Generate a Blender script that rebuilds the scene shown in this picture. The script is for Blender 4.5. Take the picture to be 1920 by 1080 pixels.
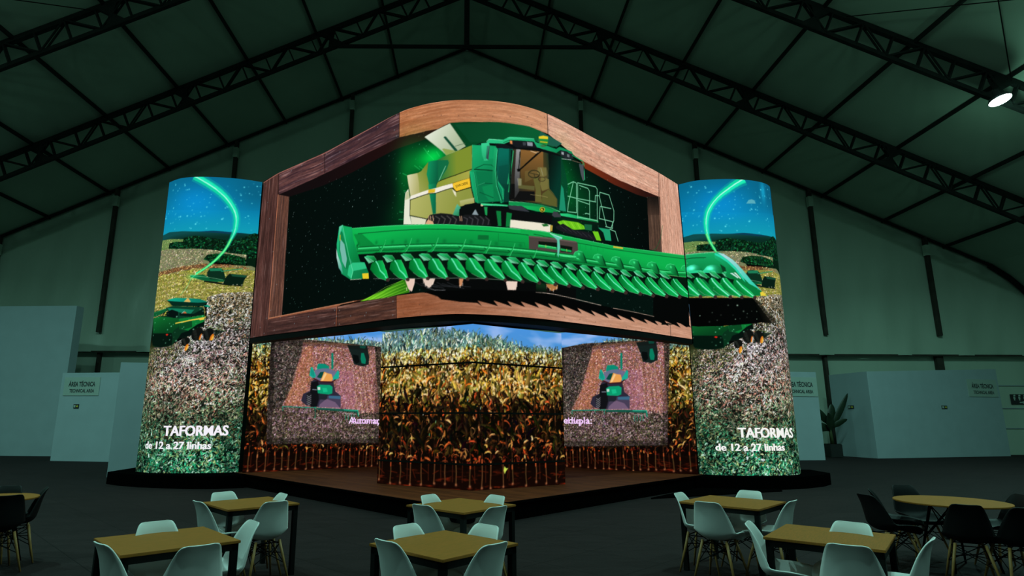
import bpy, bmesh, math, random
import numpy as np
from mathutils import Vector, Matrix

for o in list(bpy.data.objects):
    bpy.data.objects.remove(o, do_unlink=True)
S = bpy.context.scene
C = S.collection
R = math.radians

# ------------------------------------------------------------------ camera, world, exposure
cam_d = bpy.data.cameras.new('camera'); cam = bpy.data.objects.new('camera', cam_d); C.objects.link(cam)
cam_d.sensor_width = 36.0; cam_d.sensor_fit = 'HORIZONTAL'
cam_d.lens = 36.0 * 1140.0 / 1920.0
cam_d.shift_x = (960.0 - 885.0) / 1920.0
cam_d.clip_end = 300
cam.matrix_world = Matrix.Translation((0, 0, 1.65)) @ Matrix.Rotation(R(90 + 12.3), 4, 'X') @ Matrix.Rotation(R(0.25), 4, 'Z')
S.camera = cam
S.view_settings.view_transform = 'Standard'; S.view_settings.look = 'None'
S.view_settings.gamma = 1.0; S.view_settings.exposure = 0.0; S.view_settings.use_curve_mapping = False
wd = bpy.data.worlds.new('world'); S.world = wd; wd.use_nodes = True
wb = wd.node_tree.nodes['Background']; wb.inputs[0].default_value = (0.04, 0.10, 0.085, 1); wb.inputs[1].default_value = 0.6
S.cycles.max_bounces = 5; S.cycles.diffuse_bounces = 3; S.cycles.glossy_bounces = 2
S.cycles.sample_clamp_indirect = 2.0

# ------------------------------------------------------------------ materials
def lin(c):
    c = np.asarray(c, dtype=float)
    return np.where(c <= 0.04045, c / 12.92, ((c + 0.055) / 1.055) ** 2.4)
def hx(h):
    return np.array([int(h[i:i + 2], 16) / 255.0 for i in (0, 2, 4)])
def mat(name, col, rough=0.6, metal=0.0, spec=0.5, noise=0.0, nscale=6.0, bump=0.0, bscale=20.0, stretch=(1, 1, 1), col2=None):
    m = bpy.data.materials.new(name); m.use_nodes = True
    nt = m.node_tree; b = nt.nodes['Principled BSDF']
    b.inputs['Base Color'].default_value = (*col, 1); b.inputs['Roughness'].default_value = rough
    b.inputs['Metallic'].default_value = metal; b.inputs['Specular IOR Level'].default_value = spec
    tc = nt.nodes.new('ShaderNodeTexCoord'); mp = nt.nodes.new('ShaderNodeMapping')
    mp.inputs['Scale'].default_value = stretch
    nt.links.new(tc.outputs['Object'], mp.inputs['Vector'])
    if noise > 0 or col2 is not None:
        n = nt.nodes.new('ShaderNodeTexNoise'); n.inputs['Scale'].default_value = nscale; n.inputs['Detail'].default_value = 5
        nt.links.new(mp.outputs[0], n.inputs['Vector'])
        mx = nt.nodes.new('ShaderNodeMix'); mx.data_type = 'RGBA'
        c2 = col2 if col2 is not None else tuple(max(0, x * (1 - noise)) for x in col)
        mx.inputs[6].default_value = (*col, 1); mx.inputs[7].default_value = (*c2, 1)
        rp = nt.nodes.new('ShaderNodeMapRange'); rp.inputs[1].default_value = 0.35; rp.inputs[2].default_value = 0.65
        nt.links.new(n.outputs[0], rp.inputs[0]); nt.links.new(rp.outputs[0], mx.inputs[0])
        nt.links.new(mx.outputs[2], b.inputs['Base Color'])
    if bump > 0:
        n2 = nt.nodes.new('ShaderNodeTexNoise'); n2.inputs['Scale'].default_value = bscale; n2.inputs['Detail'].default_value = 4
        nt.links.new(mp.outputs[0], n2.inputs['Vector'])
        bp = nt.nodes.new('ShaderNodeBump'); bp.inputs['Strength'].default_value = bump; bp.inputs['Distance'].default_value = 0.05
        nt.links.new(n2.outputs[0], bp.inputs['Height']); nt.links.new(bp.outputs[0], b.inputs['Normal'])
    return m

M = {}
M['fabric'] = mat('tent_fabric', (0.44, 0.52, 0.43), 0.33, spec=0.5, noise=0.10, nscale=0.5, bump=0.9, bscale=0.9, stretch=(1, 1, 0.3))
M['roof'] = mat('roof_fabric', (0.43, 0.53, 0.43), 0.7, spec=0.2, noise=0.15, nscale=0.25, bump=0.15, bscale=0.6)
M['steel'] = mat('dark_truss_steel', (0.012, 0.014, 0.013), 0.7, spec=0.2, noise=0.4, nscale=3)
M['post'] = mat('weathered_post', (0.05, 0.042, 0.034), 0.7, spec=0.2, noise=0.4, nscale=2)
M['white'] = mat('painted_panel', (0.36, 0.42, 0.46), 0.75, spec=0.2, noise=0.06, nscale=1.5)
M['grey_panel'] = mat('grey_panel', (0.30, 0.34, 0.38), 0.75, spec=0.2, noise=0.06, nscale=1.5)
M['black'] = mat('black_paint', (0.006, 0.006, 0.006), 0.8, spec=0.1, noise=0.3)
M['carpet'] = mat('black_carpet', (0.002, 0.002, 0.002), 0.95, spec=0.0, noise=0.4, nscale=30)
M['ink'] = mat('sign_ink', (0.02, 0.022, 0.025), 0.6)
M['sign'] = mat('sign_board', (0.36, 0.43, 0.39), 0.6, noise=0.04)
M['darksign'] = mat('dark_sign', (0.02, 0.015, 0.02), 0.5, noise=0.2)
M['yellow'] = mat('sticker_yellow', (0.6, 0.5, 0.05), 0.5, noise=0.1)
M['chair'] = mat('white_plastic', (0.80, 0.77, 0.76), 0.4, spec=0.45, noise=0.03, nscale=8)
M['chair_black'] = mat('black_plastic', (0.006, 0.005, 0.006), 0.6, spec=0.2, noise=0.2, nscale=8)
M['beech'] = mat('beech_leg', (0.42, 0.20, 0.06), 0.5, col2=(0.30, 0.14, 0.04), nscale=9, stretch=(6, 6, 1))
M['wire'] = mat('black_wire', (0.005, 0.005, 0.005), 0.8, spec=0.1, noise=0.2)
M['table'] = mat('oak_table_top', (0.335, 0.112, 0.022), 0.7, spec=0.08, col2=(0.245, 0.098, 0.019), nscale=14, stretch=(1, 9, 1))
M['pot'] = mat('plant_pot', (0.012, 0.012, 0.012), 0.6, noise=0.3)
M['leaf'] = mat('banana_leaf', (0.012, 0.03, 0.012), 0.5, noise=0.5, nscale=5)
M['stem'] = mat('banana_stem', (0.07, 0.09, 0.03), 0.6, noise=0.4, nscale=9)
M['lampbody'] = mat('lamp_body', (0.05, 0.05, 0.05), 0.5, metal=0.6, noise=0.2)

def mat_floor():
    m = mat('exhibition_floor', (0.02, 0.017, 0.018), 0.85, spec=0.12, noise=0.35, nscale=1.6, bump=0.2, bscale=40)
    nt = m.node_tree; b = nt.nodes['Principled BSDF']
    tc = nt.nodes.new('ShaderNodeTexCoord'); mp = nt.nodes.new('ShaderNodeMapping'); mp.inputs['Rotation'].default_value = (0, 0, R(46))
    nt.links.new(tc.outputs['Object'], mp.inputs['Vector'])
    br = nt.nodes.new('ShaderNodeTexBrick'); br.offset = 0.0; br.inputs['Scale'].default_value = 1.0
    br.inputs['Brick Width'].default_value = 1.0; br.inputs['Row Height'].default_value = 1.0; br.inputs['Mortar Size'].default_value = 0.006
    br.inputs['Color1'].default_value = (1, 1, 1, 1); br.inputs['Color2'].default_value = (0.86, 0.86, 0.86, 1); br.inputs['Mortar'].default_value = (0.3, 0.3, 0.3, 1)
    nt.links.new(mp.outputs[0], br.inputs['Vector'])
    n = nt.nodes.new('ShaderNodeTexNoise'); n.inputs['Scale'].default_value = 2.2; n.inputs['Detail'].default_value = 8; n.inputs['Roughness'].default_value = 0.75
    m3 = nt.nodes.new('ShaderNodeMapping'); m3.inputs['Scale'].default_value = (0.5, 2.2, 1); nt.links.new(tc.outputs['Object'], m3.inputs[0]); nt.links.new(m3.outputs[0], n.inputs['Vector'])
    rp = nt.nodes.new('ShaderNodeMapRange'); rp.inputs[1].default_value = .3; rp.inputs[2].default_value = .7; rp.inputs[3].default_value = .65; rp.inputs[4].default_value = 1.2
    nt.links.new(n.outputs[0], rp.inputs[0])
    mu = nt.nodes.new('ShaderNodeMix'); mu.data_type = 'RGBA'; mu.blend_type = 'MULTIPLY'; mu.inputs[0].default_value = 1
    mu2 = nt.nodes.new('ShaderNodeMix'); mu2.data_type = 'RGBA'; mu2.blend_type = 'MULTIPLY'; mu2.inputs[0].default_value = 1
    mu.inputs[6].default_value = (0.021, 0.0128, 0.0138, 1)
    nt.links.new(br.outputs[0], mu.inputs[7]); nt.links.new(mu.outputs[2], mu2.inputs[6]); nt.links.new(rp.outputs[0], mu2.inputs[7])
    nt.links.new(mu2.outputs[2], b.inputs['Base Color'])
    return m
M['floor'] = mat_floor()
def mat_deck():
    m = mat('stage_deck', (0.2, 0.1, 0.05), 0.6, spec=0.12)
    nt = m.node_tree; b = nt.nodes['Principled BSDF']
    tc = nt.nodes.new('ShaderNodeTexCoord'); mp = nt.nodes.new('ShaderNodeMapping'); mp.inputs['Rotation'].default_value = (0, 0, R(46))
    nt.links.new(tc.outputs['Object'], mp.inputs['Vector'])
    br = nt.nodes.new('ShaderNodeTexBrick'); br.inputs['Scale'].default_value = 1.0
    br.inputs['Brick Width'].default_value = 1.3; br.inputs['Row Height'].default_value = 0.16; br.inputs['Mortar Size'].default_value = 0.005
    br.inputs['Color1'].default_value = (0.24, 0.048, 0.015, 1); br.inputs['Color2'].default_value = (0.15, 0.030, 0.010, 1); br.inputs['Mortar'].default_value = (0.02, 0.012, 0.01, 1)
    nt.links.new(mp.outputs[0], br.inputs['Vector'])
    n = nt.nodes.new('ShaderNodeTexNoise'); n.inputs['Scale'].default_value = 3; n.inputs['Detail'].default_value = 6
    m2 = nt.nodes.new('ShaderNodeMapping'); m2.inputs['Rotation'].default_value = (0, 0, R(46)); m2.inputs['Scale'].default_value = (1, 14, 1)
    nt.links.new(tc.outputs['Object'], m2.inputs[0]); nt.links.new(m2.outputs[0], n.inputs['Vector'])
    mu = nt.nodes.new('ShaderNodeMix'); mu.data_type = 'RGBA'; mu.blend_type = 'MULTIPLY'; mu.inputs[0].default_value = 0.7
    nt.links.new(br.outputs[0], mu.inputs[6]); nt.links.new(n.outputs[0], mu.inputs[7])
    nt.links.new(mu.outputs[2], b.inputs['Base Color'])
    return m
M['deck'] = mat_deck()
def mat_led():
    m = bpy.data.materials.new('led_display'); m.use_nodes = True
    nt = m.node_tree; b = nt.nodes['Principled BSDF']
    b.inputs['Base Color'].default_value = (0.003, 0.003, 0.003, 1); b.inputs['Roughness'].default_value = 0.9
    b.inputs['Specular IOR Level'].default_value = 0.0
    a = nt.nodes.new('ShaderNodeAttribute'); a.attribute_name = 'picture'
    nt.links.new(a.outputs['Color'], b.inputs['Emission Color']); b.inputs['Emission Strength'].default_value = 1.0
    return m
M['led'] = mat_led()
def mat_glow():
    m = bpy.data.materials.new('lamp_glow'); m.use_nodes = True
    b = m.node_tree.nodes['Principled BSDF']; b.inputs['Base Color'].default_value = (0.8, 0.9, 0.9, 1)
    b.inputs['Emission Color'].default_value = (0.75, 1.0, 0.97, 1); b.inputs['Emission Strength'].default_value = 30
    return m
M['glow'] = mat_glow()

# ------------------------------------------------------------------ mesh helpers
class MB:
    def __init__(s): s.v = []; s.f = []
    def add(s, vs, fs):
        o = len(s.v); s.v += [tuple(v) for v in vs]; s.f += [tuple(i + o for i in f) for f in fs]; return s
    def box(s, x0, x1, y0, y1, z0, z1, rz=0, c=(0, 0, 0)):
        vs = [(x, y, z) for z in (z0, z1) for x, y in ((x0, y0), (x1, y0), (x1, y1), (x0, y1))]
        ca, sa = math.cos(rz), math.sin(rz)
        vs = [(c[0] + x * ca - y * sa, c[1] + x * sa + y * ca, c[2] + z) for x, y, z in vs]
        return s.add(vs, [(3, 2, 1, 0), (4, 5, 6, 7), (0, 1, 5, 4), (1, 2, 6, 5), (2, 3, 7, 6), (3, 0, 4, 7)])
    def beam(s, p, q, w, h=None, up=(0, 0, 1)):
        h = h or w; p = Vector(p); q = Vector(q); d = (q - p).normalized(); u = Vector(up)
        if abs(d.dot(u)) > 0.98: u = Vector((0, 1, 0))
        a = d.cross(u).normalized(); b = a.cross(d).normalized()
        vs = [e + a * sx * w / 2 + b * sz * h / 2 for e in (p, q) for sx, sz in ((-1, -1), (1, -1), (1, 1), (-1, 1))]
        return s.add(vs, [(0, 1, 2, 3), (7, 6, 5, 4), (0, 4, 5, 1), (1, 5, 6, 2), (2, 6, 7, 3), (3, 7, 4, 0)])
    def tube(s, pts, r, n=8):
        pts = [Vector(p) for p in pts]; rs = r if isinstance(r, (list, tuple)) else [r] * len(pts)
        vs = []
        for i, p in enumerate(pts):
            d = (pts[min(i + 1, len(pts) - 1)] - pts[max(i - 1, 0)]).normalized()
            u = Vector((0, 0, 1)) if abs(d.z) < 0.9 else Vector((0, 1, 0))
            a = d.cross(u).normalized(); b = a.cross(d).normalized()
            vs += [p + (a * math.cos(2 * math.pi * k / n) + b * math.sin(2 * math.pi * k / n)) * rs[i] for k in range(n)]
        fs = [(i * n + k, i * n + (k + 1) % n, (i + 1) * n + (k + 1) % n, (i + 1) * n + k) for i in range(len(pts) - 1) for k in range(n)]
        fs += [tuple(range(n))[::-1], tuple((len(pts) - 1) * n + k for k in range(n))]
        return s.add(vs, fs)
    def lathe(s, prof, n=32, c=(0, 0, 0)):
        vs = [(c[0] + r * math.cos(2 * math.pi * k / n), c[1] + r * math.sin(2 * math.pi * k / n), c[2] + z) for r, z in prof for k in range(n)]
        fs = [(i * n + k, i * n + (k + 1) % n, (i + 1) * n + (k + 1) % n, (i + 1) * n + k) for i in range(len(prof) - 1) for k in range(n)]
        fs += [tuple(range(n))[::-1], tuple((len(prof) - 1) * n + k for k in range(n))]
        return s.add(vs, fs)
    def prism(s, pts, z0, z1):
        n = len(pts)
        return s.add([(x, y, z0) for x, y in pts] + [(x, y, z1) for x, y in pts],
                     [tuple(range(n))[::-1], tuple(range(n, 2 * n))] + [(i, (i + 1) % n, n + (i + 1) % n, n + i) for i in range(n)])
    def build(s, name, m, parent=None, smooth=False, bevel=0.0):
        me = bpy.data.meshes.new(name); me.from_pydata(s.v, [], s.f); me.validate()
        bm = bmesh.new(); bm.from_mesh(me); bmesh.ops.recalc_face_normals(bm, faces=bm.faces)
        if bevel > 0:
            bmesh.ops.bevel(bm, geom=[e for e in bm.edges if e.calc_face_angle(0) > 0.5], offset=bevel, segments=2, affect='EDGES')
        bm.to_mesh(me); bm.free()
        me.materials.append(m)
        if smooth:
            for p in me.polygons: p.use_smooth = True
        o = bpy.data.objects.new(name, me); C.objects.link(o)
        if parent is not None: o.parent = parent
        return o
def tag(o, label=None, cat=None, group=None, kind=None):
    if label: o['label'] = label
    if cat: o['category'] = cat
    if group: o['group'] = group
    if kind: o['kind'] = kind
    return o
def thing(name, label, cat, loc=(0, 0, 0), rz=0, group=None):
    o = bpy.data.objects.new(name, None); C.objects.link(o); o.location = loc; o.rotation_euler = (0, 0, rz)
    return tag(o, label, cat, group)
def struct(name, mb, m, **k):
    return tag(mb.build(name, m, **k), kind='structure')
def clone(root, loc, rz, label, group=None):
    r = root.copy(); C.objects.link(r); r.location = loc; r.rotation_euler = (0, 0, rz); r['label'] = label
    if group: r['group'] = group
    for ch in list(root.children):
        c = ch.copy(); C.objects.link(c); c.parent = r
        for g in list(ch.children):
            d = g.copy(); C.objects.link(d); d.parent = c
    return r
def text_mesh(txt, size, bold=0.0, shear=0.0, space=1.0):
    cu = bpy.data.curves.new('t', 'FONT'); cu.body = txt; cu.size = size; cu.offset = bold; cu.shear = shear; cu.space_character = space
    cu.resolution_u = 3
    ob = bpy.data.objects.new('t', cu); C.objects.link(ob)
    dg = bpy.context.evaluated_depsgraph_get()
    me = bpy.data.meshes.new_from_object(ob.evaluated_get(dg))
    bpy.data.objects.remove(ob, do_unlink=True)
    v = [tuple(p.co) for p in me.vertices]; me.calc_loop_triangles(); f = [tuple(t.vertices) for t in me.loop_triangles]
    bpy.data.meshes.remove(me)
    return v, f

# ------------------------------------------------------------------ the hall
XC, AP, SL, YW, YB, EX, ZE = -0.36, 23.7, 0.458, 33.0, -9.0, 31.6, 9.0
def zr(x): return AP - SL * abs(x - XC)
def roof_prof():
    """half-profile of the roof: straight slope that bends down to the side wall"""
    p = [(0, AP), (29.2, AP - SL * 29.2)]
    for a, b in ((30.2, 9.62), (31.2, 8.6), (32.0, 7.4), (32.5, 6.0), (32.7, 4.0), (32.7, 0.0)): p.append((a, b))
    return p
prof = roof_prof()
full = [(XC - x, z) for x, z in prof[::-1]] + [(XC + x, z) for x, z in prof[1:]]
struct('floor', MB().box(-40, 40, -12, 40, -0.2, 0), M['floor'])
mb = MB(); n = len(full)
rf = [p for p in full if p[1] > 0.5]
NY = 14; ys = [YB + (YW + 0.3 - YB) * i / NY for i in range(NY + 1)]
mb.add([(x, y, z) for y in ys for x, z in rf], [(j * len(rf) + i, j * len(rf) + i + 1, (j + 1) * len(rf) + i + 1, (j + 1) * len(rf) + i) for j in range(NY) for i in range(len(rf) - 1)])
ceil_o = struct('ceiling', mb, M['roof'])
so = ceil_o.modifiers.new('thick', 'SOLIDIFY'); so.thickness = 0.03; so.offset = 0.0
for sgn, nm in ((-1, 'wall_left'), (1, 'wall_right')):
    x = XC + sgn * 32.75
    struct(nm, MB().box(x - 0.04, x + 0.04, YB, YW + 0.3, 0, 4.1), M['fabric'])
ZH = 5.2
def billow(x, z):
    return 0.10 * math.sin(x * 1.7 + 0.6 * z) * math.sin(z * 0.35) + 0.05 * math.sin(x * 4.1 - z * 0.8)
mb = MB(); xs = np.linspace(XC - 32.6, XC + 32.6, 150); nz = 26
def ztop(x):
    d = abs(x - XC)
    px_, pz_ = zip(*prof); return float(np.interp(d, px_, pz_))
vs = []
for i in range(nz + 1):
    for x in xs:
        zt = max(ztop(x), ZH + 0.01); z = ZH + (zt - ZH) * i / nz
        vs.append((x, YW + billow(x, z) * (1 - i / nz * 0.7) - 0.1 * (1 - i / nz), z))
nx = len(xs)
mb.add(vs, [(i * nx + j, i * nx + j + 1, (i + 1) * nx + j + 1, (i + 1) * nx + j) for i in range(nz) for j in range(nx - 1)])
struct('wall_back', mb, M['fabric'], smooth=True)
mb = MB(); mb.box(-33, 32.6, YW + 0.25, YW + 0.4, 0, ZH + 0.3)
struct('wall_back_lower', mb, M['fabric'])
k = 0
def trim(mb, m):
    global k
    k += 1; return struct('trim_%d' % k, mb, m)
trim(MB().box(-33, 32.6, YW - 0.16, YW - 0.1, ZH - 0.04, ZH + 0.05), M['post'])          # hem bar of the upper sheet
for z in (1.35, 2.4, 3.6): trim(MB().box(26.2, 32.4, YW + 0.2, YW + 0.26, z, z + 0.04), M['grey_panel'])   # battens at the right end
PX = (-26.5, -20.25, -13.7, -7.1, 6.35, 12.9, 19.2, 25.4)
for x in PX:
    trim(MB().box(x - 0.10, x + 0.10, YW - 0.34, YW - 0.14, 6.25, zr(x) - 0.1), M['post'])
    trim(MB().box(x - (.18 if x > 20 else .08), x + (.18 if x > 20 else .08), YW + 0.0, YW + 0.24, 0, ZH), M['post'])
    trim(MB().box(x - 0.13, x + 0.13, YW - 0.38, YW - 0.12, zr(x) - 1.15, zr(x) - 0.55), M['fabric'])   # pale sleeve under the gable beam
for s_ in (-1, 1):                                                                        # gable beams
    trim(MB().beam((XC, YW - 0.25, AP - 0.12), (XC + s_ * 29.2, YW - 0.25, AP - 0.12 - SL * 29.2), 0.14, 0.11), M['steel'])
    mb = MB()
    for a, b in zip(prof[1:-1], prof[2:]): mb.beam((XC + s_ * a[0] * .997, YW - 0.25, a[1] - .12), (XC + s_ * b[0] * .997, YW - 0.25, b[1] - .12), 0.2, 0.2)
    trim(mb, M['steel'])
for s_ in (-1, 1):                                                                        # purlins run the length of the hall
    for i in range(8):
        x = XC + s_ * (4.1 + 3.25 * i); z = ztop(x)
        trim(MB().box(x - 0.04, x + 0.04, YB, YW - 0.1, z - 0.19, z - 0.03), M['steel'])

def truss(y, label, king, lo=0.0):
    t = thing('roof_truss', label, 'truss', (XC, y, 0), 0, 'steel lattice trusses under the tent roof')
    H1, H2 = 0.16, 1.22
    for s_ in (-1, 1):
        a = Vector((s_ * lo, 0, AP - H1 - SL * lo)); b = Vector((s_ * 29.3, 0, AP - H1 - SL * 29.3))
        MB().beam(a, b, 0.19, 0.19).build('top_chord', M['steel'], t)
        a2 = Vector((s_ * (lo + 0.01), 0, AP - H2 - SL * lo)); b2 = Vector((s_ * 29.3, 0, AP - H2 - SL * 29.3))
        MB().beam(a2, b2, 0.16, 0.16).build('bottom_chord', M['steel'], t)
        step = 6.55 / 6
        d0 = math.ceil((lo + 0.3) / step)
        nrm = Vector((-s_ * SL, 0, -1)).normalized()
        mesh = {}
        P_ = lambda j: Vector((s_ * j * step, 0, AP - H1 - SL * j * step))
        for j in range(d0, int(29 / step)):
            pieces = [('v', P_(j), P_(j) + nrm * 0.96)]
            if j % 2 == 0: pieces += [('d+', P_(j), P_(j + 1) + nrm * 0.96), ('d-', P_(j), P_(j - 1) + nrm * 0.96)]
            for key, u, w in pieces:
                if key not in mesh:
                    m_ = MB()
                    for dy in (-0.07, 0.07): m_.beam(Vector((0, dy, 0)), w - u + Vector((0, dy, 0)), 0.055, 0.055)
                    mesh[key] = m_.build('web_bar', M['steel'], t); mesh[key].location = u
                else:
                    c = mesh[key].copy(); C.objects.link(c); c.parent = t; c.location = u
        for g in (7.1 - 0.3, 13.7, 20.2, 26.6):
            if g < lo: continue
            p = Vector((s_ * g, 0, AP - H1 - SL * g)); u = Vector((s_, 0, -SL)).normalized()
            pts = [p - u * 0.4, p + u * 0.5, p + u * 0.1 + nrm * 0.5, p + u * 0.4 + nrm * 1.02, p - u * 0.5 + nrm * 1.02, p - u * 0.06 + nrm * 0.5]
            m_ = MB(); m_.add([(q.x, dy, q.z) for dy in (-0.09, 0.09) for q in pts], [(5, 2, 1, 0), (5, 4, 3, 2), (6, 7, 8, 11), (8, 9, 10, 11)] + [(i, (i + 1) % 6, 6 + (i + 1) % 6, 6 + i) for i in range(6)])
            m_.build('gusset_plate', M['steel'], t)
    if king:
        MB().beam((0.05, 0, AP - 0.3), (0.05, 0, 19.55), 0.26, 0.26).build('king_post', M['steel'], t)
        MB().beam((-6.5, 0, 19.58), (6.6, 0, 19.58), 0.14, 0.14).build('tie_beam', M['steel'], t)
    return t
truss(26.65, 'dark lattice roof truss nearer the back wall, with post and tie at its peak', True)
truss(20.6, 'dark lattice roof truss crossing both top corners, lit lamp under its right side', False)
# bracing cables in the nearest roof bay
for nm, a, b in (('left', (-14.5, 20.5), (-20.5, 14.9)), ('right', (14.2, 20.4), (20.2, 15.2)), ('right', (20.0, 20.4), (15.0, 15.1))):
    o = MB().tube([(a[0], a[1], zr(a[0]) - 0.3), (b[0], b[1], zr(b[0]) - 0.25)], 0.018, 6).build('bracing_cable', M['wire'])
    tag(o, {(-14.5): 'thin bracing cable in the top left corner, running out from the nearer truss',
            14.2: 'thin nearly level bracing cable leaving the nearer truss at the top right',
            20.0: 'thin steep bracing cable that ends on the nearer truss just above the lit lamp'}[a[0]], 'cable', 'roof bracing cables')

# ------------------------------------------------------------------ lamps
def lamp(loc, label, rx=R(-14), ry=0, power=560):
    t = thing('high_bay_lamp', label, 'lamp', loc, 0, 'high bay lamps hung from the trusses')
    b = MB().lathe([(0.05, 0.46), (0.10, 0.44), (0.12, 0.22), (0.32, 0.12), (0.37, 0.0), (0.35, 0.0), (0.33, 0.05)], 36).build('housing', M['lampbody'], t, True)
    g = MB().lathe([(0.34, 0.03), (0.33, 0.0), (0.18, -0.03), (0.01, -0.04)], 36).build('lens', M['glow'], t)
    h = MB().tube([(0, 0, 0.4), (0, 0, 0.95)], 0.015, 6).build('hook', M['wire'], t)
    t.rotation_euler = (rx, ry, 0)
    if power:
        ld = bpy.data.lights.new('lamp_light', 'AREA'); ld.shape = 'DISK'; ld.size = 0.6; ld.energy = power; ld.color = (0.42, 1.0, 0.86); ld.spread = R(165)
        lo = bpy.data.objects.new('lamp_light', ld); C.objects.link(lo); lo.parent = t; lo.location = (0, 0, -0.06)
        pd = bpy.data.lights.new('lamp_spill', 'POINT'); pd.energy = power * 0.17; pd.color = (0.40, 1.0, 0.74); pd.shadow_soft_size = 0.25
        po = bpy.data.objects.new('lamp_spill', pd); C.objects.link(po); po.parent = t; po.location = (0, 0, -0.35)
    return t
lamp((19.06, 20.0, 13.03), 'bright white high bay lamp hanging under the truss at the right edge', rx=R(-12), ry=R(-8))
for (x, y) in [(-22.5, 15), (-13.0, 12.4), (13.2, 14.4), (-7, 8.6), (7, 8.6), (-14, 2.6), (13, 2.6), (0, -3.4)]:
    lamp((x, y, zr(x) - 1.75), 'lit high bay lamp hung from the roof on the camera side of the hall', 0)

# ------------------------------------------------------------------ picture canvas for the LED walls
rng = np.random.RandomState(7)
TAB = rng.rand(256, 256)
def vnoise(u, v, seed=0):
    u = u + seed * 17.13; v = v + seed * 9.71
    i = np.floor(u).astype(int); j = np.floor(v).astype(int); a = u - i; b = v - j
    a = a * a * (3 - 2 * a); b = b * b * (3 - 2 * b)
    g = lambda p, q: TAB[p % 256, q % 256]
    return (g(i, j) * (1 - a) + g(i + 1, j) * a) * (1 - b) + (g(i, j + 1) * (1 - a) + g(i + 1, j + 1) * a) * b
def fbm(u, v, seed=0, n=3):
    r = 0; w = 0.5
    for k_ in range(n): r = r + w * vnoise(u * 2 ** k_, v * 2 ** k_, seed + k_); w *= 0.5
    return r / (1 - 0.5 ** n)
Q = 0.0125
class Canvas:
    """picture in surface metres: s along the wall, z up; values are display colours"""
    def __init__(c, s0, s1, z0, z1):
        c.s0, c.s1, c.z0, c.z1 = s0, s1, z0, z1
        c.w = int(round((s1 - s0) / Q)) + 1; c.h = int(round((z1 - z0) / Q)) + 1
        c.a = np.zeros((c.h, c.w, 3)); c.qs = (s1 - s0) / (c.w - 1); c.qz = (z1 - z0) / (c.h - 1)
        c.S, c.Z = np.meshgrid(np.linspace(s0, s1, c.w), np.linspace(z0, z1, c.h))
    def cover(c, pts, SS=4):
        p = np.array(pts, float).reshape(-1, 2); x = (p[:, 0] - c.s0) / c.qs; y = (p[:, 1] - c.z0) / c.qz
        x0 = max(int(np.floor(x.min())), 0); x1 = min(int(np.ceil(x.max())) + 1, c.w); y0 = max(int(np.floor(y.min())), 0); y1 = min(int(np.ceil(y.max())) + 1, c.h)
        if x1 <= x0 or y1 <= y0: return None
        gx = x0 - 0.5 + (np.arange((x1 - x0) * SS) + 0.5) / SS; gy = y0 - 0.5 + (np.arange((y1 - y0) * SS) + 0.5) / SS
        ins = np.zeros((len(gy), len(gx)), bool)
        xn = np.roll(x, -1); yn = np.roll(y, -1)
        for a, b, d, e in zip(x, y, xn, yn):
            if b == e: continue
            r = (gy > min(b, e)) & (gy <= max(b, e))
            if not r.any(): continue
            xi = a + (gy[r] - b) * (d - a) / (e - b)
            ins[r] ^= gx[None, :] < xi[:, None]
        m = ins.reshape(y1 - y0, SS, x1 - x0, SS).mean((1, 3))
        return slice(y0, y1), slice(x0, x1), m
    def blend(c, r, col, alpha=1.0):
        ys, xs, m = r; m = (m * alpha)[..., None]; c.a[ys, xs] = c.a[ys, xs] * (1 - m) + col * m
    def poly(c, pts, col, alpha=1.0):
        r = c.cover(pts)
        if r: c.blend(r, hx(col), alpha)
    def grad(c, pts, c0, c1, g, alpha=1.0):
        r = c.cover(pts)
        if not r: return
        ys, xs, m = r; ax, ay, bx, by = g; dx, dy = bx - ax, by - ay
        t = ((c.S[ys, xs] - ax) * dx + (c.Z[ys, xs] - ay) * dy) / (dx * dx + dy * dy + 1e-9); t = np.clip(t, 0, 1)[..., None]
        c.blend(r, hx(c0) * (1 - t) + hx(c1) * t, alpha)
    def line(c, pts, w, col, alpha=1.0):
        p = np.array(pts, float).reshape(-1, 2)
        for i in range(len(p) - 1):
            d = p[i + 1] - p[i]; L = np.hypot(*d)
            if L < 1e-6: continue
            d = d / L; nn = np.array([-d[1], d[0]]) * w / 2; e = d * w * 0.3
            c.poly([p[i] + nn - e, p[i + 1] + nn + e, p[i + 1] - nn + e, p[i] - nn - e], col, alpha)
    def blob(c, x, y, rx, ry, col, alpha=1.0, mode='add'):
        g = np.exp(-(((c.S - x) / rx) ** 2 + ((c.Z - y) / ry) ** 2)) * alpha
        if mode == 'add': c.a += g[..., None] * hx(col)
        else: c.a = c.a * (1 - g[..., None]) + hx(col) * g[..., None]
    def wood(c, pts, c0, c1, vert=0, k=1.0):
        r = c.cover(pts)
        if not r: return
        ys, xs, m = r; u, v = (c.S[ys, xs], c.Z[ys, xs]) if not vert else (c.Z[ys, xs], c.S[ys, xs])
        wv = v + 0.05 * fbm(u * 1.3, v * 2, 5)
        n_ = fbm(u * 1.2, wv * 26, 1); f = fbm(u * 9, wv * 60, 3, 2); st = np.clip((vnoise(u * 1.6, wv * 40, 8) - 0.70) * 4, 0, 1)
        t = np.clip((n_ - 0.5) * 1.8 + 0.5, 0, 1)[..., None]
        col = hx(c0) * (1 - t) + hx(c1) * t; col = col * (0.84 + 0.32 * f[..., None])
        sp = vnoise(c.S[ys, xs] * 60, c.Z[ys, xs] * 60, 2)[..., None]
        col = col * (0.93 + 0.14 * sp) + st[..., None] * 0.16 * k * np.array([1, .9, .86])
        c.blend(r, np.clip(col, 0, 1))
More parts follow.
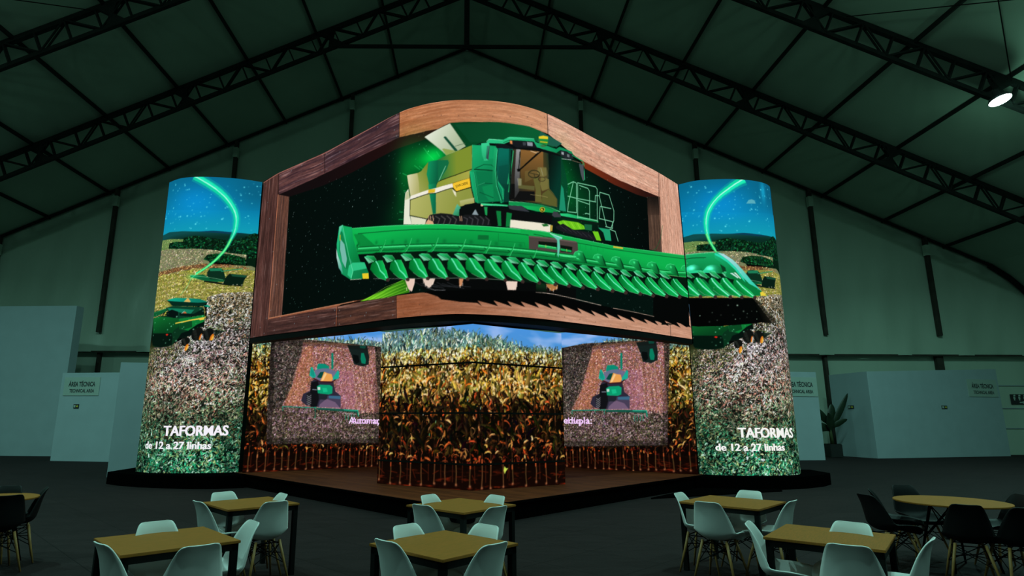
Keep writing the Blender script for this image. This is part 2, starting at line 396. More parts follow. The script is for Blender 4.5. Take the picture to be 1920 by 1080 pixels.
    def dots(c, pts, col, rad=1.0):
        for x, y in np.array(pts, float).reshape(-1, 2):
            c.blob_local(x, y, rad * 0.012, col)
    def blob_local(c, x, y, r, col, a=1.0):
        r = max(r, 0.65 * Q)
        i = int((x - c.s0) / c.qs); j = int((y - c.z0) / c.qz); k_ = int(3 * r / Q) + 1
        x0, x1, y0, y1 = max(i - k_, 0), min(i + k_ + 2, c.w), max(j - k_, 0), min(j + k_ + 2, c.h)
        if x1 <= x0 or y1 <= y0: return
        g = np.exp(-(((c.S[y0:y1, x0:x1] - x) ** 2 + (c.Z[y0:y1, x0:x1] - y) ** 2) / (r * r)))[..., None] * a
        c.a[y0:y1, x0:x1] = c.a[y0:y1, x0:x1] * (1 - g) + hx(col) * g
    def strokes(c, x, y, ang, ln, bend, wd, cols, batches=1, shade=0.35):
        """many short curved tapering leaves, painted in batches"""
        N = len(x); idx = np.array_split(np.arange(N), max(1, batches))
        for I in idx:
            if len(I) == 0: continue
            px = (x[I] - c.s0) / c.qs; py = (y[I] - c.z0) / c.qz; a = ang[I].copy(); L = ln[I] / Q; n_ = int(max(2, np.ceil(L.max() * 1.3)))
            for k_ in range(n_):
                t = k_ / (n_ - 1); w = wd[I] / Q * 0.5 * (0.35 + 1.3 * t * (1 - t) * 2)
                K = int(np.ceil(w.max())); nxv, nyv = -np.sin(a), np.cos(a)
                for dx in range(-K, K + 1):
                    for dy in range(-K, K + 1):
                        ok = (dx * dx + dy * dy) <= np.maximum(w, 0.5) ** 2
                        ix = np.round(px).astype(int) + dx; iy = np.round(py).astype(int) + dy
                        ok &= (ix >= 0) & (ix < c.w) & (iy >= 0) & (iy < c.h)
                        if c.mask is not None: ok[ok] &= c.mask[iy[ok], ix[ok]]
                        if not ok.any(): continue
                        side = (dx * nxv + dy * nyv) / (np.maximum(w, 0.5) + 0.01)
                        b = (1 + shade * side) * (0.75 + 0.5 * (1 - abs(2 * t - 1)))
                        c.a[iy[ok], ix[ok]] = np.clip(cols[I][ok] * b[ok][:, None], 0, 1)
                st = L / (n_ - 1); px = px + np.cos(a) * st; py = py + np.sin(a) * st; a = a + bend[I] / (n_ - 1)
    mask = None
    def setmask(c, pts):
        c.mask = None
        if pts is not None:
            r = c.cover(pts, 1); c.mask = np.zeros((c.h, c.w), bool)
            if r: c.mask[r[0], r[1]] = r[2] > 0.5
    def text(c, txt, p0, p1, h, col, bold=0.02):
        """lettering on the baseline p0 -> p1, cap height h; built as fine flat letters on the display"""
        if not hasattr(c, 'texts'): c.texts = []
        c.texts.append((txt, p0, p1, h, col, bold))

def paint(c, ops):
    for o in ops:
        k_ = o[0]
        if k_ == 'P': c.poly(o[2], o[1], o[3] if len(o) > 3 else 1)
        elif k_ == 'G': c.grad(o[3], o[1], o[2], o[4], o[5] if len(o) > 5 else 1)
        elif k_ == 'L': c.line(o[3], o[2], o[1], o[4] if len(o) > 4 else 1)
        elif k_ == 'B': c.blob(*o[2], o[1], o[3], o[4])
        elif k_ == 'W': c.wood(o[3], o[1], o[2], o[4], o[5])
        elif k_ == 'D': c.dots(o[2], o[1], o[3])
        elif k_ == 'T': c.text(o[1], o[2][:2], o[2][2:4], o[3], o[4], o[5])
        elif k_ == 'F': field(c, *o[1:])
        elif k_ == 'S': starfield(c, *o[1:])
        elif k_ == 'K': mass(c, *o[1:])
def pal(names, n, jit=0.12):
    p = np.array([hx(x) for x in names]); q = p[rng.randint(0, len(p), n)]
    return np.clip(q * (1 + jit * rng.randn(n, 1)) + 0.02 * rng.randn(n, 3), 0, 1)
def field(c, pts, names, dens, ln, wd, tilt, bg, alpha):
    """speckled crop field inside a polygon"""
    r = c.cover(pts)
    if not r: return
    if bg: c.blend(r, hx(bg), alpha)
    c.setmask(pts); p = np.array(pts).reshape(-1, 2); x0, y0 = p.min(0); x1, y1 = p.max(0)
    n_ = int((x1 - x0) * (y1 - y0) * dens)
    x = rng.uniform(x0, x1, n_); y = rng.uniform(y0, y1, n_)
    c.strokes(x, y, R(tilt) + 0.9 * rng.randn(n_), ln * rng.uniform(.5, 1.4, n_), rng.uniform(-1.6, 1.6, n_), wd * rng.uniform(.6, 1.3, n_), pal(names, n_, 0.2), 3)
    c.setmask(None)
def mass(c, pts, stops, dens, bg):
    """crop seen from above: small leaves whose palette changes with height"""
    r = c.cover(pts)
    c.blend(r, hx(bg)); c.setmask(pts); p = np.array(pts).reshape(-1, 2); x0, y0 = p.min(0); x1, y1 = p.max(0)
    n_ = int((x1 - x0) * (y1 - y0) * dens); x = rng.uniform(x0, x1, n_); y = rng.uniform(y0, y1, n_)
    zz = np.array([s_[0] for s_ in stops]); f = np.interp(y + .22 * rng.randn(n_), zz, np.arange(len(zz))); f = f - np.where(f < 5.2, 2.6 * np.abs((x - x0) / (x1 - x0) - .42) ** 1.3, 0) * (1 + .5 * rng.randn(n_)); k_ = np.clip(np.round(f + rng.uniform(-.25, .25, n_)), 0, len(zz) - 1).astype(int)
    P_ = [np.array([hx(v) for v in s_[1]]) for s_ in stops]; col = np.array([P_[i][rng.randint(len(P_[i]))] for i in k_])
    u = (x - x0) / (x1 - x0); lum = (0.5 + 0.85 * fbm(x * 1.8, y * 1.8, 41)) * (1.05 - 1.3 * np.abs(u - .47) ** 1.6); col = np.clip(col * lum[:, None] * (1.38 + .3 * rng.randn(n_, 1)) * np.interp(y, [.3, 1.4, 2.6, 4], [.62, .72, .95, 1])[:, None], 0, 1)
    sc_ = np.interp(y, [0.3, 1.5, 5.5], [1.45, 1.15, .8])
    c.strokes(x, y, R(65) + .9 * rng.randn(n_), .10 * sc_ * rng.uniform(.5, 1.4, n_), rng.uniform(-2, 2, n_), .019 * sc_ * rng.uniform(.6, 1.3, n_), col, 60)
    c.setmask(None)
def starfield(c, pts, n_, col, rad, seed):
    rs = np.random.RandomState(seed); p = np.array(pts).reshape(-1, 2); x0, y0 = p.min(0); x1, y1 = p.max(0)
    r = c.cover(pts, 1)
    if not r: return
    m = np.zeros((c.h, c.w), bool); m[r[0], r[1]] = r[2] > .5
    for _ in range(n_):
        x, y = rs.uniform(x0, x1), rs.uniform(y0, y1)
        i, j = int((x - c.s0) / c.qs), int((y - c.z0) / c.qz)
        if 0 <= i < c.w and 0 <= j < c.h and m[j, i]:
            c.blob_local(x, y, rad * rs.uniform(.5, 1.1), col, rs.uniform(.3, 1) ** 1.5)

def corn(c, sky=0.5, sc=1.0, zs=(0.3, 0.82, 1.75, 2.75, 3.2, 3.85)):
    """standing corn seen from the side: soil and stalks below, leaves, tassels, sky"""
    W = c.s1 - c.s0
    z = c.Z; keys = [zs[0], zs[1], zs[2], zs[3], zs[4], zs[5]]
    cols = np.array([hx(x) for x in ('160502', '0c0402', '0c0703', '221a08', '6a8a72', '5c86a8')])
    for ch in range(3): c.a[..., ch] = np.interp(z, keys, cols[:, ch])
    # soil glow in streaks
    m = np.clip((zs[1] + 0.02 - z) / 0.4, 0, 1) * np.clip((fbm(c.S * 4, z * 30, 4) - 0.60) * 6, 0, 1) * np.clip(fbm(c.S * 7, z * 9, 14) * 1.6 - .2, 0, 1)
    c.a += m[..., None] * hx('b83a14') * 0.7
    Hs = lambda q: zs[4] + np.interp(q / W, [0, .3, .5, .62, .8, 1], SKYH) + 0.10 * fbm(q * 2.2, q * 0, 6) + 0.07 * fbm(q * 16, q * 0, 9)
    skyh = Hs(c.S)
    m = np.clip((z - skyh) / 0.08, 0, 1)
    cl = np.clip((fbm(c.S * 1.5, z * 4, 11) - 0.45) * 4, 0, 1)[..., None]
    c.a = c.a * (1 - m[..., None]) + (hx('4a92dc') * (1 - cl) + hx('8fb4ee') * cl) * m[..., None]
    def rows(n_, zz0, zz1, ang, sp, ln, wd, names, bend, bt, jit=0.25, sh=0.4, top=False):
        n_ = int(n_ * W / 3.6)
        x = rng.uniform(c.s0 - .1, c.s1 + .1, n_); y = np.sort(rng.uniform(zz0, zz1, n_))[::-1]
        if top: y = np.minimum(y, zz0 + (y - zz0) / (zz1 - zz0) * (Hs(x) - zz0))
        a = R(ang) + sp * rng.randn(n_)
        cc = pal(names, n_, jit) * (0.55 + 0.9 * fbm(x * 2.5, y * 2.5, 31))[:, None]
        c.strokes(x, y, a, ln * rng.uniform(.5, 1.5, n_), bend * rng.choice([-1, 1], n_) * rng.uniform(.3, 1.2, n_), wd * rng.uniform(.6, 1.4, n_), np.clip(cc, 0, 1), bt, sh)
    teal = ['4f7d78', '7fb0a8', 'b8dcd0', '2f5a60', '3d5c5a', 'd8f4e8', '1c3c46', '16303a']
    rows(1300, zs[4] - .25, zs[4] + .6, 90, .6, .085, .026, teal, .8, 6, top=True)
    rows(420, zs[4] + .0, zs[4] + .6, 88, .3, .15, .025, ['4a6a62', '7a9888', '2c4440', '5f6d48', 'b8c8a8'], .9, 4, top=True)
    rows(1500, zs[3] + .05, zs[4] + .1, 80, .7, .10, .034, ['b8a460', 'e6d890', 'c89038', '7f7a34', '3a3014', 'f0e8b8', '8a7a34', '1a1408', '6a4a18', 'a0b070'], 1.2, 14)
    rows(1000, zs[2] + .15, zs[3] + .12, 78, .7, .20, .046, ['a87824', '6a6420', 'c88830', '241a08', 'c87428', '120c04', '4a3c14', 'd8b860', '0e0a04', '3a2408', '8a8a30'], 1.2, 34)
    rows(560, zs[2] + .1, zs[3] + .05, 90, .35, .30, .030, ['100a03', '1c1205', '5c4a1a', 'a86c28', 'e0b870', '0a0703', '140c04'], 1.3, 24)
    rows(100, zs[2] + .1, zs[3] - .1, 80, .6, .38, .085, ['5d6028', '6c6c30', '7e7438', '2c2c10'], 1.9, 24)
    rows(150, zs[2] + .1, zs[3] - .05, 85, .8, .19, .036, ['e8c890', 'c8a870', 'd88c40', 'a8a060', 'd87830'], 1.7, 20)
    rows(400, zs[2] + .3, zs[3] + .45, 90, .15, .055, .026, ['f0f8d8', 'fff4c0', 'c8f8c8', 'f0d080', 'ffffff'], .3, 2, .05, .1)
    for j in range(int(W / 0.285 / sc)):
        s_ = c.s0 + 0.1 + j * 0.285 * sc + rng.uniform(-.05, .05)
        pts = [(s_ + rng.uniform(-.012, .012), zz) for zz in np.linspace(zs[2] + .1, zs[1], 5)]
        c.line(pts, 0.022, '6a4226', .5); c.line(pts, 0.007, '9a7048', .5)
        b0 = zs[0] + rng.uniform(.0, .09)
        q = [(pts[-1][0], zs[1] + .02), (s_ + rng.uniform(-.01, .01), (b0 + zs[1]) / 2), (s_ + rng.uniform(-.02, .02), b0)]
        c.line(q, 0.034, '2a140c'); c.line(q, 0.020, rng.choice(['5a4a2c', '6a4a30', '4a4428'])); c.line([(a + .005, b) for a, b in q], 0.009, '9a7a54', .7)
        yk = zs[1] - rng.uniform(.0, .16); c.line([(q[0][0], yk + .07), (q[0][0], yk)], 0.030, rng.choice(['e07040', 'e8a070', 'd0582c']), .95)
        c.line([(s_ + rng.uniform(-.1, .1), yk - .2 + rng.uniform(-.1, .1)), (s_ + rng.uniform(.1, .2), yk - .2 + rng.uniform(-.1, .1))], 0.014, '8a2c10', .7)
        c.blob_local(s_, b0, 0.026, 'f0a888', .75)
        if rng.rand() < .8:
            u = s_ + rng.uniform(.08, .2) * sc; c.line([(u, zs[1]), (u + rng.uniform(-.01, .01), zs[0] + .14)], 0.016, '5a2816', .9)
    rows(110, zs[1] - .04, zs[1] + .3, 90, .9, .08, .024, ['a8401c', '5a1e10', '38140a', 'c85428', '4a1c10'], 2.0, 6)
    rows(240, zs[1] - .02, zs[2] + .25, 75, .9, .12, .028, ['8a4220', 'a86030', '4a200e', 'b88050', '2c160a', '3a2c14', '160c06', '983818', '0e0804'], 1.6, 16)
    rows(340, zs[1] + .1, zs[2] + .25, 95, .6, .26, .05, ['0c0703', '140f06', '1c180a', '080402', '2c2410', '36200e'], 1.1, 16)
    rows(95, zs[1] + .35, zs[2] + .3, 85, .8, .15, .030, ['b87840', 'a85c2c', 'c8a070', '787038', 'b84c28'], 1.6, 12)
    rows(26, zs[1] + .0, zs[1] + .32, 70, .5, .16, .032, ['c89858', 'a89850', 'd8a070', 'b85a30'], 2.3, 6)
    for ch, fac in enumerate(((.84, .92, .97, 1, 1), (.72, .80, .86, 1, 1), (.58, .62, .66, .95, 1))):      # drier, warmer corn lower down
        c.a[..., ch] *= np.interp(z, [zs[1], zs[2], zs[3], zs[4] + .1, zs[5]], fac)
    c.a = np.clip(c.a, 0, 1)

# ------------------------------------------------------------------ LED walls
def catmull(P, n_=6):
    P = [np.array(p, float) for p in P]; out = []
    for i in range(len(P) - 1):
        a, b, c_, d = P[max(i - 1, 0)], P[i], P[i + 1], P[min(i + 2, len(P) - 1)]
        for k_ in range(n_):
            t = k_ / n_
            out.append(0.5 * ((2 * b) + (c_ - a) * t + (2 * a - 5 * b + 4 * c_ - d) * t * t + (3 * b - a - 3 * c_ + d) * t ** 3))
    out.append(P[-1]); return np.array(out)
class Surf:
    """upright wall: rows of (x, y_bottom, y_top); s is the length along the mid plan"""
    def __init__(c, rows, z0, z1, smooth=True):
        p = catmull(rows, 8) if smooth else np.array(rows, float)
        mid = np.stack([p[:, 0], (p[:, 1] + p[:, 2]) / 2], 1); c.s = np.concatenate([[0], np.cumsum(np.hypot(*np.diff(mid, axis=0).T))])
        c.p = p; c.z0, c.z1 = z0, z1; c.L = c.s[-1]
    def at(c, s, z):
        t = (z - c.z0) / (c.z1 - c.z0); x = np.interp(s, c.s, c.p[:, 0]); yb = np.interp(s, c.s, c.p[:, 1]); yt = np.interp(s, c.s, c.p[:, 2])
        return x, yb + (yt - yb) * t, z
def display(cv, surf, parent, name='display', soft=0.6):
    a = cv.a
    for ax in (0, 1):
        p_ = np.roll(a, 1, ax); n__ = np.roll(a, -1, ax)
        sl = [slice(None)] * 3; sl[ax] = slice(1, -1); sl = tuple(sl); b_ = a.copy(); b_[sl] = (a * (1 - soft * .5) + (p_ + n__) * soft * .25)[sl]; a = b_
    cv.a = a
    X, Y, Zz = surf.at(cv.S.ravel(), cv.Z.ravel())
    me = bpy.data.meshes.new(name); nv = len(X); w, h = cv.w, cv.h
    me.vertices.add(nv); me.vertices.foreach_set('co', np.stack([X, Y, np.full(nv, 0) + Zz], 1).astype(np.float32).ravel())
    i, j = np.meshgrid(np.arange(w - 1), np.arange(h - 1)); a = (j * w + i).ravel()
    q = np.stack([a, a + 1, a + w + 1, a + w], 1).astype(np.int32); nf = len(q)
    me.loops.add(nf * 4); me.loops.foreach_set('vertex_index', q.ravel())
    me.polygons.add(nf); me.polygons.foreach_set('loop_start', np.arange(0, nf * 4, 4, dtype=np.int32))
    me.update(calc_edges=True)
    at = me.color_attributes.new('picture', 'FLOAT_COLOR', 'POINT')
    col = np.ones((nv, 4), np.float32); col[:, :3] = lin(np.clip(cv.a.reshape(-1, 3), 0, 1)); at.data.foreach_set('color', col.ravel())
    me.materials.append(M['led'])
    o = bpy.data.objects.new(name, me); C.objects.link(o); o.parent = parent
    o.location = -parent.location
    for k_, (txt, p0, p1, h, col, bold) in enumerate(getattr(cv, 'texts', [])):
        v, f = text_mesh(txt, 1.0, min(bold, .012)); V = np.array(v)[:, :2]; x0, x1 = V[:, 0].min(), V[:, 0].max()
        d = np.array(p1) - np.array(p0); up = np.array([-d[1], d[0]]) / np.hypot(*d) * h / .72
        P = np.array(p0) + (V[:, :1] - x0) / (x1 - x0) * d + V[:, 1:2] * up
        X, Y, Zt_ = surf.at(P[:, 0], P[:, 1])
        if col not in M:
            m = bpy.data.materials.new('lit_lettering'); m.use_nodes = True; pb_ = m.node_tree.nodes['Principled BSDF']
            pb_.inputs['Base Color'].default_value = (.003, .003, .003, 1); pb_.inputs['Specular IOR Level'].default_value = 0
            pb_.inputs['Emission Color'].default_value = (*lin(hx(col)), 1); pb_.inputs['Emission Strength'].default_value = 1; M[col] = m
        mb = MB()
        for n_, sh in enumerate((0, .5, 1) if bold > .013 else (0,)):
            ss = P[:, 0] + sh * h * .085; X, Y, Zt_ = surf.at(ss, P[:, 1]); mb.add(list(zip(X, Y - .02 - .002 * k_ - .001 * n_, Zt_ + 0 * X)), f)
        q = mb.build('lettering', M[col], parent); q.location = -parent.location
    return o
def casing(surf, depth, z0, z1, parent, lip=0.04, name='casing', back=None, inset=0.015):
    """black cabinet behind a display; top and bottom follow the lean"""
    s = np.linspace(0, surf.L, 60); mb = MB()
    fr0 = [np.array(surf.at(v, z0)) for v in s]; fr1 = [np.array(surf.at(v, z1)) for v in s]
    d = np.array([0, 1, 0.0])
    rows_ = []
    for a, b in zip(fr0, fr1):
        a = a + d * inset; b = b + d * inset
        bk = back(a) if back else a + d * depth
        bk1 = back(b) if back else b + d * depth
        rows_ += [a, b, np.array([bk1[0], bk1[1], b[2]]), np.array([bk[0], bk[1], a[2]])]
    n_ = len(s)
    fs = []
    for i in range(n_ - 1):
        o = i * 4
        for k_ in range(4): fs.append((o + k_, o + 4 + k_, o + 4 + (k_ + 1) % 4, o + (k_ + 1) % 4))
    fs += [(0, 1, 2, 3), ((n_ - 1) * 4 + 3, (n_ - 1) * 4 + 2, (n_ - 1) * 4 + 1, (n_ - 1) * 4)]
    o = mb.add(rows_, fs).build(name, M['black'], parent); o.location = -parent.location
    return o

# plans of the LED walls in metres
HEADER = [[-5.971,16.307,16.345],[-5.4,15.805,15.763],[-4.55,15.167,15.041],[-3.7,14.538,14.322],[-2.85,13.895,13.498],[-2.0,13.231,12.67],[-1.9,13.153,12.572],[-1.5,12.867,12.219],[-1.15,12.676,12.012],[-0.8,12.52,11.868],[-0.4,12.391,11.775],[0.0,12.397,11.766],[0.4,12.476,11.791],[0.8,12.603,11.884],[1.15,12.772,12.029],[1.5,12.949,12.236],[1.9,13.205,12.546],[2.5,13.601,13.115],[3.35,14.189,13.933],[4.2,14.793,14.739],[5.05,15.476,15.537],[5.884,16.147,16.407]]
TOWL = [[-8.84,16.682],[-8.348,16.364],[-7.764,16.252],[-7.099,16.299],[-6.582,16.424],[-6.115,16.631]]
TOWR = [[6.006,16.688],[6.422,16.373],[7.197,16.248],[7.832,16.31],[8.298,16.461],[8.615,16.677],[8.812,16.927]]
PILLAR = [[-2.06,13.9],[0.02,12.55],[2.06,13.9]]
BACKL = [[-5.95,16.47],[-2.73,18.89],[-0.05,20.9]]
BACKR = [[0.05,20.96],[2.81,18.92],[5.93,16.55]]
# pictures shown on the LED walls: shapes in metres along and up each wall
ART = {}
ART['M'] = [
["W","38221f","5c3a34",[-0.15,8.28,0.388,8.292,0.637,8.303,0.865,8.321,0.937,7.651,0.909,5.901,0.882,4.22,0.859,3.773,0.453,3.765,0.002,3.761,-0.016,4.64,-0.036,5.542,-0.09,6.883],1,1.0],
["W","3c262c","6a4440",[0.867,8.305,1.403,8.302,1.91,8.304,2.868,8.304,2.925,7.72,2.164,7.688,1.36,7.651,0.937,7.651],0,1.4],
["W","33222a","5c3a3a",[2.868,8.304,3.625,8.33,4.263,8.32,4.864,8.312,5.323,8.32,5.725,8.342,5.729,7.743,5.435,7.734,5.103,7.731,4.602,7.728,4.076,7.724,3.51,7.726,2.925,7.72],0,1.5],
["W","a86844","cc9068",[5.725,8.342,5.992,8.327,6.23,8.337,6.683,8.321,7.1,8.348,7.668,8.344,8.135,8.326,8.642,8.36,8.945,8.347,9.276,8.354,9.284,7.857,9.018,7.862,8.772,7.879,8.408,7.848,8.072,7.844,7.439,7.825,6.984,7.816,6.708,7.712,6.164,7.71,5.958,7.718,5.729,7.743],0,1.1],
["G","8a4420","e0b090",[5.725,8.342,5.992,8.327,6.23,8.337,6.683,8.321,7.1,8.348,7.668,8.344,8.135,8.326,8.642,8.36,8.945,8.347,9.276,8.354,9.284,7.857,9.018,7.862,8.772,7.879,8.408,7.848,8.072,7.844,7.439,7.825,6.984,7.816,6.708,7.712,6.164,7.71,5.958,7.718,5.729,7.743],[5.949,8.021,9.057,8.031],0.38],
["W","c8927a","dcae96",[9.276,8.354,9.573,8.348,9.893,8.358,10.363,8.339,11.12,8.342,11.934,8.341,12.354,8.343,12.793,8.343,13.251,8.339,13.742,8.345,13.662,7.576,13.177,7.56,12.721,7.55,12.286,7.54,11.871,7.53,11.077,7.562,10.337,7.589,9.787,7.718,9.284,7.857],0,0.7],
["W","c08c74","dcac94",[13.742,8.345,14.315,8.339,14.929,8.34,14.861,7.217,14.799,6.14,14.195,6.072,13.632,6.011,13.646,6.784,13.662,7.576],1,0.7],
["W","c08c74","dcac94",[14.799,6.14,14.195,6.072,13.632,6.011,13.497,5.009,13.371,4.047,14.051,3.927,14.769,3.8,14.783,4.947],1,0.7],
["W","33211f","583832",[0.859,3.773,0.882,4.22,1.628,4.23,2.328,4.241,3.656,4.257,3.677,3.772,2.33,3.773,1.618,3.772,1.248,3.772],0,1.2],
["W","36231f","5c3a2e",[3.656,4.257,4.265,4.282,4.939,4.287,5.704,4.28,5.724,3.776,4.738,3.773,4.218,3.773,3.677,3.772],0,1.2],
["W","9a6446","c08c70",[5.704,4.28,6.078,4.296,6.397,4.288,6.933,4.175,7.424,4.094,8.163,4.216,8.568,4.294,9.008,4.38,9.345,4.372,9.709,4.367,10.496,4.36,10.96,4.362,11.443,4.366,11.942,4.369,12.467,4.374,13.032,4.385,13.639,4.4,14.288,4.416,14.977,4.433,14.838,3.733,14.175,3.737,13.548,3.74,12.957,3.743,12.407,3.748,11.894,3.748,11.404,3.749,10.472,3.752,9.779,3.759,9.453,3.763,9.145,3.767,8.728,3.766,8.34,3.767,7.7,3.756,7.091,3.768,6.499,3.769,6.134,3.769,5.938,3.771,5.724,3.776],0,0.8],
["G","6a2c10","d8a890",[5.704,4.28,6.078,4.296,6.397,4.288,6.933,4.175,7.424,4.094,8.163,4.216,8.568,4.294,9.008,4.38,9.345,4.372,9.709,4.367,10.496,4.36,10.96,4.362,11.443,4.366,11.942,4.369,12.467,4.374,13.032,4.385,13.639,4.4,14.288,4.416,14.977,4.433,14.838,3.733,14.175,3.737,13.548,3.74,12.957,3.743,12.407,3.748,11.894,3.748,11.404,3.749,10.472,3.752,9.779,3.759,9.453,3.763,9.145,3.767,8.728,3.766,8.34,3.767,7.7,3.756,7.091,3.768,6.499,3.769,6.134,3.769,5.938,3.771,5.724,3.776],[5.966,4.036,9.785,3.993],0.5],
["P","b06848",[4.263,4.331,4.938,4.323,4.379,4.312,3.795,4.298,3.656,4.257,2.391,4.241,1.728,4.23,1.028,4.219,0.907,4.217,0.901,4.274,1.455,4.28,1.982,4.287,2.979,4.3,3.634,4.317],0.8],
["G","020806","03100c",[1.449,7.464,2.282,7.448,3.161,7.458,4.023,7.438,4.559,7.461,5.07,7.482,5.367,7.5,5.629,7.523,5.951,7.514,6.366,7.551,6.984,7.712,7.495,7.791,8.101,7.778,8.423,7.799,8.772,7.844,9.147,7.731,9.568,7.639,10.032,7.566,10.525,7.491,11.07,7.44,11.644,7.384,12.103,7.383,12.585,7.383,13.073,7.421,13.028,5.971,13.632,6.011,13.497,5.009,13.371,4.047,14.056,4.125,13.236,4.116,12.727,4.113,12.251,4.115,11.634,4.129,11.043,4.144,10.398,4.156,9.789,4.17,9.381,4.188,9.006,4.21,8.344,4.2,7.646,4.165,7.203,4.159,6.827,4.209,6.397,4.288,6.071,4.28,5.704,4.28,4.938,4.323,4.263,4.331,3.634,4.317,2.979,4.3,2.24,4.28,1.463,4.259,1.451,5.133,1.438,6.027],[1.569,5.861,7.654,5.67]],
["G","03100c","020605",[10.621,7.455,11.121,7.421,11.644,7.384,12.103,7.383,12.585,7.383,13.073,7.421,13.028,5.971,12.954,5.745,12.289,5.666,11.676,5.597,11.093,5.533,10.539,5.473,10.579,6.453],[10.565,6.103,12.897,6.303]],
["W","48302a","6a4436",[0.911,7.658,1.448,7.479,1.456,6.089,1.463,4.745,1.463,4.259,0.881,4.234,0.895,5.911,0.903,6.775],1,1.0],
["L","c07858",0.0245,[0.911,7.658,0.903,6.771,0.896,5.903,0.882,4.22]],
["L","c88866",0.0169,[0.904,4.246,1.457,4.259,1.983,4.273,2.979,4.3,3.634,4.31,4.264,4.319]],
["G","12080a","240c0c",[0.937,7.651,1.36,7.651,2.164,7.688,2.925,7.72,3.51,7.726,4.076,7.724,4.602,7.728,5.103,7.731,5.435,7.734,5.729,7.743,5.958,7.718,6.164,7.71,6.708,7.712,6.925,7.718,6.431,7.539,6.06,7.505,5.856,7.501,5.629,7.511,5.368,7.494,5.07,7.482,4.559,7.454,4.024,7.425,2.79,7.419,2.137,7.441,1.449,7.464],[2.779,7.591,6.366,7.574]],
["G","7a2c14","2a100c",[10.337,7.602,11.077,7.568,11.871,7.53,12.286,7.54,12.721,7.55,13.177,7.56,13.662,7.576,13.705,7.496,13.07,7.391,12.582,7.353,12.1,7.354,11.642,7.356,11.068,7.4,10.523,7.439],[10.626,7.586,13.024,7.423]],
["W","3c2c24","5c4436",[13.073,7.421,13.718,7.592,13.674,6.79,13.632,6.011,13.028,5.971],1,0.5],
["G","000000","3c2c24",[13.073,7.421,13.718,7.592,13.671,7.061,13.039,6.912],[13.334,7.489,13.374,6.99],0.7],
["L","1c1010",0.0203,[0.867,8.305,0.937,7.651]],
["L","1c1010",0.0186,[2.869,8.29,2.924,7.734]],
["L","1c1010",0.0156,[5.725,8.318,5.729,7.743]],
["L","1c1010",0.0155,[9.26,8.325,9.284,7.857]],
["L","1c1010",0.0199,[13.662,7.576,13.737,8.312]],
["L","1c1010",0.0164,[3.656,4.264,3.657,3.786]],
["L","1c1010",0.0149,[5.704,4.28,5.724,3.787]],
["L","1c1010",0.0181,[13.769,4.084,13.773,3.765]],
["L","a86040",0.0152,[3.636,4.253,3.636,3.801]],
["L","e8a888",0.0132,[5.742,8.3,6.0,8.296,6.231,8.313,6.683,8.292,7.1,8.313,7.668,8.321,8.195,8.339,8.709,8.329,8.98,8.321,9.276,8.33,9.792,8.309,10.362,8.313,11.118,8.314,11.932,8.312,12.352,8.316,12.791,8.319,13.249,8.319,13.739,8.329,14.282,8.329,14.864,8.336]],
["L","b87868",0.0163,[-0.048,8.266,0.439,8.268,0.663,8.275,0.868,8.289,1.405,8.283,1.911,8.281,2.87,8.275,3.627,8.288,4.264,8.287,4.864,8.287,5.708,8.311]],
["L","c89078",0.0153,[13.662,7.576,13.646,6.784,13.632,6.011]],
["D","8aa0a8",[0.985,8.178,1.467,8.197,1.928,8.216,2.804,8.253,2.961,8.232,3.008,7.808,2.808,7.838,2.752,8.025,3.53,8.105,4.278,8.164,4.977,8.219,5.64,8.275,5.574,7.96,5.644,7.805,4.553,7.117,3.978,6.74,3.383,6.337,2.784,5.903,2.192,5.439,1.583,4.955,0.955,4.452,0.778,4.259,0.499,4.038,0.201,3.816,0.72,3.86,1.171,3.909,2.004,4.008,3.559,4.186,3.573,3.882,3.74,4.166,3.754,3.84,4.706,4.015,5.607,4.176,5.609,3.878,4.656,3.955,4.156,3.996,3.636,4.039,2.55,4.128,1.988,4.175,1.398,4.224,1.143,5.118,0.866,6.056,0.549,7.05,0.368,7.573,0.172,8.118],0.9],
["D","4a3830",[5.95,8.19,6.39,8.07,6.8,8.0,7.18,7.96,7.54,7.96,7.91,7.97,8.3,8.01,8.72,8.08,9.18,8.2,9.34,8.11,9.07,8.02,8.83,7.94,8.38,7.82,7.97,7.74,7.59,7.68,7.2,7.65,6.81,7.65,6.39,7.68,5.92,7.76,6.27,7.64,6.59,7.54,6.9,7.46,7.18,7.4,7.75,7.34,8.33,7.32,8.66,7.33,9.0,7.37,9.38,7.42,9.81,7.5,10.27,7.6,10.76,7.71,11.27,7.83,11.81,7.95,11.61,7.86,12.02,8.06,11.82,7.68,12.23,7.69,12.66,7.7,12.04,7.65,12.61,7.64,13.21,7.64,13.53,7.64,13.87,7.64,14.61,7.67,13.91,8.13,13.04,7.64,12.28,7.21,11.59,6.82,10.95,6.46,10.36,6.14,9.81,5.84,9.3,5.56,8.86,5.31,8.46,5.09,8.09,4.88,7.4,4.5,7.06,4.33,6.71,4.18,6.33,4.04,5.92,3.89,6.35,3.84,6.73,3.79,7.1,3.74,7.44,3.72,8.14,3.7,8.53,3.7,8.94,3.7,9.41,3.71,9.92,3.73,10.46,3.74,11.03,3.76,11.63,3.78,12.26,3.8,12.94,3.83,13.69,3.87,13.86,3.83,13.15,3.83,12.5,3.84,11.9,3.85,11.33,3.86,10.79,3.88,10.26,3.89,9.77,3.9,9.3,3.92,9.57,3.96,10.04,4.36,10.53,4.77,11.07,5.22,11.64,5.7,12.26,6.21,12.59,6.49,12.95,6.78,13.32,7.09,13.72,7.41,14.16,7.76,14.64,8.15],0.8],
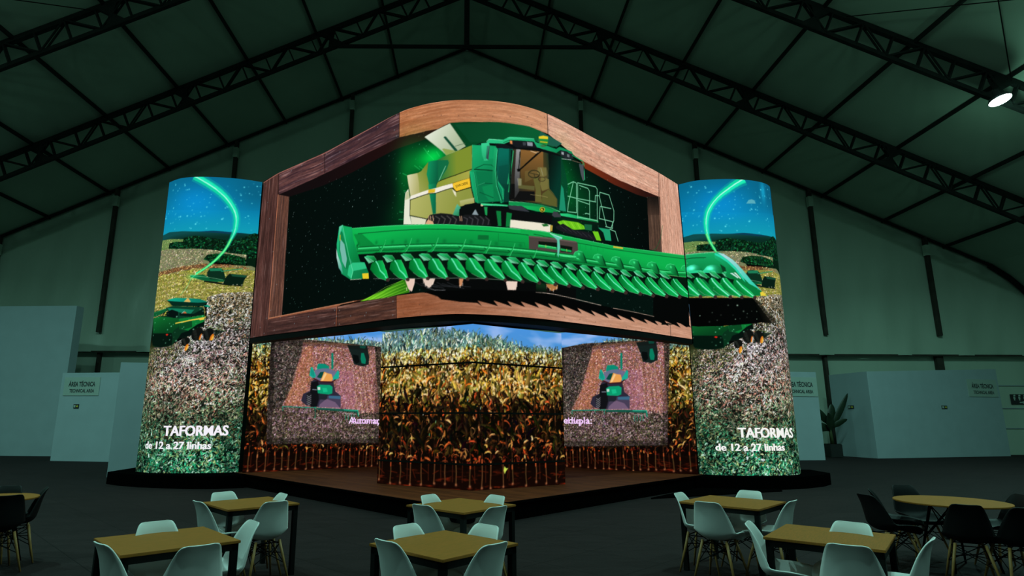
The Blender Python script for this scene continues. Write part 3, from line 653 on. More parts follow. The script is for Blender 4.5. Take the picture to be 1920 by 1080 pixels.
["S",[1.449,7.464,2.282,7.448,3.161,7.458,4.023,7.438,4.559,7.461,5.07,7.482,5.367,7.5,5.629,7.523,5.951,7.514,6.366,7.551,6.984,7.712,7.495,7.791,8.101,7.778,8.423,7.799,8.772,7.844,9.147,7.731,9.568,7.639,10.032,7.566,10.525,7.491,11.07,7.44,11.644,7.384,12.103,7.383,12.585,7.383,13.073,7.421,13.028,5.971,13.632,6.011,13.497,5.009,13.371,4.047,14.056,4.125,13.236,4.116,12.727,4.113,12.251,4.115,11.634,4.129,11.043,4.144,10.398,4.156,9.789,4.17,9.381,4.188,9.006,4.21,8.344,4.2,7.646,4.165,7.203,4.159,6.827,4.209,6.397,4.288,6.071,4.28,5.704,4.28,4.938,4.323,4.263,4.331,3.634,4.317,2.979,4.3,2.24,4.28,1.463,4.259,1.451,5.133,1.438,6.027],130,"c8f0e8",0.012,11],
["S",[1.449,7.464,2.282,7.448,3.161,7.458,4.023,7.438,4.559,7.461,5.07,7.482,5.367,7.5,5.629,7.523,5.951,7.514,6.366,7.551,6.984,7.712,7.495,7.791,8.101,7.778,8.423,7.799,8.772,7.844,9.147,7.731,9.568,7.639,10.032,7.566,10.525,7.491,11.07,7.44,11.644,7.384,12.103,7.383,12.585,7.383,13.073,7.421,13.028,5.971,13.632,6.011,13.497,5.009,13.371,4.047,14.056,4.125,13.236,4.116,12.727,4.113,12.251,4.115,11.634,4.129,11.043,4.144,10.398,4.156,9.789,4.17,9.381,4.188,9.006,4.21,8.344,4.2,7.646,4.165,7.203,4.159,6.827,4.209,6.397,4.288,6.071,4.28,5.704,4.28,4.938,4.323,4.263,4.331,3.634,4.317,2.979,4.3,2.24,4.28,1.463,4.259,1.451,5.133,1.438,6.027],700,"6fb0a0",0.008,12],
["B","005a1c",[6.104,7.196,0.534,0.511],0.55,"add"],
["B","00a838",[6.688,7.14,0.297,0.229],0.8,"add"],
["B","007a28",[6.406,7.067,0.368,0.299],0.55,"add"],
["B","006a20",[5.93,6.688,0.256,0.582],0.45,"add"],
["B","004a18",[5.84,6.021,0.522,0.418],0.4,"add"],
["B","004a18",[9.766,6.958,0.364,0.727],0.7,"add"],
["B","003a14",[10.273,6.633,0.748,0.623],0.7,"add"],
["L","30e070",0.0092,[6.392,7.361,6.496,7.219],0.8],
["L","30e070",0.0092,[6.48,7.236,6.637,7.069],0.8],
["L","30e070",0.0091,[6.699,7.232,6.769,7.122],0.8],
["L","30e070",0.0093,[6.166,7.021,6.301,6.909],0.8],
["L","30e070",0.0092,[6.284,6.984,6.383,6.909],0.8],
["L","30e070",0.0094,[5.847,6.916,5.973,6.843],0.8],
["L","30e070",0.0093,[5.764,6.088,5.875,6.065],0.8],
["L","30e070",0.0093,[5.745,5.931,5.884,5.904],0.8],
["L","30e070",0.0093,[5.881,6.529,5.956,6.504],0.8],
["L","0a5a2a",0.015,[13.745,6.777,13.59,6.37,13.359,6.069,12.966,5.853,12.492,5.752,12.046,5.659],0.8],
["G","7ad024","2f7a10",[4.474,4.294,5.207,4.437,5.338,4.463,5.444,4.489,5.653,4.542,5.909,4.609,6.018,4.54,6.071,4.314,5.873,4.303,5.655,4.297,5.319,4.279],[4.936,4.442,5.891,4.441]],
["L","9ae84a",0.0097,[4.615,4.296,5.316,4.498,5.89,4.589],0.7],
["L","2c7a12",0.0096,[4.718,4.293,5.402,4.479,5.909,4.561],0.7],
["L","9ae84a",0.0096,[4.82,4.289,5.487,4.459,5.928,4.533],0.7],
["L","2c7a12",0.0095,[4.921,4.286,5.571,4.44,5.946,4.505],0.7],
["L","9ae84a",0.0095,[5.021,4.283,5.356,4.352,5.654,4.421,5.964,4.478],0.7],
["L","2c7a12",0.0094,[5.12,4.28,5.446,4.341,5.735,4.402,5.982,4.45],0.7],
["L","9ae84a",0.0094,[5.218,4.277,5.389,4.303,5.534,4.33,5.815,4.384,6.0,4.423],0.7],
["L","2c7a12",0.0093,[5.336,4.274,5.891,4.367,6.018,4.395],0.7],
["L","9ae84a",0.0093,[5.429,4.272,5.708,4.31,5.965,4.35,6.036,4.368],0.7],
["P","4cae1c",[7.703,4.315,7.84,4.541,8.21,4.562,8.229,4.336,7.93,4.308]],
["L","8ae040",0.0088,[7.745,4.322,7.86,4.514],0.7],
["L","8ae040",0.0088,[7.819,4.325,7.923,4.518],0.7],
["L","8ae040",0.0088,[7.893,4.329,7.986,4.521],0.7],
["L","8ae040",0.0088,[7.967,4.332,8.05,4.525],0.7],
["L","8ae040",0.0088,[8.043,4.336,8.115,4.528],0.7],
["L","8ae040",0.0089,[8.119,4.34,8.18,4.533],0.7],
["P","1d6a18",[8.973,4.363,9.046,4.526,9.251,4.549,9.229,4.374]],
["G","05401f","0a5a30",[6.984,7.813,7.099,7.818,7.382,7.827,7.723,7.833,8.072,7.858,8.472,7.871,8.772,7.888,9.092,7.858,9.384,7.807,9.7,7.77,9.442,7.609,9.164,7.598,8.907,7.599,8.567,7.518,8.249,7.458,7.663,7.389,7.338,7.264],[7.382,7.813,8.567,7.457]],
["P","1d5a48",[9.073,7.853,9.244,7.831,9.722,7.777,9.546,7.639,9.251,7.613,8.978,7.601]],
["P","0c5030",[7.099,7.775,7.58,7.794,8.072,7.844,8.069,7.473,7.437,7.385],0.5],
["G","dfe6d2","a8b894",[6.41,7.594,6.994,7.807,7.335,7.305,7.144,7.192,6.921,7.127,6.836,7.218],[6.51,7.611,7.145,7.21]],
["P","124a34",[6.856,7.519,6.878,7.539,6.909,7.531,7.168,7.214,7.11,7.198]],
["P","8a9a40",[6.824,7.273,6.861,7.28,7.133,7.206,6.921,7.127],0.8],
["L","405a40",0.0091,[7.11,7.309,7.329,7.37]],
["G","b0b064","6f8428",[5.975,6.845,6.258,6.843,6.339,6.869,6.498,7.028,6.536,7.034,6.542,6.44,6.078,6.352,6.014,6.647],[6.106,6.465,6.638,6.705]],
["G","ddd8b4","b4b070",[5.975,6.845,6.244,6.839,6.285,6.621,6.299,6.397,6.078,6.371,6.014,6.647],[5.991,6.581,6.272,6.53],0.85],
["G","26743a","7d8f2e",[6.725,7.053,6.921,7.127,7.196,7.219,7.466,7.33,7.469,6.816,7.123,6.691,6.762,6.597,6.72,6.551],[6.762,6.874,7.144,6.886]],
["P","0c6a44",[6.738,7.04,6.957,7.026,6.981,6.966,6.933,6.832,6.762,6.597,6.733,6.6],0.9],
["P","8fd0a8",[6.904,6.909,6.914,6.899,6.767,6.601,6.752,6.603]],
["G","8a9634","a8a648",[6.72,6.551,6.762,6.597,7.12,6.691,7.464,6.816,7.464,6.782,7.418,6.769,7.418,6.631,7.051,6.522,6.688,6.449,6.693,6.49],[6.762,6.412,7.418,6.654]],
["G","0f8a58","0a5a3c",[6.511,7.045,6.738,7.047,6.738,6.6,6.7,6.517,6.693,5.914,6.626,5.922,6.542,6.348,6.524,6.582,6.472,6.776],[6.511,6.723,6.738,6.692]],
["G","1aa066","0c6a48",[6.511,6.549,6.7,6.554,6.688,5.915,6.626,5.922,6.537,6.372],[6.524,6.489,6.688,6.467],0.8],
["G","b4b468","8c9440",[6.064,6.296,6.511,6.364,7.05,6.43,7.143,6.338,7.447,6.432,7.525,6.11,7.233,6.029,7.096,5.832,6.512,5.821,6.051,5.954],[6.107,6.324,7.233,5.965]],
["G","0f8a58","0a6a48",[6.537,6.383,6.693,6.356,6.698,5.913,6.626,5.91],[6.537,6.256,6.688,6.237]],
["P","efeadb",[6.07,6.373,6.511,6.44,6.693,6.457,7.062,6.521,7.074,6.428,6.693,6.347,6.511,6.361,6.056,6.291]],
["P","dcb828",[6.516,6.444,6.678,6.441,6.668,6.364,6.516,6.37]],
["P","f2c230",[7.062,6.521,7.422,6.631,7.444,6.443,7.143,6.345,7.074,6.433]],
["P","e8e4c8",[7.05,6.402,7.131,6.334,7.142,6.23,7.096,6.289]],
["G","d8d6b0","a8a860",[7.211,6.148,7.519,6.22,7.525,6.11,7.233,6.029],[7.234,6.24,7.279,6.056],0.8],
["P","e6e8d2",[5.937,6.474,6.014,6.541,6.07,6.283,6.06,5.952,6.114,5.757,5.891,5.794,5.917,6.313]],
["P","9aa060",[5.961,6.493,6.044,6.476,6.056,6.333,5.926,6.311],0.5],
["P","dcdcc0",[6.071,5.944,6.486,5.82,6.439,5.711,6.114,5.757]],
["L","0c1208",0.0138,[6.057,5.962,6.481,5.825]],
["L","0c1208",0.0138,[6.056,6.291,6.511,6.357,6.693,6.347,7.05,6.425,7.143,6.34,7.447,6.434]],
["L","0c1208",0.0136,[6.757,6.593,7.12,6.691,7.469,6.821]],
["L","0c1208",0.0138,[6.064,6.296,6.063,5.952]],
["G","5ab896","2a8a5a",[7.068,5.856,7.16,6.081,7.238,6.006,7.205,5.824],[7.096,6.015,7.21,5.874]],
["P","090c0c",[7.206,5.966,7.324,6.068,7.541,6.11,7.829,6.026,8.065,5.997,8.335,6.046,8.625,6.109,8.621,5.715,8.236,5.674,7.879,5.651,7.198,5.642]],
["P","8a9aa0",[7.472,5.862,7.543,5.98,7.609,5.857]],
["P","17181a",[6.465,5.792,6.558,5.903,6.811,5.912,7.049,5.869,7.198,5.801,7.259,5.642,6.879,5.661,6.47,5.706]],
["P","17181a",[7.21,5.801,7.324,5.856,7.597,5.856,7.804,5.797,7.885,5.653,7.255,5.635]],
["L","5c5854",0.0203,[6.558,5.868,6.653,5.815,6.613,5.705],0.7],
["L","5c5854",0.0203,[6.688,5.86,6.782,5.796,6.742,5.691],0.7],
["L","5c5854",0.0202,[6.816,5.852,6.908,5.779,6.869,5.678],0.7],
["L","5c5854",0.0202,[6.941,5.847,7.031,5.765,6.993,5.667],0.7],
["L","5c5854",0.0202,[7.063,5.831,7.15,5.755,7.114,5.66],0.7],
["L","4c4b50",0.0201,[7.301,5.803,7.378,5.765,7.355,5.651],0.7],
["L","4c4b50",0.0201,[7.414,5.811,7.492,5.763,7.468,5.653],0.7],
["L","4c4b50",0.0201,[7.528,5.82,7.606,5.761,7.582,5.655],0.7],
["L","4c4b50",0.0201,[7.643,5.83,7.721,5.761,7.697,5.66],0.7],
["L","4c4b50",0.0201,[7.758,5.828,7.837,5.762,7.813,5.665],0.7],
["L","d8a880",0.0136,[6.524,5.888,6.54,5.783]],
["L","d8a880",0.0136,[6.568,5.883,6.583,5.778]],
["L","d8a880",0.0135,[6.626,5.876,6.641,5.771]],
["L","d8a880",0.0134,[7.214,5.824,7.228,5.726]],
["L","d8a880",0.0134,[7.251,5.824,7.264,5.726]],
["P","d9a880",[6.439,5.711,6.512,5.809,6.626,5.756,6.658,5.684]],
["G","16a868","0b7a48",[7.473,7.337,7.979,7.34,8.019,7.281,7.987,6.725,8.071,6.176,7.61,6.103,7.541,6.129,7.469,6.425,7.418,6.769,7.476,6.816],[7.477,7.117,7.998,6.68]],
["P","0a7446",[7.544,6.783,7.933,6.794,7.944,6.354,7.936,6.181,7.622,6.165,7.6,6.474],0.9],
["G","1db878","0f8a54",[7.418,6.769,7.514,6.766,7.61,6.103,7.541,6.129,7.469,6.425],[7.417,6.424,7.6,6.428]],
["P","0d8a50",[7.681,6.454,7.926,6.536,7.935,6.17,7.83,6.175,7.738,6.296],0.9],
["P","12a064",[7.743,7.286,7.967,7.312,7.942,7.067,7.765,7.056],0.7],
["L","054a2c",0.0136,[7.521,6.766,7.61,6.108]],
["L","054a2c",0.0136,[7.545,6.841,7.718,6.927,7.882,6.929,7.94,6.882]],
["L","054a2c",0.0135,[7.589,6.474,7.739,6.536,7.926,6.536]],
["L","054a2c",0.0135,[7.634,6.337,7.924,6.238]],
["L","4fe0a0",0.009,[7.514,6.759,7.603,6.112],0.7],
["L","4fe0a0",0.009,[7.589,6.478,7.739,6.543],0.7],
["L","4fe0a0",0.0091,[7.473,7.337,7.471,6.816],0.7],
["L","06301c",0.0226,[7.515,6.817,7.916,6.811]],
["P","39c98a",[7.658,7.375,7.826,7.399,7.847,7.337,7.816,7.024,7.723,7.012,7.684,7.121]],
["P","39444a",[7.786,7.329,7.847,7.337,7.816,7.024,7.761,7.074]],
["G","0a6a58","08382c",[7.979,7.289,8.335,7.353,8.386,7.325,8.3,6.192,8.103,6.149,8.033,6.361,7.976,6.747],[8.05,7.145,8.314,6.481]],
["P","0d8a5c",[7.999,6.634,8.166,6.442,8.152,6.165,8.079,6.147,8.009,6.359],0.9],
["P","094a3c",[8.037,6.913,8.256,6.983,8.278,6.569,8.082,6.549],0.6],
["L","0fae68",0.025,[7.991,7.29,7.972,6.839,8.01,6.543,8.103,6.149]],
["L","3fe090",0.0114,[8.015,7.281,7.988,6.84,8.022,6.59,8.129,6.438,8.145,6.233],0.8],
["L","30d080",0.0182,[8.321,7.153,8.248,6.566]],
["L","c8c8b0",0.0114,[8.373,7.323,8.283,6.57,8.271,6.384],0.7],
["G","2a2620","4a3a1e",[8.36,7.333,8.652,7.399,8.99,7.446,9.299,7.494,9.69,7.505,9.689,6.987,9.604,6.272,9.344,6.274,9.048,6.261,8.777,6.259,8.3,6.222,8.29,6.478],[8.382,6.953,8.703,7.006]],
["G","8a6030","3c3218",[8.557,7.365,8.896,7.414,9.267,7.485,9.299,7.084,9.224,6.732,8.922,6.623,8.644,6.529,8.563,6.609,8.54,6.978],[8.846,7.386,8.92,6.482]],
["G","4a3a1c","06281e",[9.141,7.454,9.364,7.482,9.385,6.767,9.222,6.636,9.146,6.715],[9.105,7.087,9.358,7.147],0.8],
["G","08120e","063428",[9.293,7.48,9.69,7.505,9.689,6.987,9.604,6.272,9.376,6.273,9.35,6.615,9.256,6.786,9.309,7.086],[9.229,7.116,9.625,6.971]],
["G","b0b4b8","3a3c3e",[8.443,7.334,8.549,7.357,8.507,6.3,8.407,6.286,8.406,6.725],[8.464,7.314,8.455,6.408],0.75],
["P","0c0c0c",[8.298,6.572,8.41,6.586,8.407,6.263,8.295,6.237],0.9],
["P","101010",[8.522,6.452,8.906,6.508,8.918,6.299,8.376,6.231,8.495,6.413]],
["P","5c5a32",[8.498,6.727,8.57,6.731,8.59,6.59,8.908,6.621,8.898,6.53,8.496,6.506]],
["P","62602f",[8.867,6.801,9.012,6.841,9.054,6.696,9.1,6.308,8.918,6.289,8.935,6.532]],
["P","6f6a36",[9.087,6.869,9.305,6.857,9.318,6.656,9.113,6.554,9.054,6.696],0.9],
["P","5a5a2a",[9.318,6.656,9.431,6.585,9.564,6.469,9.56,6.294,9.094,6.283,9.112,6.494]],
["P","7a7440",[8.985,7.049,9.229,7.104,9.242,6.927,9.102,6.848,8.983,6.918],0.7],
["L","17150c",0.0233,[9.042,6.912,9.03,6.878,8.996,6.845,8.947,6.818,8.89,6.801,8.834,6.797,8.787,6.806,8.756,6.826,8.745,6.854,8.757,6.887,8.788,6.918,8.835,6.945,8.892,6.961,8.949,6.967,8.998,6.959,9.031,6.94,9.042,6.912]],
["L","17150c",0.0185,[8.891,6.881,8.924,6.8]],
["L","17150c",0.0172,[8.757,6.887,9.027,6.885]],
["L","2a2616",0.0141,[9.2,6.834,9.18,6.802,9.131,6.774,9.071,6.761,9.023,6.769,9.005,6.793,9.024,6.824,9.072,6.852,9.132,6.864,9.181,6.858,9.2,6.834]],
["L","14120c",0.0188,[9.147,7.479,8.811,7.173,8.499,6.889]],
["L","14120c",0.014,[9.05,7.455,8.872,7.226]],
["L","0c0c0c",0.0137,[8.543,7.3,8.494,6.877]],
["L","d8b88c",0.0185,[8.804,7.365,8.96,7.351,9.004,7.392]],
["L","c8d8d0",0.0117,[9.074,7.056,9.133,6.903],0.6],
["P","0a0d0e",[8.112,7.383,8.362,7.484,8.667,7.468,8.99,7.465,9.267,7.485,9.689,7.5,9.689,7.468,9.388,7.436,9.11,7.417,8.734,7.363,8.386,7.33,8.136,7.305]],
["P","12161a",[7.968,7.37,8.149,7.41,8.36,7.356,8.36,7.321,7.991,7.307]],
["G","2ac080","0d8a54",[8.138,7.49,8.291,7.575,8.883,7.652,8.934,7.583,9.021,7.58,9.237,7.586,9.534,7.59,9.64,7.675,10.05,7.697,10.116,7.634,10.046,7.582,9.645,7.59,9.54,7.506,9.235,7.484,8.967,7.479,8.882,7.583,8.362,7.508,8.161,7.407,7.78,7.385,7.78,7.408,7.832,7.48],[8.261,7.564,9.568,7.543]],
["P","15181c",[8.273,7.495,8.568,7.531,8.882,7.583,8.967,7.472,8.464,7.366,8.356,7.409]],
["P","8a929a",[8.709,7.542,8.853,7.558,8.858,7.478,8.722,7.46]],
["P","3a4046",[8.599,7.513,8.681,7.529,8.68,7.458,8.612,7.445]],
["P","e08a50",[8.291,7.498,8.349,7.494,8.353,7.423,8.3,7.429]],
["P","15181c",[9.656,7.606,9.892,7.646,10.085,7.599,10.059,7.51,9.778,7.451,9.672,7.495]],
["P","9aa4aa",[9.691,7.592,9.8,7.607,9.798,7.537,9.701,7.52],0.6],
["L","d0d8d8",0.0121,[9.698,7.421,10.036,7.495]],
["P","1f8a3a",[9.017,7.722,9.146,7.779,9.285,7.792,9.289,7.66,9.25,7.596,9.021,7.58]],
["P","e8cc28",[9.017,7.729,9.146,7.783,9.285,7.797,9.284,7.741,9.023,7.683]],
["P","d0b820",[9.052,7.635,9.276,7.676,9.263,7.648,9.058,7.613]],
["P","5a4a20",[9.036,7.536,9.174,7.594,9.236,7.562,9.111,7.518],0.5],
["G","16b45c","0a8a40",[8.27,6.195,8.641,6.232,8.975,6.252,9.298,6.229,9.651,6.216,9.65,6.167,9.473,6.146,8.973,6.087,8.721,6.095,8.585,6.138,8.269,6.113],[8.64,6.227,9.54,6.15]],
["L","8ff0b0",0.0158,[8.28,6.196,8.641,6.232,8.975,6.25,9.343,6.243,9.644,6.214]],
["P","34373e",[8.249,6.11,8.586,6.142,8.781,6.043,8.374,6.028,8.286,6.041]],
["P","3a3d42",[9.447,6.184,9.65,6.187,9.694,6.103,9.471,6.054,9.389,6.084]],
["P","0b0c0d",[8.102,6.018,8.374,6.023,8.775,6.033,9.075,6.048,9.406,6.075,9.386,5.904,8.913,5.86,8.296,5.813,8.101,5.931]],
["P","3fd890",[7.656,6.105,8.249,6.129,8.249,6.087,7.656,6.059]],
["P","e8c8a0",[7.656,6.086,7.714,6.066,7.691,6.042,7.656,6.052]],
["P","0e7a3a",[7.987,5.973,8.092,5.972,8.104,5.658,8.032,5.652]],
["P","0e7a3a",[8.218,5.961,8.343,5.951,8.3,5.664,8.201,5.654]],
["P","1d9a50",[7.725,6.039,7.799,6.036,7.794,5.853,7.752,5.874]],
["P","ece6d0",[8.309,5.814,8.684,5.83,9.088,5.857,9.369,5.865,9.341,5.701,9.052,5.677,8.787,5.663,8.295,5.647]],
["P","1d6a2a",[9.087,5.829,9.241,5.867,9.304,5.83,9.147,5.791]],
["P","b8a040",[9.337,5.86,9.418,5.862,9.399,5.728,9.335,5.728]],
["P","0c1210",[9.371,5.949,9.606,6.042,9.655,5.906,9.501,5.829,9.434,5.841]],
["P","e8c030",[9.187,6.165,9.179,6.139,9.158,6.115,9.129,6.099,9.096,6.093,9.067,6.099,9.048,6.115,9.041,6.139,9.048,6.165,9.068,6.188,9.098,6.204,9.13,6.21,9.16,6.204,9.18,6.188]],
["P","122a10",[9.171,6.162,9.165,6.141,9.149,6.123,9.125,6.11,9.1,6.105,9.077,6.11,9.061,6.123,9.056,6.141,9.062,6.162,9.078,6.18,9.101,6.193,9.127,6.198,9.15,6.193,9.166,6.181]],
["P","e8c030",[9.071,6.132,9.092,6.178,9.111,6.187,9.116,6.159,9.153,6.147,9.146,6.131,9.11,6.134,9.085,6.121]],
["G","24b070","0a6a3c",[7.954,7.326,8.025,7.263,7.986,6.813,8.005,6.507,8.146,6.179,8.081,6.156,7.906,6.466,7.909,6.91],[7.947,7.256,8.046,6.238],0.6],
["L","04301c",0.0182,[8.025,7.28,7.986,6.813,8.012,6.508,8.124,6.194]],
["L","5ff0b0",0.0102,[8.011,7.262,7.969,6.812,7.998,6.49,8.099,6.191],0.8],
["P","063a2c",[8.272,7.325,8.354,7.301,8.309,6.367,8.263,6.259],0.8],
["L","26c070",0.016,[8.377,7.288,8.264,6.396]],
["L","0a0a0a",0.0205,[8.332,7.298,8.286,6.261,8.307,6.212,8.651,6.243,9.071,6.259,9.546,6.264]],
["P","c8c8b0",[8.465,6.714,8.575,6.721,8.566,6.575,8.487,6.562],0.35],
["P","8a8248",[8.658,6.901,8.938,6.988,9.243,7.091,9.312,6.928,9.26,6.632,9.075,6.559,9.035,6.867,8.655,6.658],0.25],
["L","0a0a08",0.0211,[9.11,7.45,8.814,7.17,8.537,6.908]],
["L","0a0a08",0.0152,[8.997,7.371,8.659,7.04]],
["L","0a0a08",0.0149,[8.533,7.289,8.506,6.893]],
["P","0a0a08",[8.459,6.91,8.538,6.933,8.545,6.875,8.478,6.857]],
["L","a89a60",0.0092,[8.795,6.421,9.073,6.446,9.266,6.449],0.8],
["L","3a3820",0.0141,[9.298,6.64,9.551,6.481,9.547,6.318],0.8],
["G","3ad898","0e8a54",[7.662,7.378,7.825,7.402,7.842,7.335,7.771,7.032,7.684,7.028,7.674,7.103],[7.704,7.38,7.805,7.041],0.5],
["L","8ff0c0",0.0114,[7.773,7.417,7.825,7.471,8.127,7.48],0.8],
["L","8ff0c0",0.0114,[8.237,7.545,8.554,7.586,8.893,7.647],0.7],
["L","0a2a18",0.0114,[8.145,7.43,8.274,7.498,8.871,7.571],0.8],
["P","20262a",[9.666,7.583,10.087,7.648,10.112,7.55,9.888,7.464,9.664,7.49]],
["P","b8c0c4",[9.703,7.583,9.783,7.592,9.782,7.533,9.702,7.523],0.8],
["P","8a9294",[9.891,7.588,9.974,7.598,9.972,7.53,9.89,7.528],0.7],
["L","04401c",0.0157,[7.765,6.117,8.262,6.122]],
["P","0a6a38",[8.263,6.19,8.651,6.229,9.071,6.284,9.597,6.274,9.596,6.22,9.324,6.21,9.07,6.207,8.65,6.156,8.262,6.122],0.5],
["L","02180c",0.0154,[9.545,6.192,10.21,6.235,10.932,6.288]],
["L","0a3a1c",0.0262,[9.595,6.166,10.251,6.21,10.96,6.263]],
["P","06402a",[9.689,7.48,9.808,7.217,9.909,6.895,9.892,6.259,9.617,6.238,9.689,6.987],0.75],
["P","1f9a74",[9.692,6.828,9.761,6.759,9.838,6.26,9.617,6.238],0.85],
["P","0b1a12",[9.67,6.14,10.301,6.195,10.98,6.26,10.976,6.193,10.303,6.135,9.676,6.085]],
["G","2ad080","0e7a3c",[9.643,6.175,9.891,6.227,10.415,6.262,10.97,6.302,10.991,6.249,10.31,6.185,9.677,6.129],[9.661,6.174,10.961,6.295]],
["P","6fc81e",[9.554,5.971,9.745,6.045,10.255,6.098,10.45,6.061,10.485,5.986,10.063,5.89,9.672,5.914]],
["L","3a7a10",0.0107,[9.674,6.007,9.812,5.911],0.7],
["L","c8f060",0.0108,[9.779,6.02,9.912,5.921],0.7],
["L","3a7a10",0.0109,[9.886,6.034,10.014,5.93],0.7],
["L","c8f060",0.0109,[9.995,6.048,10.116,5.94],0.7],
["L","3a7a10",0.011,[10.105,6.063,10.22,5.95],0.7],
["L","c8f060",0.0111,[10.217,6.077,10.325,5.96],0.7],
["L","3a7a10",0.0112,[10.33,6.093,10.431,5.971],0.7],
["P","18191d",[9.508,5.859,9.743,5.967,10.064,5.898,10.629,5.942,10.892,5.863,10.865,5.785,10.244,5.764,9.739,5.776,9.534,5.806]],
["L","4a4c52",0.0119,[9.638,5.903,9.846,5.832],0.6],
["L","4a4c52",0.012,[9.819,5.898,10.018,5.83],0.6],
["L","4a4c52",0.0121,[10.005,5.894,10.194,5.828],0.6],
["L","4a4c52",0.0123,[10.196,5.89,10.373,5.826],0.6],
["L","4a4c52",0.0124,[10.39,5.887,10.555,5.824],0.6],
["L","4a4c52",0.0126,[10.588,5.883,10.741,5.822],0.6],
["P","6fc81e",[10.748,5.991,10.956,6.026,11.066,5.822,10.889,5.805]],
["P","1d9a6a",[10.953,6.123,11.406,6.174,11.45,5.892,11.222,5.866,11.151,6.043]],
["P","1a6a40",[10.463,6.102,10.735,6.144,10.729,6.0,10.477,5.977],0.9],
["L","6cc898",0.0183,[9.909,6.895,10.097,7.007,10.202,7.001,10.195,6.312,9.892,6.267,9.919,6.451,10.096,6.994]],
["L","b8f0d0",0.0073,[9.909,6.895,10.097,7.007,10.202,7.001,10.195,6.312,9.892,6.267,9.919,6.451,10.096,6.994],0.7],
["L","6cc898",0.0185,[10.232,6.194,10.248,7.021,10.9,7.101,10.96,7.058,10.935,6.25]],
["L","b8f0d0",0.0074,[10.232,6.194,10.248,7.021,10.9,7.101,10.96,7.058,10.935,6.25],0.7],
["L","6cc898",0.0188,[10.304,6.977,10.614,6.985,10.671,6.931,10.662,6.258]],
["L","b8f0d0",0.0075,[10.304,6.977,10.614,6.985,10.671,6.931,10.662,6.258],0.7],
["L","6cc898",0.0183,[9.902,6.625,10.236,6.649,10.902,6.73]],
["L","b8f0d0",0.0073,[9.902,6.625,10.236,6.649,10.902,6.73],0.7],
["L","6cc898",0.0187,[10.253,6.608,10.658,6.615]],
["L","b8f0d0",0.0075,[10.253,6.608,10.658,6.615],0.7],
["L","6cc898",0.0185,[10.233,6.219,10.941,6.286]],
["L","b8f0d0",0.0074,[10.233,6.219,10.941,6.286],0.7],
["L","6cc898",0.0198,[11.06,7.009,11.418,7.032,11.59,6.676,11.573,6.426,11.45,6.21]],
["L","b8f0d0",0.0079,[11.06,7.009,11.418,7.032,11.59,6.676,11.573,6.426,11.45,6.21],0.7],
["L","6cc898",0.0198,[11.06,7.009,11.041,6.892,11.283,6.208]],
["L","b8f0d0",0.0079,[11.06,7.009,11.041,6.892,11.283,6.208],0.7],
["L","6cc898",0.0196,[11.062,6.662,11.482,6.706]],
["L","b8f0d0",0.0078,[11.062,6.662,11.482,6.706],0.7],
["L","6cc898",0.0196,[11.053,6.654,11.013,6.354,11.524,6.388]],
["L","b8f0d0",0.0078,[11.053,6.654,11.013,6.354,11.524,6.388],0.7],
["L","6cc898",0.0196,[11.242,6.208,11.513,6.217,11.52,6.387]],
["L","b8f0d0",0.0079,[11.242,6.208,11.513,6.217,11.52,6.387],0.7],
["L","6cc898",0.0198,[11.406,6.174,11.615,6.161,11.717,5.936]],
["L","b8f0d0",0.0079,[11.406,6.174,11.615,6.161,11.717,5.936],0.7],
["L","6cc898",0.0194,[10.87,6.723,10.89,6.886,11.013,6.912]],
["L","b8f0d0",0.0078,[10.87,6.723,10.89,6.886,11.013,6.912],0.7],
["L","6cc898",0.0189,[10.491,6.35,10.531,6.372,10.648,6.379]],
["L","b8f0d0",0.0075,[10.491,6.35,10.531,6.372,10.648,6.379],0.7],
["L","1a9a5c",0.0249,[10.07,7.615,10.43,7.588,10.491,7.535]],
["P","1fae68",[10.302,7.49,10.491,7.533,10.516,7.17,10.443,7.116,10.506,7.519]],
["P","4a5056",[10.302,7.48,10.466,7.512,10.492,7.155,10.428,7.128,10.371,7.246]],
["L","8a6a5a",0.0125,[10.066,7.492,10.361,7.523]],
["T","JOHN DEERE",[7.131,6.421,7.39,6.497],0.0519,"141408",0.012],
["P","060707",[6.139,4.589,6.6,4.552,7.022,4.528,7.817,4.554,8.15,4.545,8.505,4.545,8.862,4.54,9.251,4.541,9.682,4.551,10.145,4.563,10.136,4.292,9.503,4.316,9.209,4.329,8.938,4.345,8.299,4.308,7.731,4.294,7.106,4.287,6.653,4.305,6.435,4.335]],
["P","030303",[14.877,5.17,14.831,4.938,14.724,4.133,14.568,4.101,14.312,4.167,13.614,4.223,13.014,4.23,13.079,4.786,13.704,4.866,14.27,5.013]],
["P","030303",[7.106,4.287,7.731,4.311,8.299,4.326,8.938,4.365,8.955,4.347,9.224,4.332,9.513,4.32,10.136,4.298,11.003,4.283,11.436,4.27,12.203,4.245,12.61,4.234,13.043,4.226,13.791,4.254,14.602,4.285,14.81,4.115,14.079,4.191,14.281,4.06,13.521,4.172,13.713,4.044,13.039,4.144,13.224,4.019,12.585,4.133,12.761,4.01,12.076,4.125,12.241,4.003,11.574,4.124,11.734,4.004,11.109,4.125,11.265,4.008,10.641,4.13,10.793,4.016,10.175,4.141,10.322,4.028,9.68,4.153,9.819,4.043,9.264,4.148,9.394,4.04,8.9,4.139,9.018,4.029,8.553,4.122,8.664,4.014,8.239,4.104,8.342,3.995,7.934,4.099,8.032,3.988,7.595,4.081,7.69,3.969,7.59,4.032,7.23,4.047,6.833,4.11,6.744,4.18,6.499,4.268,6.403,4.293,6.653,4.311]],
["L","26292c",0.0157,[6.223,4.518,6.371,4.433,6.592,4.394],0.8],
["L","26292c",0.0157,[6.354,4.482,6.505,4.421,6.744,4.365],0.8],
["L","26292c",0.0156,[6.483,4.492,6.635,4.409,6.892,4.337],0.8],
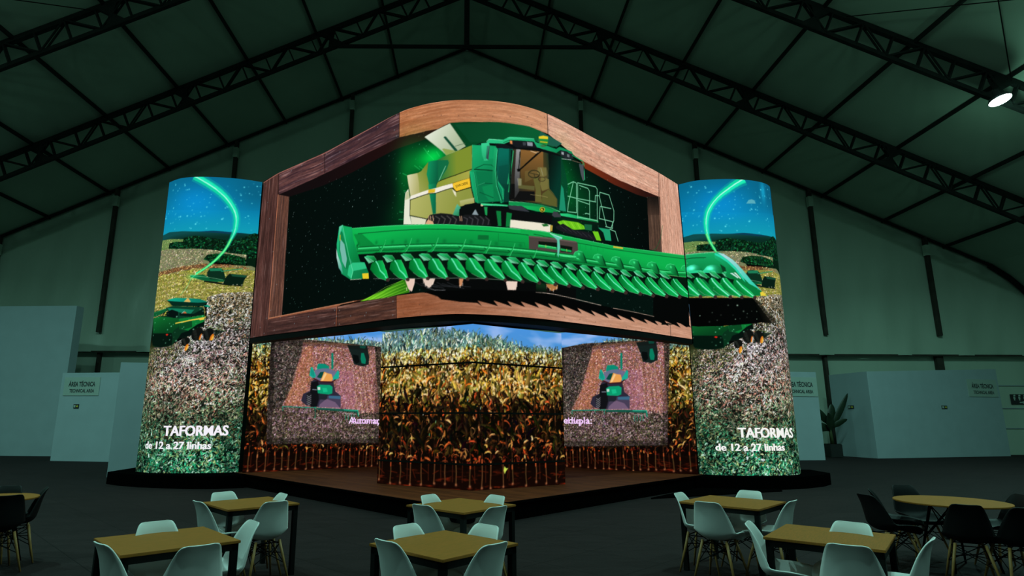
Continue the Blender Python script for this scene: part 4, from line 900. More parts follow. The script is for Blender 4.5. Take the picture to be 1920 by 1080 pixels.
["L","26292c",0.0156,[6.607,4.459,6.762,4.399,7.036,4.361],0.8],
["L","26292c",0.0155,[6.729,4.471,6.886,4.39,7.176,4.341],0.8],
["L","26292c",0.0155,[6.848,4.439,7.008,4.382,7.314,4.324],0.8],
["L","26292c",0.0154,[6.965,4.453,7.126,4.377,7.452,4.358],0.8],
["L","6a6c6e",0.0111,[6.499,4.379,6.683,4.314,6.921,4.296]],
["P","e8c8b8",[5.949,4.61,6.212,4.603,6.193,4.465,6.132,4.324,6.043,4.396]],
["P","e0c8b8",[6.396,4.584,6.698,4.562,6.653,4.45,6.561,4.368,6.461,4.438]],
["P","c88a60",[7.21,4.527,7.304,4.527,7.264,4.376,7.217,4.362]],
["P","ead0c0",[8.201,4.52,8.48,4.557,8.439,4.352,8.247,4.337]],
["P","b07844",[9.194,4.585,9.57,4.6,9.555,4.496,9.385,4.425,9.25,4.497]],
["L","f0dccc",0.0113,[6.0,4.42,6.004,4.363]],
["L","f0dccc",0.0113,[6.078,4.383,6.081,4.327]],
["L","f0dccc",0.0113,[6.139,4.405,6.143,4.349]],
["L","f0dccc",0.0113,[6.192,4.555,6.196,4.498]],
["L","f0dccc",0.0112,[6.419,4.532,6.422,4.476]],
["L","f0dccc",0.0112,[6.467,4.457,6.47,4.401]],
["L","f0dccc",0.0111,[6.53,4.424,6.533,4.368]],
["L","f0dccc",0.0111,[6.592,4.432,6.595,4.377]],
["L","f0dccc",0.0111,[6.638,4.484,6.641,4.428]],
["L","f0dccc",0.0111,[8.254,4.404,8.256,4.349]],
["L","f0dccc",0.0111,[8.377,4.4,8.379,4.344]],
["L","f0dccc",0.0112,[8.456,4.476,8.459,4.421]],
["L","f0dccc",0.0115,[9.231,4.523,9.234,4.466]],
["L","f0dccc",0.0115,[9.327,4.477,9.33,4.419]],
["L","f0dccc",0.0116,[9.426,4.473,9.429,4.416]],
["L","f0dccc",0.0116,[9.527,4.528,9.53,4.47]],
["L","f0dccc",0.011,[7.231,4.395,7.234,4.34]],
["L","f0dccc",0.011,[7.281,4.436,7.284,4.381]],
["P","24150e",[9.027,4.439,9.231,4.503,9.306,4.397,9.08,4.373],0.4],
["L","c8b4a4",0.0113,[8.938,4.354,9.424,4.366,10.05,4.337,10.516,4.31,11.003,4.283]],
["L","a89080",0.0127,[11.436,4.263,12.19,4.253,12.612,4.239,13.06,4.228]],
["G","0c2a14","050505",[8.94,4.544,9.194,4.571,9.229,4.374,8.938,4.357],[8.974,4.491,8.972,4.348]],
["G","0cb04c","087a36",[4.106,6.058,4.909,5.937,5.643,5.82,5.959,5.771,6.236,5.738,6.744,5.682,7.207,5.641,7.654,5.629,8.085,5.631,8.549,5.647,8.954,5.667,9.407,5.702,9.783,5.721,10.182,5.744,9.489,5.702,9.173,5.688,8.884,5.683,9.154,5.683,9.448,5.69,10.091,5.719,10.788,5.751,11.535,5.788,12.335,5.862,12.766,5.911,13.221,5.964,13.704,6.017,14.224,6.077,15.046,6.184,14.948,5.524,14.348,5.468,13.782,5.416,13.147,5.354,12.559,5.298,12.013,5.255,11.497,5.217,11.001,5.18,10.526,5.146,10.073,5.122,9.642,5.101,9.24,5.084,8.877,5.077,8.877,5.035,8.445,5.019,8.051,5.017,7.316,5.052,6.922,5.086,6.498,5.148,6.068,5.179,5.83,5.203,5.564,5.236,4.966,5.313,4.348,5.398,4.139,5.797],[6.804,5.662,6.804,5.075]],
["P","10b450",[4.106,6.052,4.909,5.931,5.643,5.814,5.959,5.765,6.236,5.732,6.744,5.68,7.207,5.638,7.654,5.626,8.085,5.629,8.549,5.644,8.548,5.548,8.084,5.534,7.653,5.531,7.207,5.535,6.744,5.579,6.237,5.626,5.959,5.66,5.644,5.709,5.004,5.792,4.335,5.885,4.159,5.952]],
["L","054a20",0.0151,[4.335,5.885,5.004,5.79,5.644,5.706,5.959,5.663,6.237,5.636,6.744,5.581,7.207,5.541,7.88,5.528,8.203,5.528,8.548,5.542,8.747,5.545]],
["L","5fe898",0.0128,[4.106,6.055,4.897,5.928,5.643,5.814,5.959,5.763,6.236,5.728,6.744,5.68,7.207,5.633,7.654,5.626,8.085,5.623,8.549,5.644,8.954,5.663,9.407,5.699],0.8],
["P","10a84a",[8.549,5.644,8.954,5.663,9.407,5.699,9.783,5.717,10.182,5.738,9.488,5.699,9.173,5.686,8.884,5.683,9.154,5.682,9.448,5.688,10.091,5.714,10.788,5.749,11.535,5.788,12.28,5.861,12.678,5.902,13.097,5.948,13.54,5.998,14.012,6.054,14.516,6.117,15.046,6.184,15.064,6.088,14.563,6.025,14.084,5.965,13.632,5.91,13.209,5.861,12.756,5.814,12.327,5.771,11.529,5.698,10.784,5.658,10.088,5.624,9.446,5.598,9.153,5.591,8.883,5.591,9.172,5.594,9.487,5.606,10.178,5.643,9.781,5.627,9.406,5.614,8.953,5.572,8.548,5.548]],
["L","054a20",0.0137,[8.883,5.586,9.153,5.583,9.446,5.589,10.088,5.612,10.783,5.652,11.529,5.698,12.327,5.771,12.756,5.814,13.209,5.861,13.632,5.908,14.083,5.961,14.562,6.019,15.063,6.08]],
["L","5fe898",0.0114,[8.884,5.677,9.154,5.677,9.448,5.684,10.091,5.713,10.788,5.745,11.534,5.781,12.335,5.86,12.766,5.906,13.22,5.956,13.645,6.005,14.099,6.059,14.58,6.119,15.084,6.183],0.7],
["P","0a6a30",[7.602,5.44,7.828,5.444,7.828,5.35,7.596,5.345]],
["P","066028",[4.186,5.899,4.482,5.855,5.01,5.463,4.442,5.521],0.5],
["B","05602a",[4.366,5.644,0.05,0.05],0.5,"mix"],
["B","05602a",[5.008,5.554,0.048,0.048],0.5,"mix"],
["B","05602a",[5.562,5.47,0.047,0.047],0.5,"mix"],
["B","05602a",[5.96,5.408,0.046,0.046],0.5,"mix"],
["B","05602a",[6.27,5.381,0.045,0.045],0.5,"mix"],
["B","05602a",[6.893,5.318,0.045,0.045],0.5,"mix"],
["B","05602a",[7.456,5.289,0.044,0.044],0.5,"mix"],
["B","05602a",[7.994,5.284,0.045,0.045],0.5,"mix"],
["B","05602a",[8.545,5.299,0.045,0.045],0.5,"mix"],
["L","0a6a30",0.0089,[8.04,5.497,8.039,5.343,8.331,5.35,8.645,5.368,8.661,5.279],0.8],
["P","4a403c",[8.753,5.532,9.101,5.558,9.487,5.599,10.178,5.643,10.222,5.605,10.237,5.347,9.646,5.3,10.168,5.321,9.688,5.277,9.243,5.24,8.761,5.257]],
["P","6a5c54",[8.753,5.532,9.1,5.555,9.486,5.593,10.178,5.643,10.178,5.615,9.78,5.58,9.405,5.55,9.071,5.523,8.767,5.508],0.8],
["P","0a140c",[9.004,5.45,9.285,5.478,9.588,5.512,9.606,5.377,9.302,5.347,9.021,5.324]],
["P","0a140c",[9.65,5.472,10.04,5.498,10.018,5.358,9.655,5.331]],
["L","16a850",0.0573,[9.014,5.351,9.523,5.376]],
["L","60f090",0.0138,[9.021,5.37,9.503,5.39]],
["L","16a850",0.0473,[9.669,5.378,9.993,5.39]],
["L","d8d040",0.0116,[9.207,5.402,9.214,5.351]],
["L","d8d040",0.012,[9.853,5.416,9.856,5.357]],
["P","d8b838",[11.524,5.782,11.9,5.815,11.897,5.775,11.511,5.741]],
["L","0a7a34",0.0123,[10.313,5.605,10.31,5.503],0.6],
["L","0a7a34",0.0124,[10.499,5.622,10.495,5.519],0.6],
["L","0a7a34",0.0126,[10.687,5.64,10.683,5.535],0.6],
["L","0a7a34",0.0127,[10.929,5.663,10.924,5.557],0.6],
["L","0a7a34",0.0129,[11.126,5.682,11.12,5.575],0.6],
["L","06481f",0.1184,[4.37,5.509,5.057,5.416,5.563,5.347,5.789,5.317,5.997,5.293,6.369,5.254,6.714,5.226,7.289,5.19,7.821,5.169,8.384,5.177,8.948,5.2,9.223,5.212,9.521,5.23,10.167,5.276,9.644,5.212,10.032,5.229,10.438,5.25,11.302,5.296,12.126,5.345,12.855,5.388,13.31,5.434,13.792,5.483,14.311,5.555,14.86,5.633]],
["L","0fa04a",0.0873,[4.37,5.509,5.057,5.416,5.563,5.347,5.789,5.317,5.997,5.293,6.369,5.254,6.714,5.226,7.289,5.19,7.821,5.169,8.384,5.177,8.948,5.2,9.223,5.212,9.521,5.23,10.167,5.276,9.644,5.212,10.032,5.229,10.438,5.25,11.302,5.296,12.126,5.345,12.855,5.388,13.31,5.434,13.792,5.483,14.311,5.555,14.86,5.633]],
["L","4fe890",0.02,[4.369,5.531,5.056,5.437,5.563,5.368,5.789,5.337,5.997,5.313,6.369,5.274,6.714,5.246,7.009,5.219,7.289,5.209,7.821,5.188,8.384,5.197,8.948,5.22,9.223,5.232,9.521,5.25,10.168,5.297,9.645,5.232,10.033,5.251,10.439,5.271,11.303,5.319,12.128,5.369,12.858,5.413,13.313,5.459,13.796,5.509,14.315,5.582,14.866,5.661]],
["L","0a7a36",0.0249,[4.37,5.481,5.057,5.389,5.563,5.321,5.79,5.291,5.997,5.268,6.37,5.229,6.714,5.201,7.289,5.165,7.821,5.144,8.383,5.152,8.948,5.174,9.223,5.186,9.52,5.203,10.166,5.248,9.644,5.185,10.031,5.202,10.437,5.222,11.3,5.267,12.124,5.314,12.851,5.357,13.306,5.401,13.787,5.45,14.305,5.521,14.853,5.597]],
["P","0a9a42",[5.347,5.553,5.247,5.414,5.158,5.311,5.032,5.225,4.93,5.303,5.094,5.346,5.211,5.427,5.269,5.49]],
["L","6af0a0",0.0095,[5.347,5.553,5.256,5.412,5.167,5.309,5.05,5.234],0.75],
["L","02280e",0.0144,[5.093,5.442,5.166,5.387],0.8],
["P","0a9a42",[6.119,5.464,6.057,5.325,5.987,5.221,5.884,5.133,5.798,5.203,5.935,5.251,6.029,5.335]],
["L","6af0a0",0.0091,[6.119,5.464,6.064,5.324,5.994,5.22,5.899,5.142],0.75],
["L","02280e",0.0138,[5.935,5.343,5.993,5.294],0.8],
["P","0a9a42",[6.759,5.401,6.705,5.261,6.644,5.155,6.558,5.063,6.488,5.126,6.601,5.182,6.68,5.269]],
["L","6af0a0",0.009,[6.759,5.401,6.711,5.26,6.65,5.154,6.57,5.073],0.75],
["L","02280e",0.0135,[6.601,5.271,6.65,5.227],0.8],
["P","0a9a42",[7.345,5.343,7.295,5.198,7.239,5.087,7.161,4.989,7.099,5.046,7.2,5.11,7.272,5.204]],
["L","6af0a0",0.0089,[7.345,5.343,7.3,5.198,7.244,5.087,7.172,5.0],0.75],
["L","02280e",0.0133,[7.2,5.199,7.245,5.16],0.8],
["P","0a9a42",[7.879,5.333,7.827,5.185,7.769,5.072,7.69,4.968,7.628,5.022,7.73,5.092,7.804,5.19]],
["L","6af0a0",0.0089,[7.879,5.333,7.832,5.186,7.775,5.072,7.701,4.98],0.75],
["L","02280e",0.0133,[7.73,5.181,7.775,5.144],0.8],
["P","0a9a42",[8.417,5.329,8.359,5.177,8.296,5.059,8.21,4.952,8.145,5.003,8.253,5.078,8.334,5.18]],
["L","6af0a0",0.009,[8.417,5.329,8.365,5.178,8.302,5.06,8.222,4.964],0.75],
["L","02280e",0.0134,[8.254,5.167,8.303,5.133],0.8],
["P","0a9a42",[8.967,5.274,8.902,5.117,8.832,4.996,8.736,4.883,8.664,4.932,8.785,5.013,8.874,5.12]],
["L","6af0a0",0.0092,[8.967,5.274,8.909,5.118,8.839,4.996,8.75,4.896],0.75],
["L","02280e",0.0136,[8.786,5.104,8.84,5.07],0.8],
["P","08622c",[4.39,5.64,4.293,5.626,4.306,5.53]],
["P","08622c",[9.563,5.288,9.48,5.246,9.487,5.159]],
["G","18b058","075a28",[10.065,5.311,10.112,5.388,10.231,5.444,10.385,5.442,10.487,5.325,10.542,5.201,10.459,5.207,10.323,5.238,10.145,5.303],[10.194,5.417,10.46,5.213]],
["L","5ff0a0",0.0109,[10.084,5.332,10.13,5.4,10.24,5.442,10.385,5.439],0.7],
["P","04401c",[10.385,5.442,10.487,5.325,10.542,5.201,10.496,5.2,10.436,5.308],0.9],
["B","8ff8c0",[10.26,5.372,0.037,0.027],0.35,"add"],
["G","18b058","075a28",[10.731,5.345,10.783,5.425,10.91,5.484,11.076,5.482,11.182,5.361,11.239,5.232,11.151,5.238,11.006,5.27,10.817,5.336],[10.87,5.455,11.151,5.244]],
["L","5ff0a0",0.0113,[10.751,5.367,10.802,5.438,10.92,5.482,11.075,5.479],0.7],
["P","04401c",[11.076,5.482,11.182,5.361,11.239,5.232,11.189,5.231,11.127,5.343],0.9],
["B","8ff8c0",[10.94,5.409,0.038,0.028],0.35,"add"],
["G","18b058","075a28",[11.393,5.394,11.449,5.478,11.585,5.539,11.759,5.538,11.869,5.412,11.926,5.278,11.833,5.284,11.682,5.318,11.483,5.385],[11.542,5.509,11.834,5.291]],
["L","5ff0a0",0.0117,[11.415,5.417,11.47,5.491,11.595,5.538,11.759,5.534],0.7],
["P","04401c",[11.759,5.538,11.869,5.412,11.926,5.278,11.874,5.277,11.81,5.393],0.9],
["B","8ff8c0",[11.615,5.462,0.039,0.029],0.35,"add"],
["G","18b058","075a28",[12.092,5.437,12.152,5.524,12.299,5.589,12.487,5.589,12.604,5.46,12.663,5.321,12.562,5.326,12.398,5.359,12.187,5.428],[12.252,5.557,12.562,5.333]],
["L","5ff0a0",0.0121,[12.115,5.461,12.175,5.538,12.31,5.587,12.487,5.585],0.7],
["P","04401c",[12.487,5.589,12.604,5.46,12.663,5.321,12.606,5.319,12.539,5.439],0.9],
["B","8ff8c0",[12.33,5.509,0.041,0.03],0.35,"add"],
["G","18b058","075a28",[12.849,5.496,12.918,5.587,13.081,5.657,13.289,5.66,13.415,5.527,13.477,5.383,13.366,5.387,13.186,5.42,12.954,5.488],[13.029,5.624,13.366,5.395]],
["L","5ff0a0",0.0126,[12.875,5.521,12.943,5.602,13.093,5.656,13.288,5.657],0.7],
["P","04401c",[13.289,5.66,13.415,5.527,13.477,5.383,13.414,5.381,13.343,5.505],0.9],
["B","8ff8c0",[13.113,5.574,0.042,0.031],0.35,"add"],
["G","18b058","075a28",[13.722,5.588,13.802,5.686,13.987,5.761,14.221,5.769,14.359,5.631,14.424,5.48,14.298,5.483,14.097,5.514,13.839,5.582],[13.927,5.725,14.3,5.49]],
["L","5ff0a0",0.0131,[13.752,5.615,13.83,5.701,14.0,5.76,14.221,5.765],0.7],
["P","04401c",[14.221,5.769,14.359,5.631,14.424,5.48,14.353,5.476,14.278,5.606],0.9],
["B","8ff8c0",[14.021,5.675,0.044,0.032],0.35,"add"],
["G","18b058","075a28",[14.525,5.692,14.616,5.795,14.821,5.877,15.074,5.886,15.216,5.742,15.279,5.584,15.145,5.586,14.93,5.618,14.654,5.687],[14.755,5.838,15.147,5.594]],
["L","5ff0a0",0.0136,[14.559,5.721,14.648,5.812,14.835,5.875,15.074,5.882],0.7],
["P","04401c",[15.074,5.886,15.216,5.742,15.279,5.584,15.203,5.58,15.128,5.716],0.9],
["B","8ff8c0",[14.854,5.786,0.046,0.034],0.35,"add"],
["P","04180c",[4.591,5.309,5.012,5.328,5.404,5.267,5.75,5.212,6.059,5.17,6.337,5.138,6.848,5.092,7.316,5.079,8.051,5.045,8.446,5.047,8.877,5.063,9.164,5.081,9.477,5.107,10.163,5.169,9.477,5.092,9.164,5.059,8.877,5.035,9.337,5.054,9.854,5.086,10.411,5.125,11.001,5.168,11.836,5.233,12.277,5.269,12.745,5.309,13.242,5.355,13.773,5.406,14.343,5.463,14.948,5.524,14.835,4.958,14.249,4.888,13.698,4.823,13.29,4.794,12.901,4.766,12.531,4.742,12.179,4.721,11.512,4.684,10.879,4.649,10.235,4.626,9.632,4.607,9.232,4.59,8.871,4.58,9.138,4.583,9.428,4.591,10.058,4.613,9.631,4.585,9.232,4.561,8.871,4.545,8.538,4.534,8.225,4.522,7.931,4.518,7.37,4.527,7.05,4.528,6.714,4.549,6.354,4.578,5.964,4.617,5.734,4.65,5.484,4.687,4.93,4.771]],
["L","d8dcd0",0.0096,[4.93,4.75,5.485,4.677,5.734,4.645,5.964,4.617,6.467,4.573,6.921,4.544,7.342,4.53,7.76,4.538,8.225,4.541],0.5],
["G","2cc878","067a34",[4.586,5.301,4.681,5.311,4.925,5.261,5.019,5.162,4.9,5.127,4.761,5.12],[4.681,5.311,4.9,5.127]],
["P","b0e8d0",[4.586,5.301,4.718,5.259,4.948,5.141,4.9,5.127,4.761,5.12],0.55],
["L","04381c",0.0086,[4.624,5.305,4.9,5.127],0.8],
["L","80f0a8",0.0086,[4.681,5.311,4.925,5.261,5.019,5.162],0.7],
["P","02100a",[4.761,5.12,4.9,5.127,4.9,5.127,4.836,5.083,4.81,4.978,4.791,5.035],0.9],
["G","00581e","0cc058",[4.9,5.127,5.084,5.139,5.22,5.116,5.28,5.024,5.39,4.857,5.45,4.691,5.378,4.652,5.09,4.745,4.933,4.864,4.81,4.978,4.836,5.083],[4.872,4.921,5.317,4.985]],
["P","048a3c",[4.81,4.978,4.933,4.864,5.09,4.745,5.378,4.652,5.287,4.8,5.156,4.9,4.99,5.065,4.875,5.11],0.45],
["L","1ad890",0.036,[5.001,5.134,5.072,5.056,5.156,4.9,5.287,4.8,5.421,4.675],0.8],
["L","a8f8d8",0.0156,[5.001,5.134,5.072,5.056,5.156,4.9,5.287,4.8,5.421,4.675],0.85],
["L","9affb0",0.0071,[5.22,5.116,5.28,5.024,5.39,4.857,5.45,4.691],0.65],
["L","e8e8e0",0.0072,[4.933,4.864,5.09,4.745,5.378,4.652],0.5],
["P","3a2a26",[5.369,4.696,5.455,4.696,5.498,4.644,5.455,4.614,5.379,4.636]],
["G","2cc878","067a34",[5.219,5.214,5.332,5.222,5.558,5.177,5.652,5.078,5.553,5.042,5.406,5.042,5.325,5.127],[5.332,5.222,5.553,5.042]],
["P","b0e8d0",[5.219,5.214,5.367,5.171,5.593,5.057,5.553,5.042,5.406,5.042,5.325,5.127],0.55],
["L","04381c",0.0083,[5.256,5.217,5.417,5.129,5.553,5.042],0.8],
["L","80f0a8",0.0083,[5.332,5.222,5.558,5.177,5.652,5.078],0.7],
["P","02100a",[5.406,5.042,5.553,5.042,5.556,5.048,5.498,5.0,5.482,4.889,5.452,4.95],0.9],
["G","00581e","0cc058",[5.556,5.048,5.714,5.06,5.831,5.038,5.887,4.954,5.975,4.795,6.039,4.623,5.982,4.587,5.759,4.667,5.607,4.777,5.482,4.889,5.498,5.0],[5.545,4.832,5.904,4.916]],
["P","048a3c",[5.482,4.889,5.607,4.777,5.759,4.667,5.982,4.587,5.913,4.728,5.793,4.825,5.636,4.986,5.533,5.029],0.45],
["L","1ad890",0.0348,[5.644,5.054,5.709,4.979,5.793,4.825,5.913,4.728,6.016,4.609],0.8],
["L","a8f8d8",0.0151,[5.644,5.054,5.709,4.979,5.793,4.825,5.913,4.728,6.016,4.609],0.85],
["L","9affb0",0.0069,[5.831,5.038,5.887,4.954,5.975,4.795,6.039,4.623],0.65],
["L","e8e8e0",0.0069,[5.607,4.777,5.759,4.667,5.982,4.587],0.5],
["P","3a2a26",[5.975,4.627,6.046,4.63,6.08,4.581,6.046,4.551,5.982,4.569]],
["G","2cc878","067a34",[5.815,5.153,5.896,5.164,6.089,5.129,6.173,5.034,6.101,4.995,5.962,4.995],[5.896,5.164,6.101,4.995]],
["P","b0e8d0",[5.815,5.153,5.929,5.115,6.13,5.01,6.101,4.995,5.962,4.995],0.55],
["L","04381c",0.008,[5.848,5.158,6.101,4.995],0.8],
["L","80f0a8",0.008,[5.896,5.164,6.089,5.129,6.173,5.034],0.7],
["P","02100a",[5.962,4.995,6.101,4.995,6.105,5.005,6.058,4.951,6.051,4.833,6.016,4.898],0.9],
["G","00581e","0cc058",[6.105,5.005,6.228,5.023,6.322,5.003,6.374,4.927,6.461,4.774,6.531,4.596,6.483,4.563,6.297,4.631,6.165,4.728,6.051,4.833,6.058,4.951],[6.108,4.78,6.392,4.888]],
["P","048a3c",[6.051,4.833,6.165,4.728,6.297,4.631,6.483,4.563,6.415,4.7,6.306,4.793,6.169,4.945,6.086,4.983],0.45],
["L","1ad890",0.034,[6.173,5.015,6.227,4.942,6.306,4.793,6.415,4.7,6.512,4.582],0.8],
["L","a8f8d8",0.0147,[6.173,5.015,6.227,4.942,6.306,4.793,6.415,4.7,6.512,4.582],0.85],
["L","9affb0",0.0068,[6.322,5.003,6.374,4.927,6.461,4.774,6.531,4.596],0.65],
["L","e8e8e0",0.0068,[6.165,4.728,6.297,4.631,6.483,4.563],0.5],
["P","3a2a26",[6.476,4.599,6.539,4.604,6.57,4.557,6.539,4.526,6.483,4.542]],
["G","2cc878","067a34",[6.296,5.093,6.367,5.108,6.54,5.079,6.624,4.986,6.565,4.944,6.426,4.947],[6.367,5.108,6.565,4.944]],
["P","b0e8d0",[6.296,5.093,6.397,5.06,6.589,4.961,6.565,4.944,6.426,4.947],0.55],
["L","04381c",0.0079,[6.324,5.099,6.565,4.944],0.8],
["L","80f0a8",0.0079,[6.367,5.108,6.54,5.079,6.624,4.986],0.7],
["P","02100a",[6.426,4.947,6.565,4.944,6.571,4.96,6.529,4.901,6.529,4.776,6.488,4.844],0.9],
["G","00581e","0cc058",[6.571,4.96,6.677,4.979,6.761,4.958,6.812,4.889,6.902,4.74,6.978,4.555,6.936,4.525,6.771,4.586,6.642,4.674,6.529,4.776,6.529,4.901],[6.586,4.725,6.832,4.849]],
["P","048a3c",[6.529,4.776,6.642,4.674,6.771,4.586,6.936,4.525,6.866,4.658,6.76,4.75,6.628,4.899,6.554,4.936],0.45],
["L","1ad890",0.0335,[6.63,4.97,6.68,4.899,6.76,4.75,6.866,4.658,6.961,4.543],0.8],
["L","a8f8d8",0.0145,[6.63,4.97,6.68,4.899,6.76,4.75,6.866,4.658,6.961,4.543],0.85],
["L","9affb0",0.0067,[6.761,4.958,6.812,4.889,6.902,4.74,6.978,4.555],0.65],
["L","e8e8e0",0.0067,[6.642,4.674,6.771,4.586,6.936,4.525],0.5],
["P","3a2a26",[6.93,4.558,6.988,4.565,7.016,4.519,6.988,4.488,6.936,4.502]],
["G","2cc878","067a34",[6.724,5.055,6.791,5.071,6.954,5.047,7.038,4.955,6.99,4.913,6.848,4.917],[6.791,5.071,6.99,4.913]],
["P","b0e8d0",[6.724,5.055,6.821,5.024,7.009,4.93,6.99,4.913,6.848,4.917],0.55],
["L","04381c",0.0078,[6.751,5.061,6.99,4.913],0.8],
["L","80f0a8",0.0078,[6.791,5.071,6.954,5.047,7.038,4.955],0.7],
["P","02100a",[6.848,4.917,6.99,4.913,6.998,4.934,6.959,4.869,6.964,4.737,6.918,4.809],0.9],
["G","00581e","0cc058",[6.998,4.934,7.091,4.955,7.166,4.935,7.217,4.874,7.311,4.735,7.395,4.546,7.356,4.517,7.205,4.563,7.078,4.64,6.964,4.737,6.959,4.869],[7.022,4.688,7.239,4.835]],
["P","048a3c",[6.964,4.737,7.078,4.64,7.205,4.563,7.356,4.517,7.283,4.644,7.178,4.729,7.049,4.872,6.982,4.908],0.45],
["L","1ad890",0.0332,[7.049,4.945,7.096,4.875,7.178,4.729,7.283,4.644,7.379,4.534],0.8],
["L","a8f8d8",0.0144,[7.049,4.945,7.096,4.875,7.178,4.729,7.283,4.644,7.379,4.534],0.85],
["L","9affb0",0.0066,[7.166,4.935,7.217,4.874,7.311,4.735,7.395,4.546],0.65],
["L","e8e8e0",0.0066,[7.078,4.64,7.205,4.563,7.356,4.517],0.5],
["P","3a2a26",[7.351,4.547,7.406,4.558,7.434,4.515,7.406,4.481,7.356,4.492]],
["G","2cc878","067a34",[7.103,5.034,7.167,5.054,7.322,5.042,7.409,4.955,7.369,4.91,7.222,4.909],[7.167,5.054,7.369,4.91]],
["P","b0e8d0",[7.103,5.034,7.195,5.008,7.385,4.928,7.369,4.91,7.222,4.909],0.55],
["L","04381c",0.0078,[7.129,5.042,7.369,4.91],0.8],
["L","80f0a8",0.0078,[7.167,5.054,7.322,5.042,7.409,4.955],0.7],
["P","02100a",[7.222,4.909,7.369,4.91,7.378,4.937,7.341,4.865,7.351,4.726,7.299,4.799],0.9],
["G","00581e","0cc058",[7.378,4.937,7.464,4.961,7.537,4.941,7.592,4.886,7.696,4.752,7.792,4.555,7.755,4.53,7.605,4.57,7.471,4.637,7.351,4.726,7.341,4.865],[7.411,4.682,7.616,4.846]],
["P","048a3c",[7.351,4.726,7.471,4.637,7.605,4.57,7.755,4.53,7.674,4.654,7.562,4.737,7.427,4.876,7.363,4.908],0.45],
["L","1ad890",0.0332,[7.426,4.95,7.473,4.881,7.562,4.737,7.674,4.654,7.777,4.545],0.8],
["L","a8f8d8",0.0144,[7.426,4.95,7.473,4.881,7.562,4.737,7.674,4.654,7.777,4.545],0.85],
["L","9affb0",0.0066,[7.537,4.941,7.592,4.886,7.696,4.752,7.792,4.555],0.65],
["L","e8e8e0",0.0066,[7.471,4.637,7.605,4.57,7.755,4.53],0.5],
["P","3a2a26",[7.749,4.556,7.806,4.57,7.834,4.527,7.805,4.493,7.755,4.502]],
["G","2cc878","067a34",[7.486,5.018,7.549,5.041,7.697,5.035,7.791,4.947,7.748,4.903,7.6,4.903],[7.549,5.041,7.748,4.903]],
["P","b0e8d0",[7.486,5.018,7.577,4.996,7.765,4.921,7.748,4.903,7.6,4.903],0.55],
["L","04381c",0.0078,[7.511,5.027,7.748,4.903],0.8],
["L","80f0a8",0.0078,[7.549,5.041,7.697,5.035,7.791,4.947],0.7],
["P","02100a",[7.6,4.903,7.748,4.903,7.765,4.929,7.727,4.855,7.739,4.724,7.683,4.796],0.9],
["G","00581e","0cc058",[7.765,4.929,7.849,4.955,7.921,4.938,7.977,4.886,8.09,4.754,8.198,4.562,8.159,4.534,7.998,4.571,7.859,4.636,7.739,4.724,7.727,4.855],[7.799,4.68,8.005,4.846]],
["P","048a3c",[7.739,4.724,7.859,4.636,7.998,4.571,8.159,4.534,8.069,4.657,7.953,4.737,7.812,4.869,7.75,4.9],0.45],
["L","1ad890",0.0332,[7.811,4.943,7.858,4.876,7.953,4.737,8.069,4.657,8.182,4.551],0.8],
["L","a8f8d8",0.0144,[7.811,4.943,7.858,4.876,7.953,4.737,8.069,4.657,8.182,4.551],0.85],
["L","9affb0",0.0067,[7.921,4.938,7.977,4.886,8.09,4.754,8.198,4.562],0.65],
["L","e8e8e0",0.0066,[7.859,4.636,7.998,4.571,8.159,4.534],0.5],
["P","3a2a26",[8.153,4.561,8.213,4.577,8.243,4.534,8.213,4.499,8.159,4.506]],
["G","2cc878","067a34",[7.851,5.004,7.915,5.029,8.058,5.026,8.162,4.938,8.113,4.895,7.962,4.897],[7.915,5.029,8.113,4.895]],
["P","b0e8d0",[7.851,5.004,7.943,4.983,8.133,4.912,8.113,4.895,7.962,4.897],0.55],
["L","04381c",0.0078,[7.877,5.014,8.113,4.895],0.8],
["L","80f0a8",0.0078,[7.915,5.029,8.058,5.026,8.162,4.938],0.7],
["P","02100a",[7.962,4.897,8.113,4.895,8.139,4.919,8.1,4.844,8.113,4.722,8.052,4.792],0.9],
["G","00581e","0cc058",[8.139,4.919,8.224,4.946,8.296,4.933,8.355,4.883,8.481,4.754,8.605,4.57,8.564,4.539,8.382,4.57,8.233,4.635,8.113,4.722,8.1,4.844],[8.173,4.678,8.387,4.843]],
["P","048a3c",[8.113,4.722,8.233,4.635,8.382,4.57,8.564,4.539,8.461,4.659,8.335,4.736,8.186,4.86,8.123,4.889],0.45],
["L","1ad890",0.0334,[8.185,4.934,8.233,4.869,8.335,4.736,8.461,4.659,8.589,4.558],0.8],
["L","a8f8d8",0.0145,[8.185,4.934,8.233,4.869,8.335,4.736,8.461,4.659,8.589,4.558],0.85],
["L","9affb0",0.0067,[8.296,4.933,8.355,4.883,8.481,4.754,8.605,4.57],0.65],
["L","e8e8e0",0.0067,[8.233,4.635,8.382,4.57,8.564,4.539],0.5],
["P","3a2a26",[8.558,4.567,8.624,4.585,8.656,4.543,8.623,4.506,8.564,4.512]],
["G","2cc878","067a34",[8.216,5.002,8.283,5.03,8.425,5.032,8.544,4.945,8.487,4.901,8.327,4.903],[8.283,5.03,8.487,4.901]],
["P","b0e8d0",[8.216,5.002,8.311,4.984,8.51,4.918,8.487,4.901,8.327,4.903],0.55],
["L","04381c",0.0078,[8.243,5.013,8.487,4.901],0.8],
["L","80f0a8",0.0078,[8.283,5.03,8.425,5.032,8.544,4.945],0.7],
["P","02100a",[8.327,4.903,8.487,4.901,8.524,4.924,8.481,4.847,8.497,4.734,8.428,4.801],0.9],
["G","00581e","0cc058",[8.524,4.924,8.614,4.954,8.689,4.946,8.751,4.896,8.889,4.767,9.029,4.587,8.986,4.553,8.785,4.584,8.624,4.649,8.497,4.734,8.481,4.847],[8.56,4.691,8.788,4.856]],
